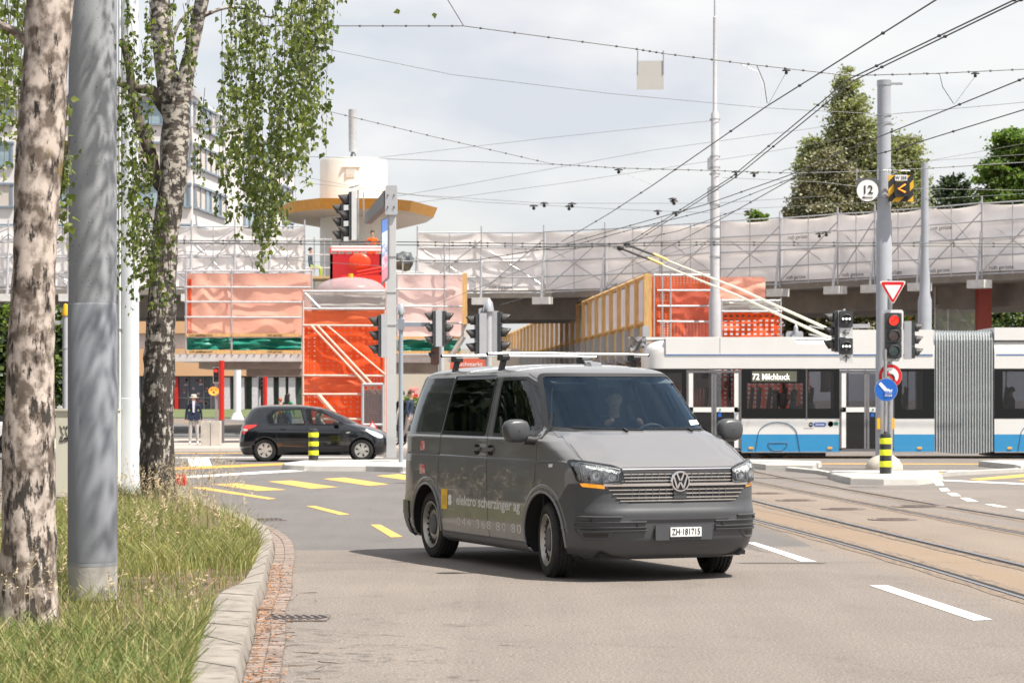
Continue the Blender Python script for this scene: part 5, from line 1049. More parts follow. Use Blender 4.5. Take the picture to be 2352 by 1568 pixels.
# near side
def panel(n,x0,x1,y0,y1,m,d=0,r=0,d1=None,p=None): mb=MB(); bb(mb,x0,x1,y0,y1,-d,d1 if d1 is not None else .05,r=r); return mb.build(n,m,p or bus,smooth=40 if r else False)
sk=[(1703,1928),(2053,2146),(2284,2620)]
for a,b in sk: panel('side_panel',a,b,961,997,bw); panel('side_skirt',a,b,997,1036.5,bblue,.0)
panel('side_panel',1484,1574,961,997,bw); panel('side_skirt',1488,1574,997,1036.5,bblue)
mb=MB()
for a,b in sk+[(1488,1574)]: bb(mb,a,b,1036.5,1039,-.005,.05)
mb.build('skirt_edge',M['steel'],bus)
fr=MB(); frames=[(1484,1576),(1703,1858),(1858,1928),(2053,2146),(2284,2620)]
wins=[((1484,1576),(1510,1566,856,950)),((1703,1852),(1716,1844,880,938)),((1853,1928),(1857,1915,853,938)),((2053,2146),(2070,2120,853,940)),((2284,2620),(2303,2480,853,938))]
for (a,b),(wa,wb,wy,wy2) in wins:
    mb=MB(); bb(mb,a,b,848,wy,-.004,.02); bb(mb,a,b,wy2,961,-.004,.02); bb(mb,a,wa,wy,wy2,-.004,.02); bb(mb,wb,b,wy,wy2,-.004,.02); w_=mb.build('window_surround',tint,bus)
    mb=MB(); bb(mb,wa,wb,wy,wy2,.005,.012); mb.build('pane',bglass,w_)
mb=MB(); bb(mb,1850.8,1854,848,961,-.012,.0); mb.build('window_rubber',M['dkgrey'],bus)
# roof fairing line and notch
mb=MB()
o=[(1528,776),(1528,815),(1860,815),(2144,815),(2144,757),(1944,757),(1936,770),(1900,790),(1850,790),(1833,790),(1815,773)]
mb.prism([Vector((bx(x)-ox,-.012,bz(y))) for x,y in o],(0,.5,0)); mb.build('roof_fairing',bw,bus)
mb=MB(); bb(mb,1485,1900,773.5,779.5,.25,BW-.25); mb.build('roof_deck',bw,bus)
mb=MB(); o=[(1900,781),(1946,757),(2146,757),(2146,781)]; mb.prism([Vector((bx(x)-ox,.1,bz(y))) for x,y in o],(0,BW-.2,0)); o=[(2284,781),(2284,752),(2900,752),(2900,781)]; mb.prism([Vector((bx(x)-ox,.0,bz(y))) for x,y in o],(0,BW,0)); mb.build('equipment_housing',bw,bus)
mb=MB(); bb(mb,1528,2142,813.5,816,-.016,0); bb(mb,2288,2620,813.5,816,-.006,0); mb.build('blue_trim',mat('trim_blue',(.04,.14,.38),.3),bus)
mb=MB(); bb(mb,1653,1654,775,812,-.015,0); bb(mb,1527,1529,778,815,-.015,0); mb.build('panel_gap',M['dkgrey'],bus)
# doors
for x0,x1 in ((1577,1702.5),(1928,2053.5)):
    mb=MB(); bb(mb,x0,x1,850,856,-.01,.08); bb(mb,x0,x0+5,856,1033,-.01,.08); bb(mb,x1-6,x1,856,1033,-.01,.08); bb(mb,x0,x1,1030,1036,-.01,.08); df=mb.build('door_frame',mat('door_frame_grey',(.13,.13,.14),.4),bus)
    xm=(x0+x1)/2; mb=MB(); bb(mb,xm-6,xm-1,856,1030,.0,.05); bb(mb,xm+1,xm+6,856,1030,.0,.05); mb.build('door_edge',mat('door_edge_grey',(.18,.18,.19),.4),df)
    for a,b,la in ((x0+5,xm-6,x0+5),(xm+6,x1-6,x1-16)):
        mb=MB(); bb(mb,la,la+10,856,1028,-.005,.03); bb(mb,a,b,935,946,-.005,.03,); lf_=mb.build('door_leaf',M['white'],bus)
        ga,gb=(a+10,b) if la==a else (a,b-10); mb=MB(); bb(mb,ga,gb,858,935,.01,.02); mb.build('pane',bglass,lf_); mb=MB(); bb(mb,ga,gb,946,1028,.01,.02); mb.build('lower_pane',M['gloss'],lf_)
        if la!=a:
            mb=MB(); c=Vector((bx(a+8)-ox,-.03,bz(940.5))); mb.lathe([(.035,0),(.035,.01)],c,axis='Y',n=16,cap=False); mb.lathe([(.001,.0),(.026,.0),(.026,.01)],c,axis='Y',n=16); mb.build('door_button',M['green'],lf_)
            mb=MB(); bb(mb,a+3,a+11,948,957,-.01,.0); mb.build('pictogram',M['signb'],lf_)
        mb=MB(); kx=(la if la==a else la+10) ; mb.ball((bx(kx+(0 if la==a else -1))-ox,-.05,bz(940.5)),.045); mb.build('handle_knob',M['black'],lf_,smooth=True)
# bellows
mb=MB(); n_=22; rows=[]; px=np.linspace(2145,2285,n_*4+1)
for i,x in enumerate(px):
    ph=(i%4)/4; e=[0,.075,.075,0][i%4]; sag=4*((x-2145)/140)*(1-(x-2145)/140); top=757+sag*1.6; lo=1036+sag*6
    e0=.10-e; prf=[(e0,lo),(e0,900),(e0,780),(.08+e0,768),(.3,top+e*40),(BW-.3,top+e*40),(BW-e0,780),(BW-e0,lo)]
    rows.append([Vector((bx(x)-ox,d,bz(y))) for d,y in prf])
mb.grid(rows); mb.build('bellows',mat('bellows_grey',(.24,.27,.29),.55,var=.25,scale=.6,stretch=(.2,1,3)),bus)
mb=MB()
for i in range(1,n_):
    x=2145+140*i/n_; sag=4*((x-2145)/140)*(1-(x-2145)/140); mb.tube([Vector((bx(x)-ox,.015,bz(1036+sag*6))),Vector((bx(x)-ox,.015,bz(782))),Vector((bx(x)-ox,.10,bz(762)))],.012,5)
mb.build('bellows_rib',mat('bellows_rib_pale',(.58,.60,.60),.5),bus)
# wheels, arch hatch
def bwheel(px):
    c=(bx(px)-ox,.30,bz(1052)+.49); T=bpy.data.objects.new('wheel',None); COL.objects.link(T); T.parent=bus; T.location=c; mb=MB(); mb.lathe([(.30,-.15),(.34,-.17),(.45,-.17),(.485,-.14),(.49,-.1),(.49,.14),(.30,.15)],n=32,axis='Y',cap=False); mb.build('tyre',M['rubber'],T,smooth=40)
    mb=MB(); mb.lathe([(.31,-.14),(.27,-.10),(.12,-.06),(.10,-.13),(.001,-.14)],n=24,axis='Y',cap=False); mb.build('rim',mat('bus_rim',(.22,.21,.20),.5,.4),T,smooth=40)
for px in (1782,2378): bwheel(px)
for s,x0 in ((0,1735),(1,2338)):
    w_=102; c=x0+w_/2; sm=MB(); pts=[(x0,1036)]+[(c-w_/2+6+ (w_/2-6)*(1-math.cos(t))-6*math.cos(t)*0,1000-31*math.sin(t)) for t in np.linspace(.05,PI-.05,15)]+[(x0+w_,1036)]
    sm.tube([Vector((bx(x)-ox,-.006,bz(y))) for x,y in pts],.011,5); sm.tube([Vector((bx(x)-ox,-.008,bz(y))) for x,y in ((c-22,1018),(c-20,1016),(c+20,1016),(c+22,1018),(c+21,1024),(c+11,1034),(c-11,1034),(c-21,1024),(c-22,1018))],.009,5); sm.build('wheel_hatch',mat('hatch_line',(.04,.12,.22),.4),bus)
mko=mat('marker_orange',(.9,.35,.02),.3,emit=(1,.4,.05),es=.2)
for x in (1725,1906,2112,2319): mb=MB(); bb(mb,x-5,x+5,1026,1030.5,-.02,.0); mb.build('side_marker',mko,bus)
mb=MB(); bb(mb,1500,1900,1040,1048,.3,2.2); bb(mb,2284,2620,1040,1048,.4,2.2); bb(mb,1725,1742,1038,1052,.1,.4); mb.build('underframe',M['black'],bus)
# badges and route display
dp=MB(); bb(dp,1727,1830,852,876,-.010,.0); dsp=dp.build('route_display',mat('display_olive',(.12,.12,.09),.5),bus)
fb_=lambda X,Zz,y=-.014: (lambda v:Vector((X+v.x,y+v.y,Zz+v.z)))
lit=mat('display_letters',(.9,.9,.85),.5,emit=(1,1,.93),es=.55)
text_obj('72',.235,lit,dsp,fb_(bx(1727.5)-ox,bz(871.5)),sx=.86,bold=.003); text_obj('Milchbuck',.235,lit,dsp,fb_(bx(1749.5)-ox,bz(871.5)),sx=.80,bold=.003)
mb=MB(); bb(mb,1869,1897,969.5,979,-.006,0,r=.05); b_=mb.build('badge',M['signb'],bus); mb=MB(); mb.lathe([(.06,-.008),(.001,-.008)],(bx(1862.5)-ox,0,bz(974.5)),axis='Y',n=18); mb.build('badge',M['signb'],bus)
text_obj('Z\u00fcriLinie',.085,M['signw'],b_,fb_(bx(1883)-ox,bz(974.2),-.01),center=True,sx=.8,bold=.002); text_obj('VBZ',.055,M['signw'],b_,fb_(bx(1862.5)-ox,bz(974.5),-.012),center=True,sx=.8,bold=.001)
mb=MB(); mb.lathe([(.075,-.006),(.001,-.006)],(bx(1908)-ox,0,bz(973)),axis='Y',n=18); mb.build('badge',M['signy'],bus); mb=MB(); mb.lathe([(.03,-.009),(.001,-.009)],(bx(1908)-ox,0,bz(973)),axis='Y',n=14); mb.build('badge_centre',mat('badge_brown',(.25,.08,.02),.5),bus); mb=MB(); bb(mb,1916,1925,969,976,-.006,0); mb.build('badge',M['green'],bus)
text_obj('Hinweis beachten',.055,mat('faint_grey',(.5,.5,.5),.5),bus,fb_(bx(1846)-ox,bz(984),-.003),sx=.7)
# seats, rails inside
for px,d in ((1735,.5),(1757,1.0),(1776,.5),(1812,.5),(1872,.5),(1880,1.2),(1640,1.9),(2092,.6),(2325,.55),(2340,1.4),(1560,.6)):
    mb=MB(); X=bx(px)-ox; mb.rbox((X,d,bz(948)-.1),(.42,.42,.08),.03); 
    rows=[[Vector((X-.16+.10*t+ (.03 if k in(0,5) else 0),d+dy,bz(948)-.1+.80*t)) for k,dy in enumerate((-.20*(1-.45*t**3),-.08,.08,.20*(1-.45*t**3)))] for t in np.linspace(0,1,8)]; mb.grid(rows); mb.grid([[p+Vector((.05,0,0)) for p in q_] for q_ in rows]); mb.tube([Vector((X-.06,d-.12,bz(948)+.66)),Vector((X-.06,d,bz(948)+.74)),Vector((X-.06,d+.12,bz(948)+.66))],.015,5); mb.build('bus_seat',mat('bus_seat_brown',(.11,.09,.085),.8,var=.1),bus)
mb=MB()
for px in (1596,1640,1682,1748,1960,2000,2030,2085,2100,2330): mb.tube([(bx(px)-ox,1.1,.4),(bx(px)-ox,1.1,bz(848))],.02,6)
mb.build('grab_pole',mat('grab_yellow',(.62,.60,.58),.4,.5),bus)
# trolley poles and current collectors
for dy,x1,y1,y0 in ((.9,1425,570,775),(1.6,1440,562,756)):
    a=P(1903,y0,BZ+dy); b=P(x1,y1,BZ+dy-.6); rel=Vector((ox,oy,0)); mb=MB(); m_=a.lerp(b,.45)+Vector((0,0,.08)); mb.tube([a-rel,m_-rel,b-rel],[.045,.033,.022],8); tp=mb.build('trolley_pole',mat('pole_cream',(.62,.60,.50),.5),bus,smooth=True)
    mb=MB(); c=a.lerp(b,.86); mb.tube([c-rel+Vector((0,0,.03)),b-rel],[.032,.03],8); mb.ball(b-rel,(.10,.05,.07)); mb.build('collector_head',M['black'],tp)
    mb=MB(); d=a.lerp(b,.80); mb.tube([d-rel+Vector((0,0,.05)),a.lerp(b,.87)-rel+Vector((0,0,.05))],.04,6); mb.build('insulator',M['signy'],tp)
    mb=MB(); mb.tube([a-rel,a-rel+Vector((.22,0,-.28)),a-rel+Vector((-.5,0,-.34))],[.07,.07,.05],8); mb.tube([a-rel+Vector((-.55,0,.10)),a-rel+Vector((.1,0,-.02))],.03,6); mb.build('pole_base',M['steel'],tp)
mb=MB(); bb(mb,1838,1905,784,789,.5,2.0); bb(mb,1850,1880,776,784,.8,1.2); bb(mb,1880,1900,778,785,1.2,1.7); mb.build('roof_equipment',M['steel'],bus)
# ---- passengers
def fab(n,c): return fabric(n,c)
blond=mat('grey_hair',(.35,.30,.25),.6); 
person((bx(1785),BZ+.55,.62),R(-90),'bus passenger with long dark hair in black coat by the window under the display',fab('black_coat',(.012,.012,.014)),fab('dark_trousers',(.02,.02,.03)),sit=True,h=1.66,hairm=M['hair'],hair_long=True,group='passengers in the trolleybus')
pt,_,S_=person((bx(1818),BZ+.50,.62),R(90),'bus passenger in a denim jacket with a beige backpack looking down at a phone',fab('denim_jacket',(.13,.24,.36)),fab('dark_trousers2',(.02,.02,.03)),sit=True,h=1.68,lean=.12,hairm=M['hair'],hair_long=True,group='passengers in the trolleybus',arms={'L':[(-.22,-.10,.80),(-.07,-.32,.84)],'R':[(.22,-.10,.80),(.07,-.32,.84)]})
mb=MB(); mb.rbox((0,.19,.98),(.30,.16,.40),.08,axis='Y'); mb.tube([(-.12,.12,1.15),(-.13,-.02,1.10),(-.12,.10,.85)],.02,6); mb.tube([(.12,.12,1.15),(.13,-.02,1.10),(.12,.10,.85)],.02,6); mb.build('backpack',fab('beige_canvas',(.45,.33,.20)),pt,smooth=40)
person((bx(1862),BZ+.5,.60),R(-60),'bald bus passenger in a pale lilac shirt',fab('lilac_shirt',(.52,.50,.68)),fab('grey_trousers',(.1,.1,.12)),sit=True,h=1.66,group='passengers in the trolleybus')
person((bx(2332),BZ+.5,.66),R(-115),'bus passenger in a dark jacket with an orange scarf behind the bellows',fab('charcoal_jacket',(.05,.05,.05)),fab('black_trousers',(.02,.02,.02)),sit=True,h=1.72,hairm=M['hair'],group='passengers in the trolleybus')
person((bx(2062)+.35,BZ+1.2,.55),R(80),'bus passenger seated in shadow left of the bellows',fab('dark_pullover',(.05,.03,.03)),fab('black_trousers2',(.02,.02,.02)),sit=True,h=1.6,hairm=M['hair'],group='passengers in the trolleybus')
# ================================================ BLACK HATCHBACK
CS=Shell([(.17,-1.86,1.80,.76,-1.3,1.2,4,3.5),(.25,-1.93,1.90,.82,-1.3,1.2,4,3.6),(.38,-1.98,1.945,.845,-1.3,1.2,4,3.6),(.52,-1.985,1.955,.85,-1.3,1.15,4,3.6),(.62,-1.975,1.945,.85,-1.3,1.1,4,3.6),(.70,-1.96,1.90,.848,-1.3,1.0,4,3.5),(.78,-1.945,1.78,.842,-1.3,.9,4,3.4),(.85,-1.93,1.62,.83,-1.3,.8,4,3.2),(.90,-1.92,1.47,.812,-1.3,.7,4,3),(.945,-1.90,1.30,.79,-1.3,.6,4,2.8),
(.98,-1.88,1.16,.765,-1.25,.5,4,2.8),(1.06,-1.85,.99,.74,-1.2,.35,4,2.7),(1.18,-1.79,.76,.70,-1.15,.1,4,2.7),(1.30,-1.72,.50,.655,-1.1,-.1,3.8,2.7),(1.38,-1.66,.28,.62,-1.0,-.3,3.6,2.6),(1.42,-1.60,.12,.585,-.95,-.4,3.4,2.6),(1.45,-1.50,-.08,.51,-.9,-.5,3.2,2.5),(1.47,-1.36,-.28,.40,-.85,-.6,3,2.5),(1.485,-1.1,-.5,.2,-.8,-.7,2.5,2.5),(1.49,-.95,-.65,.05,-.82,-.75,2,2)])
def hatchback(loc,rz,label,paintc,group=None,driver=True):
    pt_=mat('car_paint',paintc,.16,.0,var=.04,coat=1); T=thing('parked_car' if False else 'hatchback',label,'car',loc,rz,group)
    zz=sorted(set([.17+.025*i for i in range(30)]+[.92+.02*i for i in range(24)]+[1.40,1.42,1.435,1.45,1.46,1.47,1.478,1.485,1.49])); A=CS.pts(zz,na=20,ns=60); arch=[(1.27,.30,.335),(-1.255,.30,.335)]
    W1=rp([(-1.16,.965),(-1.24,1.20),(-1.05,1.34),(-.33,1.37),(-.22,.965)],[.03,.10,.12,.03,.03]); W2=rp([(-.14,.965),(-.20,1.37),(.12,1.33),(.55,1.13),(.80,.985),(.74,.965)],[.03,.04,.2,.2,.03,.03]); WS_=rp([(-.50,1.38),(.50,1.38),(.66,1.0),(-.66,1.0)],.05); RW=rp([(-.48,1.36),(.48,1.36),(.58,1.03),(-.58,1.03)],.06)
    def keep(x,y,z):
        if abs(y)>.4 and any(math.hypot(x-a,z-b)<q_ for a,b,q_ in arch): return False
        if abs(y)>.5 and (inpoly(x,z,W1) or inpoly(x,z,W2)) : return False
        if x>.1 and .97<z<1.40 and inpoly(y,z,WS_): return False
        if x<-1.4 and z>1.0 and inpoly(y,z,RW): return False
        return True
    bd=CS.mesh('body',A,keep,pt_,T,arch=arch); gl_=glassmat('car_glass',(.60,.66,.64),.9,1.45,.02)
    f_=Surf(CS,'front'); r_=Surf(CS,'rear'); f_.fill(WS_,'windscreen',gl_,T,off=.002); r_.fill(RW,'rear_window',mat('rear_glass_dark',(.02,.02,.02),.08),T,off=.003)
    for s in (-1,1):
        S_=Surf(CS,'side',s)
        for W in (W1,W2): g=S_.fill(W,'side_window',gl_,T,off=.0); S_.band(W,.016,'window_frame',M['gloss'],g,off=.004,inn=.016)
        b_=MB(); S_.line([(-1.02,.97),(-1.0,1.33)],.012,b_,off=.003); b_.build('window_post',M['black'],bd)
        sm=MB(); S_.line([(-.18,1.40),(-.17,.9),(-.15,.26)],.004,sm); S_.line([(.80,.96),(.86,.85),(.84,.5),(.80,.26)],.004,sm); S_.line([(-.98,.90),(-.94,.6),(-.80,.42),(-.72,.26)],.004,sm); S_.line([(-.74,.25),(.80,.25)],.004,sm); sm.build('door_seam',M['black'],bd)
        ch=MB(); S_.line([(-1.7,.80),(-1.0,.835),(0,.82),(.9,.80),(1.4,.76)],.012,ch,off=-.004,n=8); S_.line([(-.85,.40),(0,.36),(.78,.36)],.014,ch,off=-.004,n=8); ch.build('body_crease',pt_,bd,smooth=True)
        for x in (-.78,-.02):
            h=MB(); h.rbox((x,s*(CS.side_y(x,.845)+.014),.845),(.17,.02,.026),.010); h.build('door_handle',pt_,bd,smooth=True)
        S_.fill(rp([(.86,.74),(.96,.755),(.965,.775),(.87,.77)],.008),'side_repeater',mat('clear_lens',(.6,.55,.5),.1),bd,off=.004)
        S_.fill(rp([(-1.89,.76),(-1.80,.94),(-1.46,.965),(-1.50,.92),(-1.68,.84),(-1.80,.70)],.03),'tail_light',mat('tail_red',(.62,.02,.012),.12,coat=1,emit=(.8,.02,.01),es=.12),T,off=.007,st=.03); S_.fill(rp([(-1.88,.79),(-1.70,.80),(-1.72,.85),(-1.85,.86)],.02),'reverse_lens',mat('white_lens',(.75,.7,.68),.15,coat=1),T,off=.010,st=.03)
        S_.fill(rp([(1.30,.86),(1.60,.80),(1.80,.70),(1.82,.62),(1.70,.60),(1.50,.72)],.04),'headlight',lamp_in,T,off=.006,st=.03)
        m_=MB(); m_.ball((.60,s*.90,1.0),(.075,.105,.075),14,10); m_.tube([(.63,s*.80,.97),(.63,s*.72,.975)],.03,8); m_.build('wing_mirror',pt_,T,smooth=True)
        for ax in (1.27,-1.255):
            q_=[S_(ax+.345*math.cos(t),.30+.345*math.sin(t),.003) for t in np.linspace(-.2,PI+.2,22) if .30+.345*math.sin(t)>.2]; m_=MB(); m_.tube(q_,.012,6); m_.build('wheel_arch_lip',pt_,bd,smooth=True)
    m_=MB(); m_.box((0,0,.24),(3.3,1.35,.12)); 
    for ax in (1.27,-1.255): m_.lathe([(.33,-.60),(.34,-.80),(.34,.80),(.33,.6)],(ax,0,.30),axis='Y',n=20,cap=False); m_.lathe([(.33,-.55),(.01,-.55)],(ax,0,.30),axis='Y',n=20,cap=False)
    m_.build('underbody',mat('car_underbody',(.012,.012,.012),.9),T)
    m_=MB(); m_.box((-.2,0,.55),(2.6,1.4,.1)); m_.box((1.0,0,.82),(.3,1.3,.16)); 
    m_.build('cabin',M['black'],T); 
    for x in (.10,-.85):
        for y in (-.34,.34): m_=MB(); m_.rbox((x,y,.85),(.14,.46,.55),.08,axis='X'); m_.rbox((x-.02,y,1.19),(.09,.24,.16),.05,axis='X'); m_.rbox((x+.2,y,.62),(.45,.46,.14),.05,axis='X'); m_.build('seat',mat('car_seat_grey',(.22,.20,.19),.8),T,smooth=40)
    m_=MB(); m_.lathe([(.17,0),(.185,0)],(0,0,0),n=20,axis='X'); 
    m_=MB(); m_.tube([Vector((.70+.03*math.sin(a),.34+.17*math.cos(a),.93+.17*math.sin(a))) for a in np.linspace(0,2*PI,20)],.013,6); m_.build('steering_wheel',M['black'],T)
    m_=MB(); m_.tube([(-1.99,-.3,.80),(-2.02,-.3,.84),(-2.02,0,.85),(-1.95,0,.82)],.014,6); m_.box((1.93,0,.42),(.06,.9,.12)); m_.build('rear_wiper',M['black'],T)
    for x in (1.27,-1.255):
        for s in (-1,1): tyre_wheel(T,(x,s*.745,.30),.30,.18,s,0,'alloy',.195)
    return T
CZ=63.0; hx=P(719,0,CZ).x
car=hatchback((hx,CZ+.85,0),0,'black five door hatchback driving behind the striped bollard',(.004,.005,.008))
person((hx+.16,CZ+.85+.34-.68,.14),R(90),'driver of the black hatchback behind the wheel in a pale top',fab('pale_top',(.5,.42,.40)),fab('blue_trousers',(.03,.04,.08)),sit=True,h=1.60,hairm=M['hair'],arms={'L':[(-.24,-.14,.82),(-.14,-.40,.86)],'R':[(.24,-.14,.82),(.14,-.40,.86)]})
hatchback((P(-60,0,74).x,74,0),R(180),'white car cut off by the left edge of the picture',(.7,.7,.7))
# ================================================ PEDESTRIANS
navy=fab('navy_blazer',(.010,.018,.045)); cream=fab('cream_trousers',(.50,.48,.46))
pm_,J_,S_=person((P(445,0,79.6).x,79.6,.12),R(6),'elderly man in navy blazer, cream trousers and straw hat on the pavement',navy,cream,h=1.64,hat=mat('straw_hat',(.62,.58,.50),.8),arms={'L':[(-.26,.03,1.16),(-.28,-.05,.91)],'R':[(.26,.03,1.16),(.28,-.02,.91)]},shoes=(.5,.48,.45))
mb=MB(); mb.prism([(-.045,-.115,1.46),(.045,-.115,1.46),(.03,-.135,1.08),(-.03,-.135,1.08)],(0,.02,0)); mb.build('shirt_front',fab('pale_shirt',(.55,.55,.66)),pm_)
mb=MB(); mb.prism([(-.20,-.10,1.12),(.20,-.10,1.12),(.215,-.11,.84),(.04,-.13,.80),(0,-.13,.92),(-.04,-.13,.80),(-.215,-.11,.84)],(0,.24,0)); mb.build('blazer_skirt',navy,pm_)
person((P(545,0,150).x*1.53,229,1.0),R(35),'walker in white top and black trousers far off beside the shop windows',fab('white_top',(.75,.74,.72)),fab('black_leggings',(.015,.015,.02)),h=1.75,pose='walk',hairm=blond)
person((P(661,0,95).x,95,.12),R(150),'woman with long dark hair and green top just above the black car roof',fab('green_top',(.01,.18,.08)),fab('blue_jeans',(.03,.06,.14)),h=1.74,hairm=M['hair'],hair_long=True)
person((P(644,0,97).x,97,.14),R(160),'red-haired person partly hidden beside the woman in green',fab('orange_top',(.55,.15,.04)),fab('navy_jeans',(.02,.03,.07)),h=1.55,hairm=mat('red_hair',(.35,.10,.03),.6))
dk_,_,S_=person((P(940,0,78).x,78,.12),R(70),'walker in dark jacket and grey trousers between the slim post and the van',fab('dark_blue_jacket',(.02,.035,.07)),fab('grey_sweatpants',(.28,.25,.24)),h=1.80,pose='walk',hairm=mat('brown_hair',(.07,.035,.02),.6),lean=.05)
mb=MB(); mb.rbox((.26,.08,.98),(.12,.34,.34),.06,axis='Y'); mb.tube([(.25,.05,1.14),(.1,-.05,1.45),(-.1,.05,1.40)],.015,5); mb.build('shoulder_bag',M['black'],dk_,smooth=40)
person((P(925,0,78.5).x-.02,78.5,.12),R(-40),'person in black standing half hidden behind the grey gantry post',fab('black_clothes',(.012,.012,.014)),fab('black_clothes2',(.012,.012,.014)),h=1.78,hairm=M['hair'])
hv=fab('orange_workwear',(.85,.12,.015))
person((P(855,0,100).x,100,6.85),R(10),'site worker in orange clothing standing on the bridge under the canopy',hv,hv,h=1.75,hairm=M['hair'],lean=.05)
person((P(713,0,99).x,99,6.55),R(80),'site worker in dark and lime clothing crouched behind the scaffold rails',fab('dark_workwear',(.05,.07,.10)),fab('lime_trousers',(.30,.38,.06)),h=1.7,sit=True,hairm=M['hair'])
# ================================================ POLES, SIGNALS, SIGNS
mastm=mat('mast_grey_green',(.34,.36,.40),.6,var=.10,scale=1.5,bump=.05); 
def px2(x0,x1,y0,y1,Z,d,mb,dz=0,r=0): # box spanning a px rectangle at depth Z, thickness d going away
    a=P(x0,y0,Z); b=P(x1,y1,Z); c=((a.x+b.x)/2,Z+d/2,(a.z+b.z)/2); s_=(abs(b.x-a.x),d,abs(a.z-b.z)); (mb.rbox(c,s_,r) if r else mb.box(c,s_)); return mb
# foreground mast
Zm=18.0; c=P(213,1380,Zm); T=thing('metal_mast','thick grey speckled mast between the two birch trunks','mast',(c.x,c.y,KH)); rm_=56/F*Zm
mb=MB(); mb.lathe([(rm_*1.0,.0),(rm_*1.0,.30),(.001,.30)],n=40); mb.build('concrete_foot',M['concrete'],T,smooth=40)
mb=MB(); z1=P(0,699,Zm).z-KH; mb.lathe([(rm_*1.005,.25),(rm_*1.005,z1),(rm_*.985,z1+.003),(rm_*.955,9),(.001,9)],n=48)
mm=mat('speckled_mast',(.30,.315,.34),.65,two=(.10,.10,.11),scale=75,stretch=(1,1,.7),thr=(.33,.37)); t_=mm.node_tree
mb.build('shaft',[mm],T,smooth=40); mb=MB(); mb.lathe([(rm_*1.012,.28),(rm_*1.012,z1-.003),(rm_*1.004,z1)],n=48,cap=False); mb.build('painted_sleeve',mat('mast_paint',(.24,.255,.285),.5,var=.05,scale=2,bump=.03),T,smooth=40)
# pale pole with conduit, cabinet, beacon pole
Zp=38.5; T=thing('lamp_mast','pale blue white mast with a conduit just left of the forked birch','mast',(P(295,0,Zp).x,Zp,0)); s_=Zp/F
mb=MB(); mb.lathe([(26*s_,0),(25.5*s_,P(0,915,Zp).z),(24.6*s_,P(0,914,Zp).z),(23*s_,9.2),(.001,9.2)],n=32); mb.build('shaft',mat('pale_mast_paint',(.62,.66,.70),.45,var=.03),T,smooth=40)
mb=MB(); x_=-16*s_; mb.tube([(x_,-24*s_,.1),(x_,-24*s_,8)],2.6*s_,8); cd=mb.build('conduit',M['white'],T); mb=MB(); mb.box((x_,-25*s_,P(0,757,Zp).z),(.07,.03,.02)); mb.build('clamp',M['steel'],cd)
mb=MB(); mb.lathe([(.30,0),(.30,.10),(.2,.16)],n=24); mb.build('concrete_foot',M['concrete'],T)
T=thing('utility_cabinet','cream utility cabinet with black graffiti behind the metal mast','cabinet',(P(196,0,38).x,38.3,0)); s_=38/F
cbm=mat('cabinet_cream',(.62,.60,.50),.5,var=.05,scale=2); mb=MB(); mb.rbox((0,0,.76),(.97,.36,1.36),.01); mb.build('cabinet_body',cbm,T); mb=MB(); mb.box((0,0,1.455),(1.01,.42,.035)); mb.build('lid',cbm,T); mb=MB(); mb.box((0,0,.04),(1.02,.42,.08)); mb.build('plinth',M['concrete'],T)
gf=MB(); ox_=P(196,0,38).x
def scr(pts): gf.tube([Vector((P(x,y,38).x-ox_,-.185,P(x,y,38).z)) for x,y in pts],.006,4)
scr([(134,977),(139,985),(144,978),(149,986),(155,976)]); scr([(150,978),(149,988)]); scr([(136,985),(143,1000),(148,990),(152,1003)]); scr([(133,1013),(137,1001),(141,1006),(135,1012),(142,1015)]); scr([(145,1005),(143,1012),(149,1013),(149,1005),(145,1005)]); scr([(151,1014),(153,1003),(157,1012),(160,1003)]); scr([(134,1016),(146,1008),(160,1000)])
gf.build('graffiti',M['signk'],T)
Zb=47; T=thing('signal_post','blue grey signal post with a yellow beacon cap behind the cabinet','signal post',(P(151,0,Zb).x,Zb,0)); s_=Zb/F
mb=MB(); mb.tube([(0,0,0),(0,0,P(0,725,Zb).z)],7*s_,14); mb.build('post',M['greypaint'],T,smooth=40); z_=P(0,725,Zb).z; mb=MB(); mb.lathe([(9*s_,z_),(9.5*s_,z_+4*s_),(5*s_,z_+26*s_),(.001,z_+28*s_)],n=16); mb.build('beacon_cap',M['beacon'],T,smooth=40)
mb=MB(); z2=P(0,740,Zb).z; mb.box((-.45,0,z2),(.8,.06,.06)); mb.lathe([(8*s_,P(0,800,Zb).z),(8*s_,P(0,797,Zb).z)],n=12); mb.build('bracket',M['greypaint'],T)
T=thing('marker_stone','low concrete marker with a red painted top beside the forked birch','marker stone',tuple(G(411,1150))); mb=MB(); mb.rbox((0,0,.15),(.22,.22,.30),.03,axis='Z'); mb.build('stone',M['concrete'],T); mb=MB(); mb.rbox((0,0,.345),(.23,.23,.17),.03,axis='Z'); mb.build('red_top',M['red'],T)
# striped bollards
def bollard(c,r,h,label,post=None):
    T=thing('striped_bollard',label,'bollard',tuple(c),0,'striped bollards on the islands'); mb=MB(); mb.lathe([(r*.98,0),(r,.02),(r,h*.88),(r*.86,h*.95),(r*.35,h*.965),(r*.3,h),(.001,h)],n=28); mb.build('bollard_body',mat('bollard_black',(.03,.032,.035),.35,var=.1),T,smooth=35)
    for k in range(3):
        z=h*(.16+.275*k); b=MB(); b.lathe([(r*1.02,z),(r*1.03,z+.005),(r*1.03,z+h*.135),(r*1.02,z+h*.14)],n=28,cap=False); b.build('reflective_band',M['yellow'],T,smooth=35)
    return T
cL=G(720,1056.5,.13); bollard(cL,.122,.80,'yellow and black striped bollard in front of the black hatchback')
cR=G(2033.5,1087,.13); bollard(cR,.115,.84,'yellow and black striped bollard below the blue arrow sign')
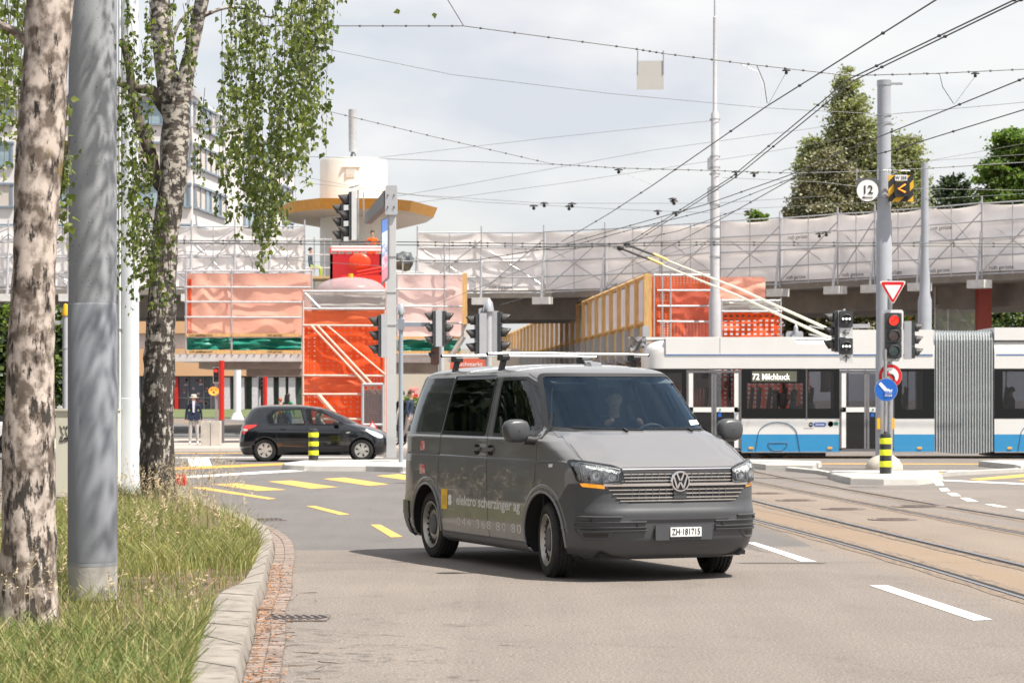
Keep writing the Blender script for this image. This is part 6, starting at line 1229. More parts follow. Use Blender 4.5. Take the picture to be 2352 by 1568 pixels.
# sign post on the right island with its signs
ZR=cR.y; sR=ZR/F
T=thing('sign_post','slim steel post rising from the right hand striped bollard','post',(cR.x,cR.y+.02,.13)); mb=MB(); mb.tube([(0,0,.8),(0,0,2.5)],.035,12); mb.build('post',M['steel'],T,smooth=40); mb=MB(); mb.tube([(.13,.25,0),(.13,.25,P(0,640,ZR).z-.13)],.05,12); mb.tube([(0,0,2.2),(.13,.25,2.2)],.02,6); mb.build('rear_tube',M['steel'],T,smooth=40)
def disc(T,c,r,layers,d=.004):  # stacked coloured discs facing the camera
    for i,(k,m) in enumerate(layers):
        mb=MB(); mb.lathe([(r*k,0),(r*k,-.012+0*i),(.001,-.012)],Vector(c)-Vector((0,d*i,0)),n=40,axis='Y'); o=mb.build('sign_face' if i else 'sign_plate',m,T)
def plate(T,pts,y,m,name,th=.006): mb=MB(); mb.prism([Vector((x,y,z)) for x,z in pts],(0,th,0)); return mb.build(name,m,T)
c=P(2035,895,ZR-.12); T=thing('traffic_sign','round blue sign with a white arrow pointing down right above the bollard','traffic sign',tuple(c)); r=26.5*sR; disc(T,(0,0,0),r,[(1,M['steel']),(.96,M['signb'])])
a=T; k=sR
plate(T,[(-17.5*k,13*k),(-12*k,18*k),(4*k,1*k),(-2*k,-5*k)],-.024,M['signw'],'arrow'); plate(T,[(-3*k,-6*k),(-4*k,-15*k),(13*k,-15*k),(14*k,2*k),(10*k,-1*k),(5*k,3*k)],-.024,M['signw'],'arrow')
text_obj('BERG',8.2*k,M['signb'],T,lambda v:Vector((4.5*k+v.x,-.030+v.y,-6*k+v.z)),center=True,bold=.001,name='sticker_lettering'); text_obj('CITY',8.2*k,M['signb'],T,lambda v:Vector((4.5*k+v.x,-.030+v.y,-12*k+v.z)),center=True,bold=.001,name='sticker_lettering')
c=P(2044.5,863,ZR+.10); T=thing('traffic_sign','round red ringed no left turn sign partly behind the blue arrow sign','traffic sign',tuple(c)); r=27.5*sR; disc(T,(0,0,0),r,[(1.0,M['steel']),(.96,M['signr']),(.70,M['signw'])])
aw=MB(); aw.tube([Vector((x*k,-.024,y*k)) for x,y in [(8,-14),(8,-4),(5,2),(0,4),(-4,5)]],[3*k]*5,6); aw.prism([Vector((-4*k,-.03,12*k)),Vector((-16*k,-.03,6*k)),Vector((-4*k,-.03,-1*k))],(0,.01,0)); aw.build('turn_arrow',M['signk'],T); plate(T,[(-17*k,14*k),(-14*k,17*k),(18*k,-16*k),(15*k,-19*k)],-.045,M['signr'],'red_bar')
c=P(2050.5,668,ZR+.1); T=thing('traffic_sign','red bordered white give way triangle above the red signal','traffic sign',tuple(c))
def tri(s,y,m,n): 
    o=rp([(-32*k*s,23*k*s),(32*k*s,23*k*s),(0,-33*k*s)],5*k*s); plate(T,o,y,m,n)
tri(1.0,0,M['signw'],'sign_plate'); tri(.90,-.008,M['signr'],'red_border'); 
o=rp([(-19.5*k,13.5*k),(19.5*k,13.5*k),(0,-20*k)],1.5*k); plate(T,o,-.014,M['signw'],'sign_face')
housing=mat('signal_housing',(.045,.050,.055),.5,var=.08); visorm=mat('signal_visor',(.055,.052,.052),.4,var=.08,bump=.03)
def lamp(T,c,r,d,col=None,vis=True,lens_=None,length=1.6):
    # round lens with a cut-away visor; d = facing direction in plan
    d=Vector(d).normalized(); sdv=d.cross(Vector((0,0,1))); c=Vector(c)
    if lens_: mb=MB(); mb.add([c+d*.004]+[c+d*.0+(sdv*math.cos(t)+Vector((0,0,1))*math.sin(t))*r*.86 for t in np.linspace(0,2*PI,21)[:-1]],[(0,i+1,(i+1)%20+1) for i in range(20)]); mb.build('lens',lens_,T)
    if vis:
        rows=[]
        for j in range(5):
            f=j/4; row=[]
            for i in range(15):
                t=PI*(-.28+1.56*i/14); up=math.sin(t); L=r*length*f*(.45+.55*max(0,(up+.5)/1.5)); row.append(c+d*L+(sdv*math.cos(t)+Vector((0,0,1))*(math.sin(t)))*r*(1.05-.10*f)-Vector((0,0,r*.10*f)))
            rows.append(row)
        mb=MB(); mb.grid(rows); o=mb.build('visor',visorm,T,smooth=60); md=o.modifiers.new('s','SOLIDIFY'); md.thickness=.008
def signal3(label,c,r,d,pitch,back=None,group='traffic signals at the junction',lenses=None,dep=.16,wx=None,length=1.9):
    # three aspect head centred at c facing plan direction d
    T=thing('traffic_signal',label,'traffic signal',tuple(c),0,group); d=Vector(d).normalized(); sdv=d.cross(Vector((0,0,1))); w_=wx or r*2.7; rot=Matrix((sdv,d,Vector((0,0,1)))).transposed()
    mb=MB()
    for i in (1,0,-1): mb.box(d*(-dep/2)+Vector((0,0,i*pitch)),(w_,dep,pitch*.97),rot=rot)
    mb.build('housing',housing,T)
    if back: mb=MB(); mb.box(d*(-dep-.07),(w_*1.1,.14,pitch*3.1),rot=rot); mb.build('back_board',back,T)
    for n,i in enumerate((1,0,-1)): lamp(T,d*.003+Vector((0,0,i*pitch)),r,d,lens_=(lenses or [None]*3)[n] or mat('dark_lens',(.03,.02,.02),.2,coat=.5),length=length)
    return T
redl=mat('lit_red_lens',(.8,.04,.02),.3,two=(.45,.01,.01),scale=22,emit=(1,.03,.015),es=1.0); brl=mat('unlit_amber_lens',(.09,.045,.035),.15,coat=1); grl=mat('unlit_green_lens',(.01,.07,.065),.15,coat=1)
# main red signal, white bordered
c=P(2053,770,ZR+.05); T=signal3('tall white-bordered signal showing a red arrow above the round signs',c,.118,(0,-1,0),34.5*sR,lenses=[redl,brl,grl],length=.9)
mb=MB(); mb.rbox((0,.17,0),(50*sR,.015,119*sR),.05); bb_=mb.build('white_border',M['signw'],T,smooth=40); mb=MB(); mb.rbox((0,.16,0),(37*sR,.012,105*sR),.04); mb.build('back_board',housing,T)
aw=MB(); aw.prism([Vector((-.05,-.02,.27)),Vector((.045,-.02,.36)),Vector((.05,-.02,.345)),Vector((-.04,-.02,.255))],(0,.01,0)); aw.build('lens_arrow',mat('arrow_dark',(.30,.01,.01),.4),T)
mb=MB(); mb.box((0,-.01,-56*sR),(.10,.03,.05)); mb.build('label_plate',mat('label_grey',(.35,.4,.4),.4,two=(.05,.05,.05),scale=60),T)
def side_signal(px,y0,y1,Z,dirx,label,back=True,bw_=None,group='traffic signals at the junction'):
    s=Z/F; pitch=(y1-y0)/3*s*.98; c=P(px,(y0+y1)/2,Z); return signal3(label,c,pitch*.36,(dirx,-.12,0),pitch,back=M['greypaint'] if back else None,group=group,lenses=[None,None,None],dep=.07)
side_signal(2101,738,824,ZR+.3,1,'grey backed signal facing right beside the white-bordered one')
# tram signal cluster on a bracket
T=thing('tram_signal','twin tram signal with white dots and arrow plates left of the red signal','tram signal',tuple(P(1944,768,ZR+.1)),0,'traffic signals at the junction'); k=sR; mb=MB()
for z0 in (36,-27): mb=MB(); mb.rbox((0,.08,z0*k),(30*k,.16,37*k),.02); mb.build('housing',housing,T)
mb=MB(); mb.box((-2*k,.17,4*k),(.04,.05,112*k)); mb.build('carrier',M['greypaint'],T)
for z0 in (36,-27):
    lamp(T,(0,-.004,z0*k),.105,(0,-1,0),lens_=M['black'],length=.7)
    mb=MB(); 
    for i in (-1,0,1): mb.ball((i*7.6*k,-.012,(z0)*k),.023,8,6)
    mb.build('white_light',mat('white_signal_light',(.9,.9,.88),.3,emit=(1,1,.95),es=1.2),T); mb=MB(); mb.ball((0,-.01,(z0-8)*k),.022,8,6); mb.build('dim_light',mat('dim_grey_lens',(.2,.2,.2),.3),T)
for z0,mode in ((4.5,'l'),(-55,'u')):
    pl_=MB(); pl_.box((0,.03,z0*k),(30*k,.01,21*k)); o=pl_.build('arrow_plate',mat('plate_grey_white',(.62,.63,.64),.4),T); aw=MB(); f=(lambda x,y:(x*k,.02,(z0+y)*k)) if mode=='l' else (lambda x,y:(y*k,.02,(z0-x)*k))
    aw.tube([f(-7,0),f(7,0)],1.1*k,5); aw.tube([f(-1,6),f(-7.5,0),f(-1,-6)],1.1*k,5); aw.build('arrow',M['signk'],o)
mb=MB(); mb.box(((2000-1944)/2*k,.14,20*k),(56*k,.07,.08)); mb.build('bracket_arm',M['greypaint'],T)
side_signal(1913,714,808,ZR+.35,-1,'dark signal facing left in front of the bus trolley poles',back=True)
# small red tram light behind the bus roof
T=thing('traffic_signal','small dome-topped signal with a lit red lamp seen above the bus roof','traffic signal',tuple(P(1826,785,71)),0,'traffic signals at the junction'); s_=71/F; mb=MB(); mb.rbox((0,.1,0),(40*s_,.03,50*s_),.08); mb.build('back_board',M['greypaint'],T); mb=MB(); mb.rbox((4*s_,0,-3*s_),(22*s_,.14,38*s_),.03); mb.lathe([(.07,22*s_),(.06,34*s_),(.02,40*s_),(.001,41*s_)],(2*s_,0,0),n=12); mb.build('housing',M['greypaint'],T); lamp(T,(5*s_,-.08,0),.12,(0,-1,0),lens_=redl,length=.8); mb=MB(); mb.tube([(0,.1,-2),(0,.1,0)],.04,8); mb.build('post',M['steel'],T)
# big grey pole behind with the round 12 sign and chevron box
Zq=56.0; sq=Zq/F; cx_=P(2030.5,0,Zq).x; T=thing('catenary_mast','tall grey steel mast standing on a domed concrete foot right of centre','mast',(cx_,Zq,0)); mb=MB(); zt=P(0,195,Zq).z; z8=P(0,820,Zq).z; z5=P(0,510,Zq).z
mb.lathe([(19.5*sq,0),(19.5*sq,z8),(18.2*sq,z8+.04),(18.2*sq,z5),(16*sq,z5+.08),(15.5*sq,zt),(.001,zt)],n=32); mb.build('shaft',mastm,T,smooth=35); mb=MB(); mb.lathe([(16.6*sq,zt-.02),(16.6*sq,zt+.10),(.001,zt+.12)],n=24); 
for y in (265,283,453,508): mb.lathe([(17.6*sq,P(0,y,Zq).z-.02),(17.6*sq,P(0,y,Zq).z+.02)],n=24,cap=False)
mb.box((.25,-.02,zt+.02),(.35,.05,.05)); mb.build('collar',M['steel'],T); mb=MB(); mb.lathe([(43*sq,0),(42*sq,.10),(33*sq,.24),(22*sq,.32),(19*sq,.34)],n=36); mb.build('concrete_foot',mat('foot_concrete',(.48,.44,.38),.9,var=.15),T,smooth=40)
mb=MB()
for x in (2015,2046): px2(x,x+9 if x>2030 else x+6,960,985,Zq-.25,.1,mb)
mb.v=[(a-cx_,b-Zq,c_) for a,b,c_ in mb.v]; mb.build('push_button_box',M['beacon'],T)
T=thing('tram_sign','round white number 12 sign with a left arrow hanging left of the mast','tram sign',tuple(P(1992.5,438,Zq-.2)),0); k=sq; mb=MB(); mb.box((0,.03,10*k),(49*k,.02,38*k)); mb.build('back_board',M['dkgrey'],T); disc(T,(0,0,0),24.5*k,[(1,M['signw'])]); text_obj('12',27*k,M['signk'],T,lambda v:Vector((v.x,-.02+v.y,1*k+v.z)),center=True,sx=.95,bold=.004)
aw=MB(); aw.box((1*k,-.02,-15.5*k),(22*k,.006,1.6*k)); aw.prism([Vector((-13*k,-.02,-15.5*k)),Vector((-7*k,-.02,-12.5*k)),Vector((-7*k,-.02,-18.5*k))],(0,.005,0)); aw.build('arrow',M['signk'],T); mb=MB()
for x in (-24,24): mb.tube([(x*k,.03,24*k),(x*k,.03,52*k)],.015,5)
mb.build('hanger',M['steel'],T)
T=thing('point_indicator','yellow and black striped box with an orange chevron and W 255 plate','tram signal',tuple(P(2069,433,Zq-.3))); W_=30*k
hm=bpy.data.materials.new('hazard_stripes'); hm.use_nodes=True; t_=hm.node_tree; p_=t_.nodes['Principled BSDF']; tc_=t_.nodes.new('ShaderNodeTexCoord'); wv=t_.nodes.new('ShaderNodeTexWave'); wv.wave_type='BANDS'; wv.bands_direction='DIAGONAL'; wv.inputs['Scale'].default_value=1.75; mp_=t_.nodes.new('ShaderNodeMapping'); mp_.inputs['Scale'].default_value=(-1,0,1); t_.links.new(tc_.outputs['Object'],mp_.inputs[0]); t_.links.new(mp_.outputs[0],wv.inputs[0]); rr_=t_.nodes.new('ShaderNodeValToRGB'); rr_.color_ramp.interpolation='CONSTANT'; rr_.color_ramp.elements[0].color=(.03,.03,.03,1); rr_.color_ramp.elements[1].position=.5; rr_.color_ramp.elements[1].color=(.80,.45,.02,1); t_.links.new(wv.outputs[0],rr_.inputs[0]); t_.links.new(rr_.outputs[0],p_.inputs['Base Color'])
mb=MB(); mb.box((0,0,0),(57*k,.05,60*k)); mb.build('striped_board',hm,T); mb=MB(); mb.rbox((1*k,-.09,-3*k),(34*k,.14,34*k),.02); mb.build('lamp_box',M['black'],T); mb=MB(); mb.tube([(8*k,-.17,8*k),(-8*k,-.17,-2*k),(8*k,-.17,-10*k)],.018,5); mb.build('chevron_light',mat('orange_light',(1,.3,.02),.4,emit=(1,.22,.02),es=1.6),T)
mb=MB(); mb.box((0,-.035,24*k),(28*k,.01,13*k)); wp_=mb.build('number_plate',M['signw'],T); text_obj('W 255',9.5*k,M['signk'],wp_,lambda v:Vector((v.x,-.045+v.y,24*k+v.z)),center=True,sx=.95,bold=.001)
mb=MB(); mb.tube([Vector((-20*k+8*k*math.cos(a),-.02,40*k+8*k*math.sin(a))) for a in np.linspace(0,2*PI,16)],.012,5); mb.tube([(-40*k,.02,42*k),(22*k,.02,40*k)],.012,5); mb.build('hanger',M['steel'],T)
# the tall mast behind the bus, and the short far one
Zt_=72.0; st2=Zt_/F; T=thing('catenary_mast','tallest pale mast, thin at the top, rising behind the bus nose','mast',(P(1642,0,Zt_).x,Zt_,0)); zz=lambda y,Z=Zt_:P(0,y,Z).z
mb=MB(); mb.lathe([(14*st2,0),(14*st2,zz(690)),(11*st2,zz(675)),(11*st2,zz(470)),(9*st2,zz(460)),(9*st2,zz(262)),(5*st2,zz(255)),(4*st2,zz(40)),(2.5*st2,zz(38)),(2*st2,zz(-60)),(.001,zz(-61))],n=24); mb.build('shaft',mat('mast_lilac_grey',(.46,.45,.47),.5,var=.06),T,smooth=35)
mb=MB()
for y in (275,360,385,400,430,470,520,548,560,590): mb.lathe([(12.5*st2,zz(y)-.02),(12.5*st2,zz(y)+.02)],n=16,cap=False)
mb.rbox((-12*st2,0,zz(377)),(10*st2,.12,28*st2),.02); mb.rbox((-12*st2,0,zz(448)),(10*st2,.12,34*st2),.02); mb.build('clamp',M['steel'],T)
Zf=84.0; T=thing('catenary_mast','short grey mast poking above the wrapped viaduct left of the conifer','mast',(P(2124,0,Zf).x,Zf,0)); s_=Zf/F; mb=MB(); mb.lathe([(16*s_,0),(16*s_,P(0,690,Zf).z),(12*s_,P(0,675,Zf).z),(12*s_,P(0,640,Zf).z),(9*s_,P(0,600,Zf).z),(8.5*s_,P(0,375,Zf).z),(.001,P(0,374,Zf).z)],n=20); mb.build('shaft',mastm,T,smooth=35)
# grey gantry post with cantilever arm and hanging signals
Zg=62; sg=Zg/F; gx=P(899,0,Zg).x; T=thing('gantry_post','square pale grey gantry post with a cantilever arm left of the van','gantry',(gx,Zg,.13)); mb=MB(); zt=P(0,445,Zg).z-.13; mb.box((0,0,zt/2),(.235,.235,zt)); mb.build('post',mat('gantry_paint',(.54,.55,.56),.4,var=.03),T); mb=MB(); mb.rbox((0,-.03,zt+.0-.18),(.30,.32,.75),.03); mb.build('head_plate',M['greypaint'],T)
mb=MB()
for x in (-.08,.08):
    for z in (-.35,-.05): mb.ball((x,-.20,zt+z),.022,8,6)
mb.build('bolt',M['dkgrey'],T); mb=MB(); a=Vector((-.10,-.05,zt-.12)); b=P(846,503,Zg+7.5)-Vector((gx,Zg,.13)); 
d=(b-a).normalized(); up=Vector((0,0,1)); s1=d.cross(up).normalized()*.09; u1=s1.cross(d).normalized()*.20
mb.add([a+s1+u1,a-s1+u1,a-s1-u1,a+s1-u1,b+s1+u1*.7,b-s1+u1*.7,b-s1-u1*.7,b+s1-u1*.7],[(0,1,2,3),(4,5,6,7),(0,1,5,4),(1,2,6,5),(2,3,7,6),(3,0,4,7)]); mb.build('cantilever_arm',mat('arm_grey',(.13,.13,.13),.5),T)
mb=MB(); 
for y in (590,672,747): z=P(0,y,Zg).z-.13; mb.box((0,0,z),(.26,.26,.02))
mb.build('strap',M['steel'],T); mb=MB(); z=P(0,745,Zg).z-.13; mb.rbox((-.22,-.05,z),(.18,.2,.36),.03); mb.tube([(-.25,0,z-.1),(-.33,0,z+.1)],.01,5); mb.build('camera_box',M['greypaint'],T)
T=thing('street_name_sign','narrow blue and pink poster panel turned edgewise on the gantry post','sign',(P(886,0,Zg).x,Zg-.3,0)); zz2=lambda y:P(0,y,Zg).z; o=[Vector((-.09,-.25,zz2(508))),Vector((.085,.05,zz2(498))),Vector((.085,.05,zz2(640))),Vector((-.09,-.25,zz2(657)))]; mb=MB(); mb.prism(o,(.02,.03,0)); fr_=mb.build('panel_frame',M['dkgrey'],T)
mb=MB(); n=6; L_=[o[0].lerp(o[3],t) for t in np.linspace(.03,.97,n)]; R_=[o[1].lerp(o[2],t) for t in np.linspace(.03,.97,n)]; [mb.add([p.lerp(q_,.12)+Vector((0,-.012,0)),p.lerp(q_,.88)+Vector((0,-.012,0)),q2.lerp(p2,.12)+Vector((0,-.012,0)),q2.lerp(p2,.88)+Vector((0,-.012,0))],[(0,1,2,3)],i_) for i_,(p,q_,p2,q2) in enumerate(zip(L_[:-1],R_[:-1],L_[1:],R_[1:]))]; mb.build('poster',[mat('poster_blue',(.10,.20,.50),.4),mat('poster_pale',(.50,.56,.68),.4),mat('poster_pale_text',(.55,.58,.66),.4,two=(.15,.2,.4),scale=9),mat('poster_mauve',(.62,.50,.58),.4,two=(.5,.2,.3),scale=8),mat('poster_pink',(.60,.22,.28),.4)],T,fix=False)
# hanging pair of signals on the arm
Zh=68; M['greypaint0']=M['greypaint']; M['greypaint']=mat('pale_board',(.62,.63,.64),.45,var=.03); T=side_signal(801,440,552,Zh,-1,'larger hanging signal nearest the gantry arm, visors facing left',back=True); side_signal(783,465,556,Zh+1.2,-1,'lower hanging signal left of the other under the gantry arm',back=True)
M['greypaint']=M['greypaint0']; T=thing('mounting_frame','thin steel tube frame holding the two signals under the cantilever arm','frame',(P(822,0,Zh).x,Zh,0)); zz3=lambda y:P(0,y,Zh).z; mb=MB(); mb.tube([(0,.1,zz3(435)),(0,.1,zz3(560))],.03,6); mb.tube([(-.25,.2,zz3(430)),(.05,0,zz3(425))],.02,6); mb.tube([(.15,.1,zz3(440)),(.17,.1,zz3(540))],.02,6); mb.box((-.05,.2,zz3(556)),(.9,.05,.05)); mb.build('tube',M['steel'],T)
# slim post with bracket, signals around it
Zs=57.5; ss_=Zs/F; T=thing('signal_post','slim blue grey post with a rounded cap just left of the van','signal post',(P(921,0,Zs).x,Zs,.13)); mb=MB(); z_=lambda y:P(0,y,Zs).z-.13; mb.tube([(0,0,0),(0,0,z_(722))],5.2*ss_,12); mb.build('post',mat('post_bluegrey',(.30,.34,.39),.4,var=.04),T,smooth=40); mb=MB(); mb.lathe([(8.5*ss_,z_(722)),(9*ss_,z_(717)),(6.5*ss_,z_(700)),(4*ss_,z_(697)),(.001,z_(696))],n=16); mb.build('cap',M['alu'],T,smooth=40)
mb=MB(); mb.box((.35,0,z_(745)),(.70,.06,.10)); mb.box((0,0,z_(745)),(.16,.16,.25)); mb.build('bracket_arm',mat('arm_bluegrey',(.25,.28,.33),.45),T)
side_signal(868,722,820,Zs+.1,-1,'signal with a pale back board facing left of the grey gantry post')
side_signal(993,713,795,Zs,-1,'left facing signal on the slim post bracket')
side_signal(1024,713,795,Zs+.2,1,'right facing signal back to back with the bracket signal')
T=thing('pedestrian_signal','small brown two-lamp pedestrian signal hanging below the bracket signals','traffic signal',tuple(P(999,818,Zs+.4))); mb=MB(); mb.rbox((0,0,0),(.20,.16,.42),.04); mb.build('housing',mat('housing_brown',(.12,.06,.05),.5),T); lamp(T,(-.05,-.09,.03),.075,(-1,-.5,0),lens_=M['black'],length=1.4)
T=thing('signal_post','short capped post between the two bracket signals','signal post',(P(1014,0,Zs+1).x,Zs+1,0)); mb=MB(); z_=lambda y:P(0,y,Zs+1).z; mb.tube([(0,0,0),(0,0,z_(765))],.06,10); mb.build('post',M['greypaint'],T,smooth=40); mb=MB(); mb.lathe([(.075,z_(765)),(.05,z_(742)),(.001,z_(741))],n=12); mb.build('cap',M['alu'],T,smooth=40)
Zv=46; T=thing('signal_post','thicker post with a large dome cap above the van roof','signal post',(P(1122,0,Zv).x,Zv,0)); mb=MB(); z_=lambda y:P(0,y,Zv).z; mb.tube([(0,0,0),(0,0,z_(715))],7.5*Zv/F,14); mb.build('post',M['greypaint'],T,smooth=40); mb=MB(); mb.lathe([(12.5*Zv/F,z_(716)),(12.8*Zv/F,z_(712)),(9.5*Zv/F,z_(694)),(5*Zv/F,z_(688)),(.001,z_(687))],n=20); mb.build('cap',M['alu'],T,smooth=40); mb=MB(); mb.rbox((-.11,.1,z_(766)),(.16,.05,.98),.04); mb.build('mounting_plate',M['greypaint'],T)
side_signal(1091,720,815,Zv,-1,'left facing signal with grey back board above the rear roof bar')
side_signal(1152,715,812,Zv+.2,1,'right facing signal on the dome-capped post above the van roof')
# far signals by the shop
T=thing('traffic_signal','distant white-bordered signal glowing red beside the left red column','traffic signal',tuple(P(496.5,861,84)),0,'traffic signals at the junction'); s_=84/F; mb=MB(); mb.rbox((0,.05,0),(15*s_,.04,38*s_),.04); mb.build('white_border',M['signw'],T); mb=MB(); mb.rbox((0,0,0),(11*s_,.08,33*s_),.03); mb.build('housing',housing,T)
for i,m in ((1,redl),(0,brl),(-1,grl)): lamp(T,(0,-.045,i*10*s_),.07,(0,-1,0),lens_=m,length=.7)
mb=MB(); mb.tube([(0,.1,P(0,861,84).z*-1+.1),(0,.1,0)],.05,8); mb.build('post',M['steel'],T)
T=thing('traffic_signal','distant small signal on a thin post in front of the shop windows','traffic signal',tuple(P(600,879,120)),0,'traffic signals at the junction'); s_=120/F; mb=MB(); mb.rbox((0,0,0),(11*s_,.2,30*s_),.05); mb.build('housing',housing,T); mb=MB(); mb.tube([(-5*s_,.1,-1.7),(-5*s_,.1,1.0)],.07,8); mb.build('post',M['greypaint'],T)
for i in (1,0,-1): lamp(T,(2*s_,-.1,i*9*s_),.10,(.6,-1,0),lens_=M['black'],length=1)
T=thing('pretzel_sign','glowing orange pretzel sign hanging beside the left red column','sign',tuple(P(491,898,84))); s_=84/F; mb=MB()
for q_ in ([(8,-2),(9,5),(3,8),(-1,3),(-6,-4),(-9,-6)],[(-8,-2),(-9,5),(-3,8),(1,3),(6,-4),(9,-6)]): mb.tube([Vector((x*s_,0,z*s_)) for x,z in q_],.035,6)
mb.tube([Vector((10*s_*math.cos(a),0,8*s_*math.sin(a))) for a in np.linspace(0,2*PI,18)],.04,6); mb.build('pretzel',mat('pretzel_orange',(.9,.35,.05),.4,emit=(1,.35,.05),es=.5),T,smooth=True)
# ================================================ BUILDINGS
def fbox(mb,x0,x1,z0,z1,y0,y1): return mb.box(((x0+x1)/2,(y0+y1)/2,(z0+z1)/2),(abs(x1-x0),abs(y1-y0),abs(z1-z0)))
X=lambda px,Z:(px-1176)/F*Z
Z_=lambda py,Z:EYE-(py-YH)/F*Z
# white office block with blue framed windows
ZB=180.0; T=thing('office_building','white office block with blue-framed window bands behind the birches','building',(X(200,ZB),ZB,0)); bo=Vector((X(200,ZB),ZB,0)); wallm=mat('white_cladding',(.66,.63,.62),.6,var=.04,scale=.3); topz=Z_(222,ZB)
xa,xc=X(-260,ZB),X(440,ZB); we=Vector((X(676,222),222,0)); 
mb=MB(); pl=[Vector((xa,ZB,0)),Vector((xc,ZB,0)),we,Vector((we.x-6,250,0)),Vector((xa,250,0))]; mb.prism([p-bo for p in pl],(0,0,topz)); wall=mb.build('wall',wallm,T)
mb=MB(); fbox(mb,xa,xc+.3,topz,topz+.5,ZB-.5,ZB+3); fbox(mb,xa,X(250,ZB),topz,topz+1.4,ZB+1,ZB+3); mb.v=[tuple(Vector(v)-bo) for v in mb.v]; mb.build('roof',mat('parapet_grey',(.45,.44,.45),.6),T)
frm=mat('window_frame_blue_grey',(.20,.25,.31),.4); gls=mat('window_glass_sky',(.27,.36,.41),.08,coat=.5,var=.25,scale=.4); bl=mat('beige_blind',(.55,.50,.46),.8,var=.05)
def win_strip(o,ux,L,z0,z1,seed):   # o origin on the facade, ux unit vector along it
    rr=random.Random(seed); n=max(1,round(L/1.9)); w_=L/n; nrm=Vector((ux.y,-ux.x,0)); 
    f=MB()
    def q(mb,a,b,za,zb,d0,d1): 
        p=[o+ux*a+nrm*d1,o+ux*b+nrm*d1,o+ux*b+nrm*d0,o+ux*a+nrm*d0]; mb.prism([x+Vector((0,0,za)) for x in p],(0,0,zb-za))
    q(f,-.15,L+.15,z0-.14,z0,0,.22); q(f,-.15,L+.15,z1,z1+.16,0,.26)
    for i in range(n+1): q(f,i*w_-.08,i*w_+.08,z0,z1,0,.20)
    wf=f.build('window_frame',frm,T)
    for i in range(n):
        m=bl if rr.random()<.45 else gls; g=MB(); q(g,i*w_+.08,(i+1)*w_-.08,z0,z1,0,.10); g.build('blind' if m is bl else 'pane',m,wf)
ux=Vector((1,0,0)); wx=(we-Vector((xc,ZB,0))); wl=wx.length; wx.normalize()
for r_ in range(5):
    z1=Z_(331,ZB)+3.06*(1-r_)-0; z0=z1-1.55
    if z1>topz-.3: continue
    for a,b in ((-240,28),(131,168),(313,436)): win_strip(Vector((X(a,ZB),ZB,0))-bo,ux,X(b,ZB)-X(a,ZB),z0,z1,r_*7+a)
    win_strip(Vector((xc,ZB,0))+wx*.6-bo,wx,11,z0,z1,r_*3+1); win_strip(Vector((xc,ZB,0))+wx*19-bo,wx,12,z0,z1,r_*5+2); win_strip(Vector((xc,ZB,0))+wx*(wl-6)-bo,wx,4.5,z0,z1,r_*5+4)
mb=MB(); z=Z_(291,ZB)
for i in range(40): fbox(mb,X(395,ZB)+i*.16,X(395,ZB)+i*.16+.07,z,z+.75,ZB-.5,ZB-.4)
fbox(mb,X(395,ZB)-.1,X(395,ZB)+6.5,z-.1,z,ZB-.55,ZB); mb.v=[tuple(Vector(v)-bo) for v in mb.v]; mb.build('balcony_railing',mat('railing_grey',(.42,.42,.44),.5),T)
# beige shop building under the bridge
ZS=158.0; T=thing('shop_building','low beige-banded shop with large glass front below the orange netting','building',(0,ZS,0)); bo=Vector((0,ZS,0)); bei=mat('beige_fascia',(.60,.36,.20),.7,var=.06,scale=.2)
def sb(mb,x0,x1,y0,y1,d0,d1): fbox(mb,X(x0,ZS),X(x1,ZS),Z_(y0,ZS),Z_(y1,ZS),d0,d1); return mb
mb=MB(); sb(mb,240,700,863,800,0,12); sb(mb,240,700,765,722,0,12); mb.build('fascia',bei,T); mb=MB(); sb(mb,240,700,800,765,.4,12); sb(mb,480,700,945,864,1.0,12); mb.build('wall',mat('lilac_wall',(.52,.47,.48),.7),T)
mb=MB(); sb(mb,240,482,945,864,.5,.6); g_=mb.build('shop_window',mat('shop_glass',(.05,.055,.07),.08,var=.5,scale=.35,coat=.3),T); mb=MB()
for x in (320,372,395,430,466,482): sb(mb,x,x+2,943,864,.3,.5)
sb(mb,320,482,914,912.5,.3,.5); mb.build('glazing_bar',mat('glazing_dark',(.12,.13,.14),.5),g_)
mb=MB(); rr=random.Random(3)
for i in range(26): x=rr.uniform(400,478); y=rr.uniform(872,930); sb(mb,x,x+rr.uniform(2,10),y,y-rr.uniform(2,7),.44,.47)
mb.build('window_display',mat('display_colours',(.55,.50,.48),.6,two=(.30,.04,.03),scale=.8),g_)
mb=MB()
for x in (400,404): sb(mb,x,x+4,943,866,.2,.4)
mb.build('red_door_frame',M['red'],T)
for x in (512,545,578,612,640,662): mb=MB(); sb(mb,x,x+15,945,866,.2,1.0); mb.build('shop_column',mat('column_grey',(.55,.54,.55),.7),T); 
mb=MB()
for x in (530,563,597,628,655,678): sb(mb,x,x+13,943,867,.8,.9)
mb.build('shop_window',mat('shop_glass_green',(.06,.09,.07),.08,var=.6,scale=.5),T)
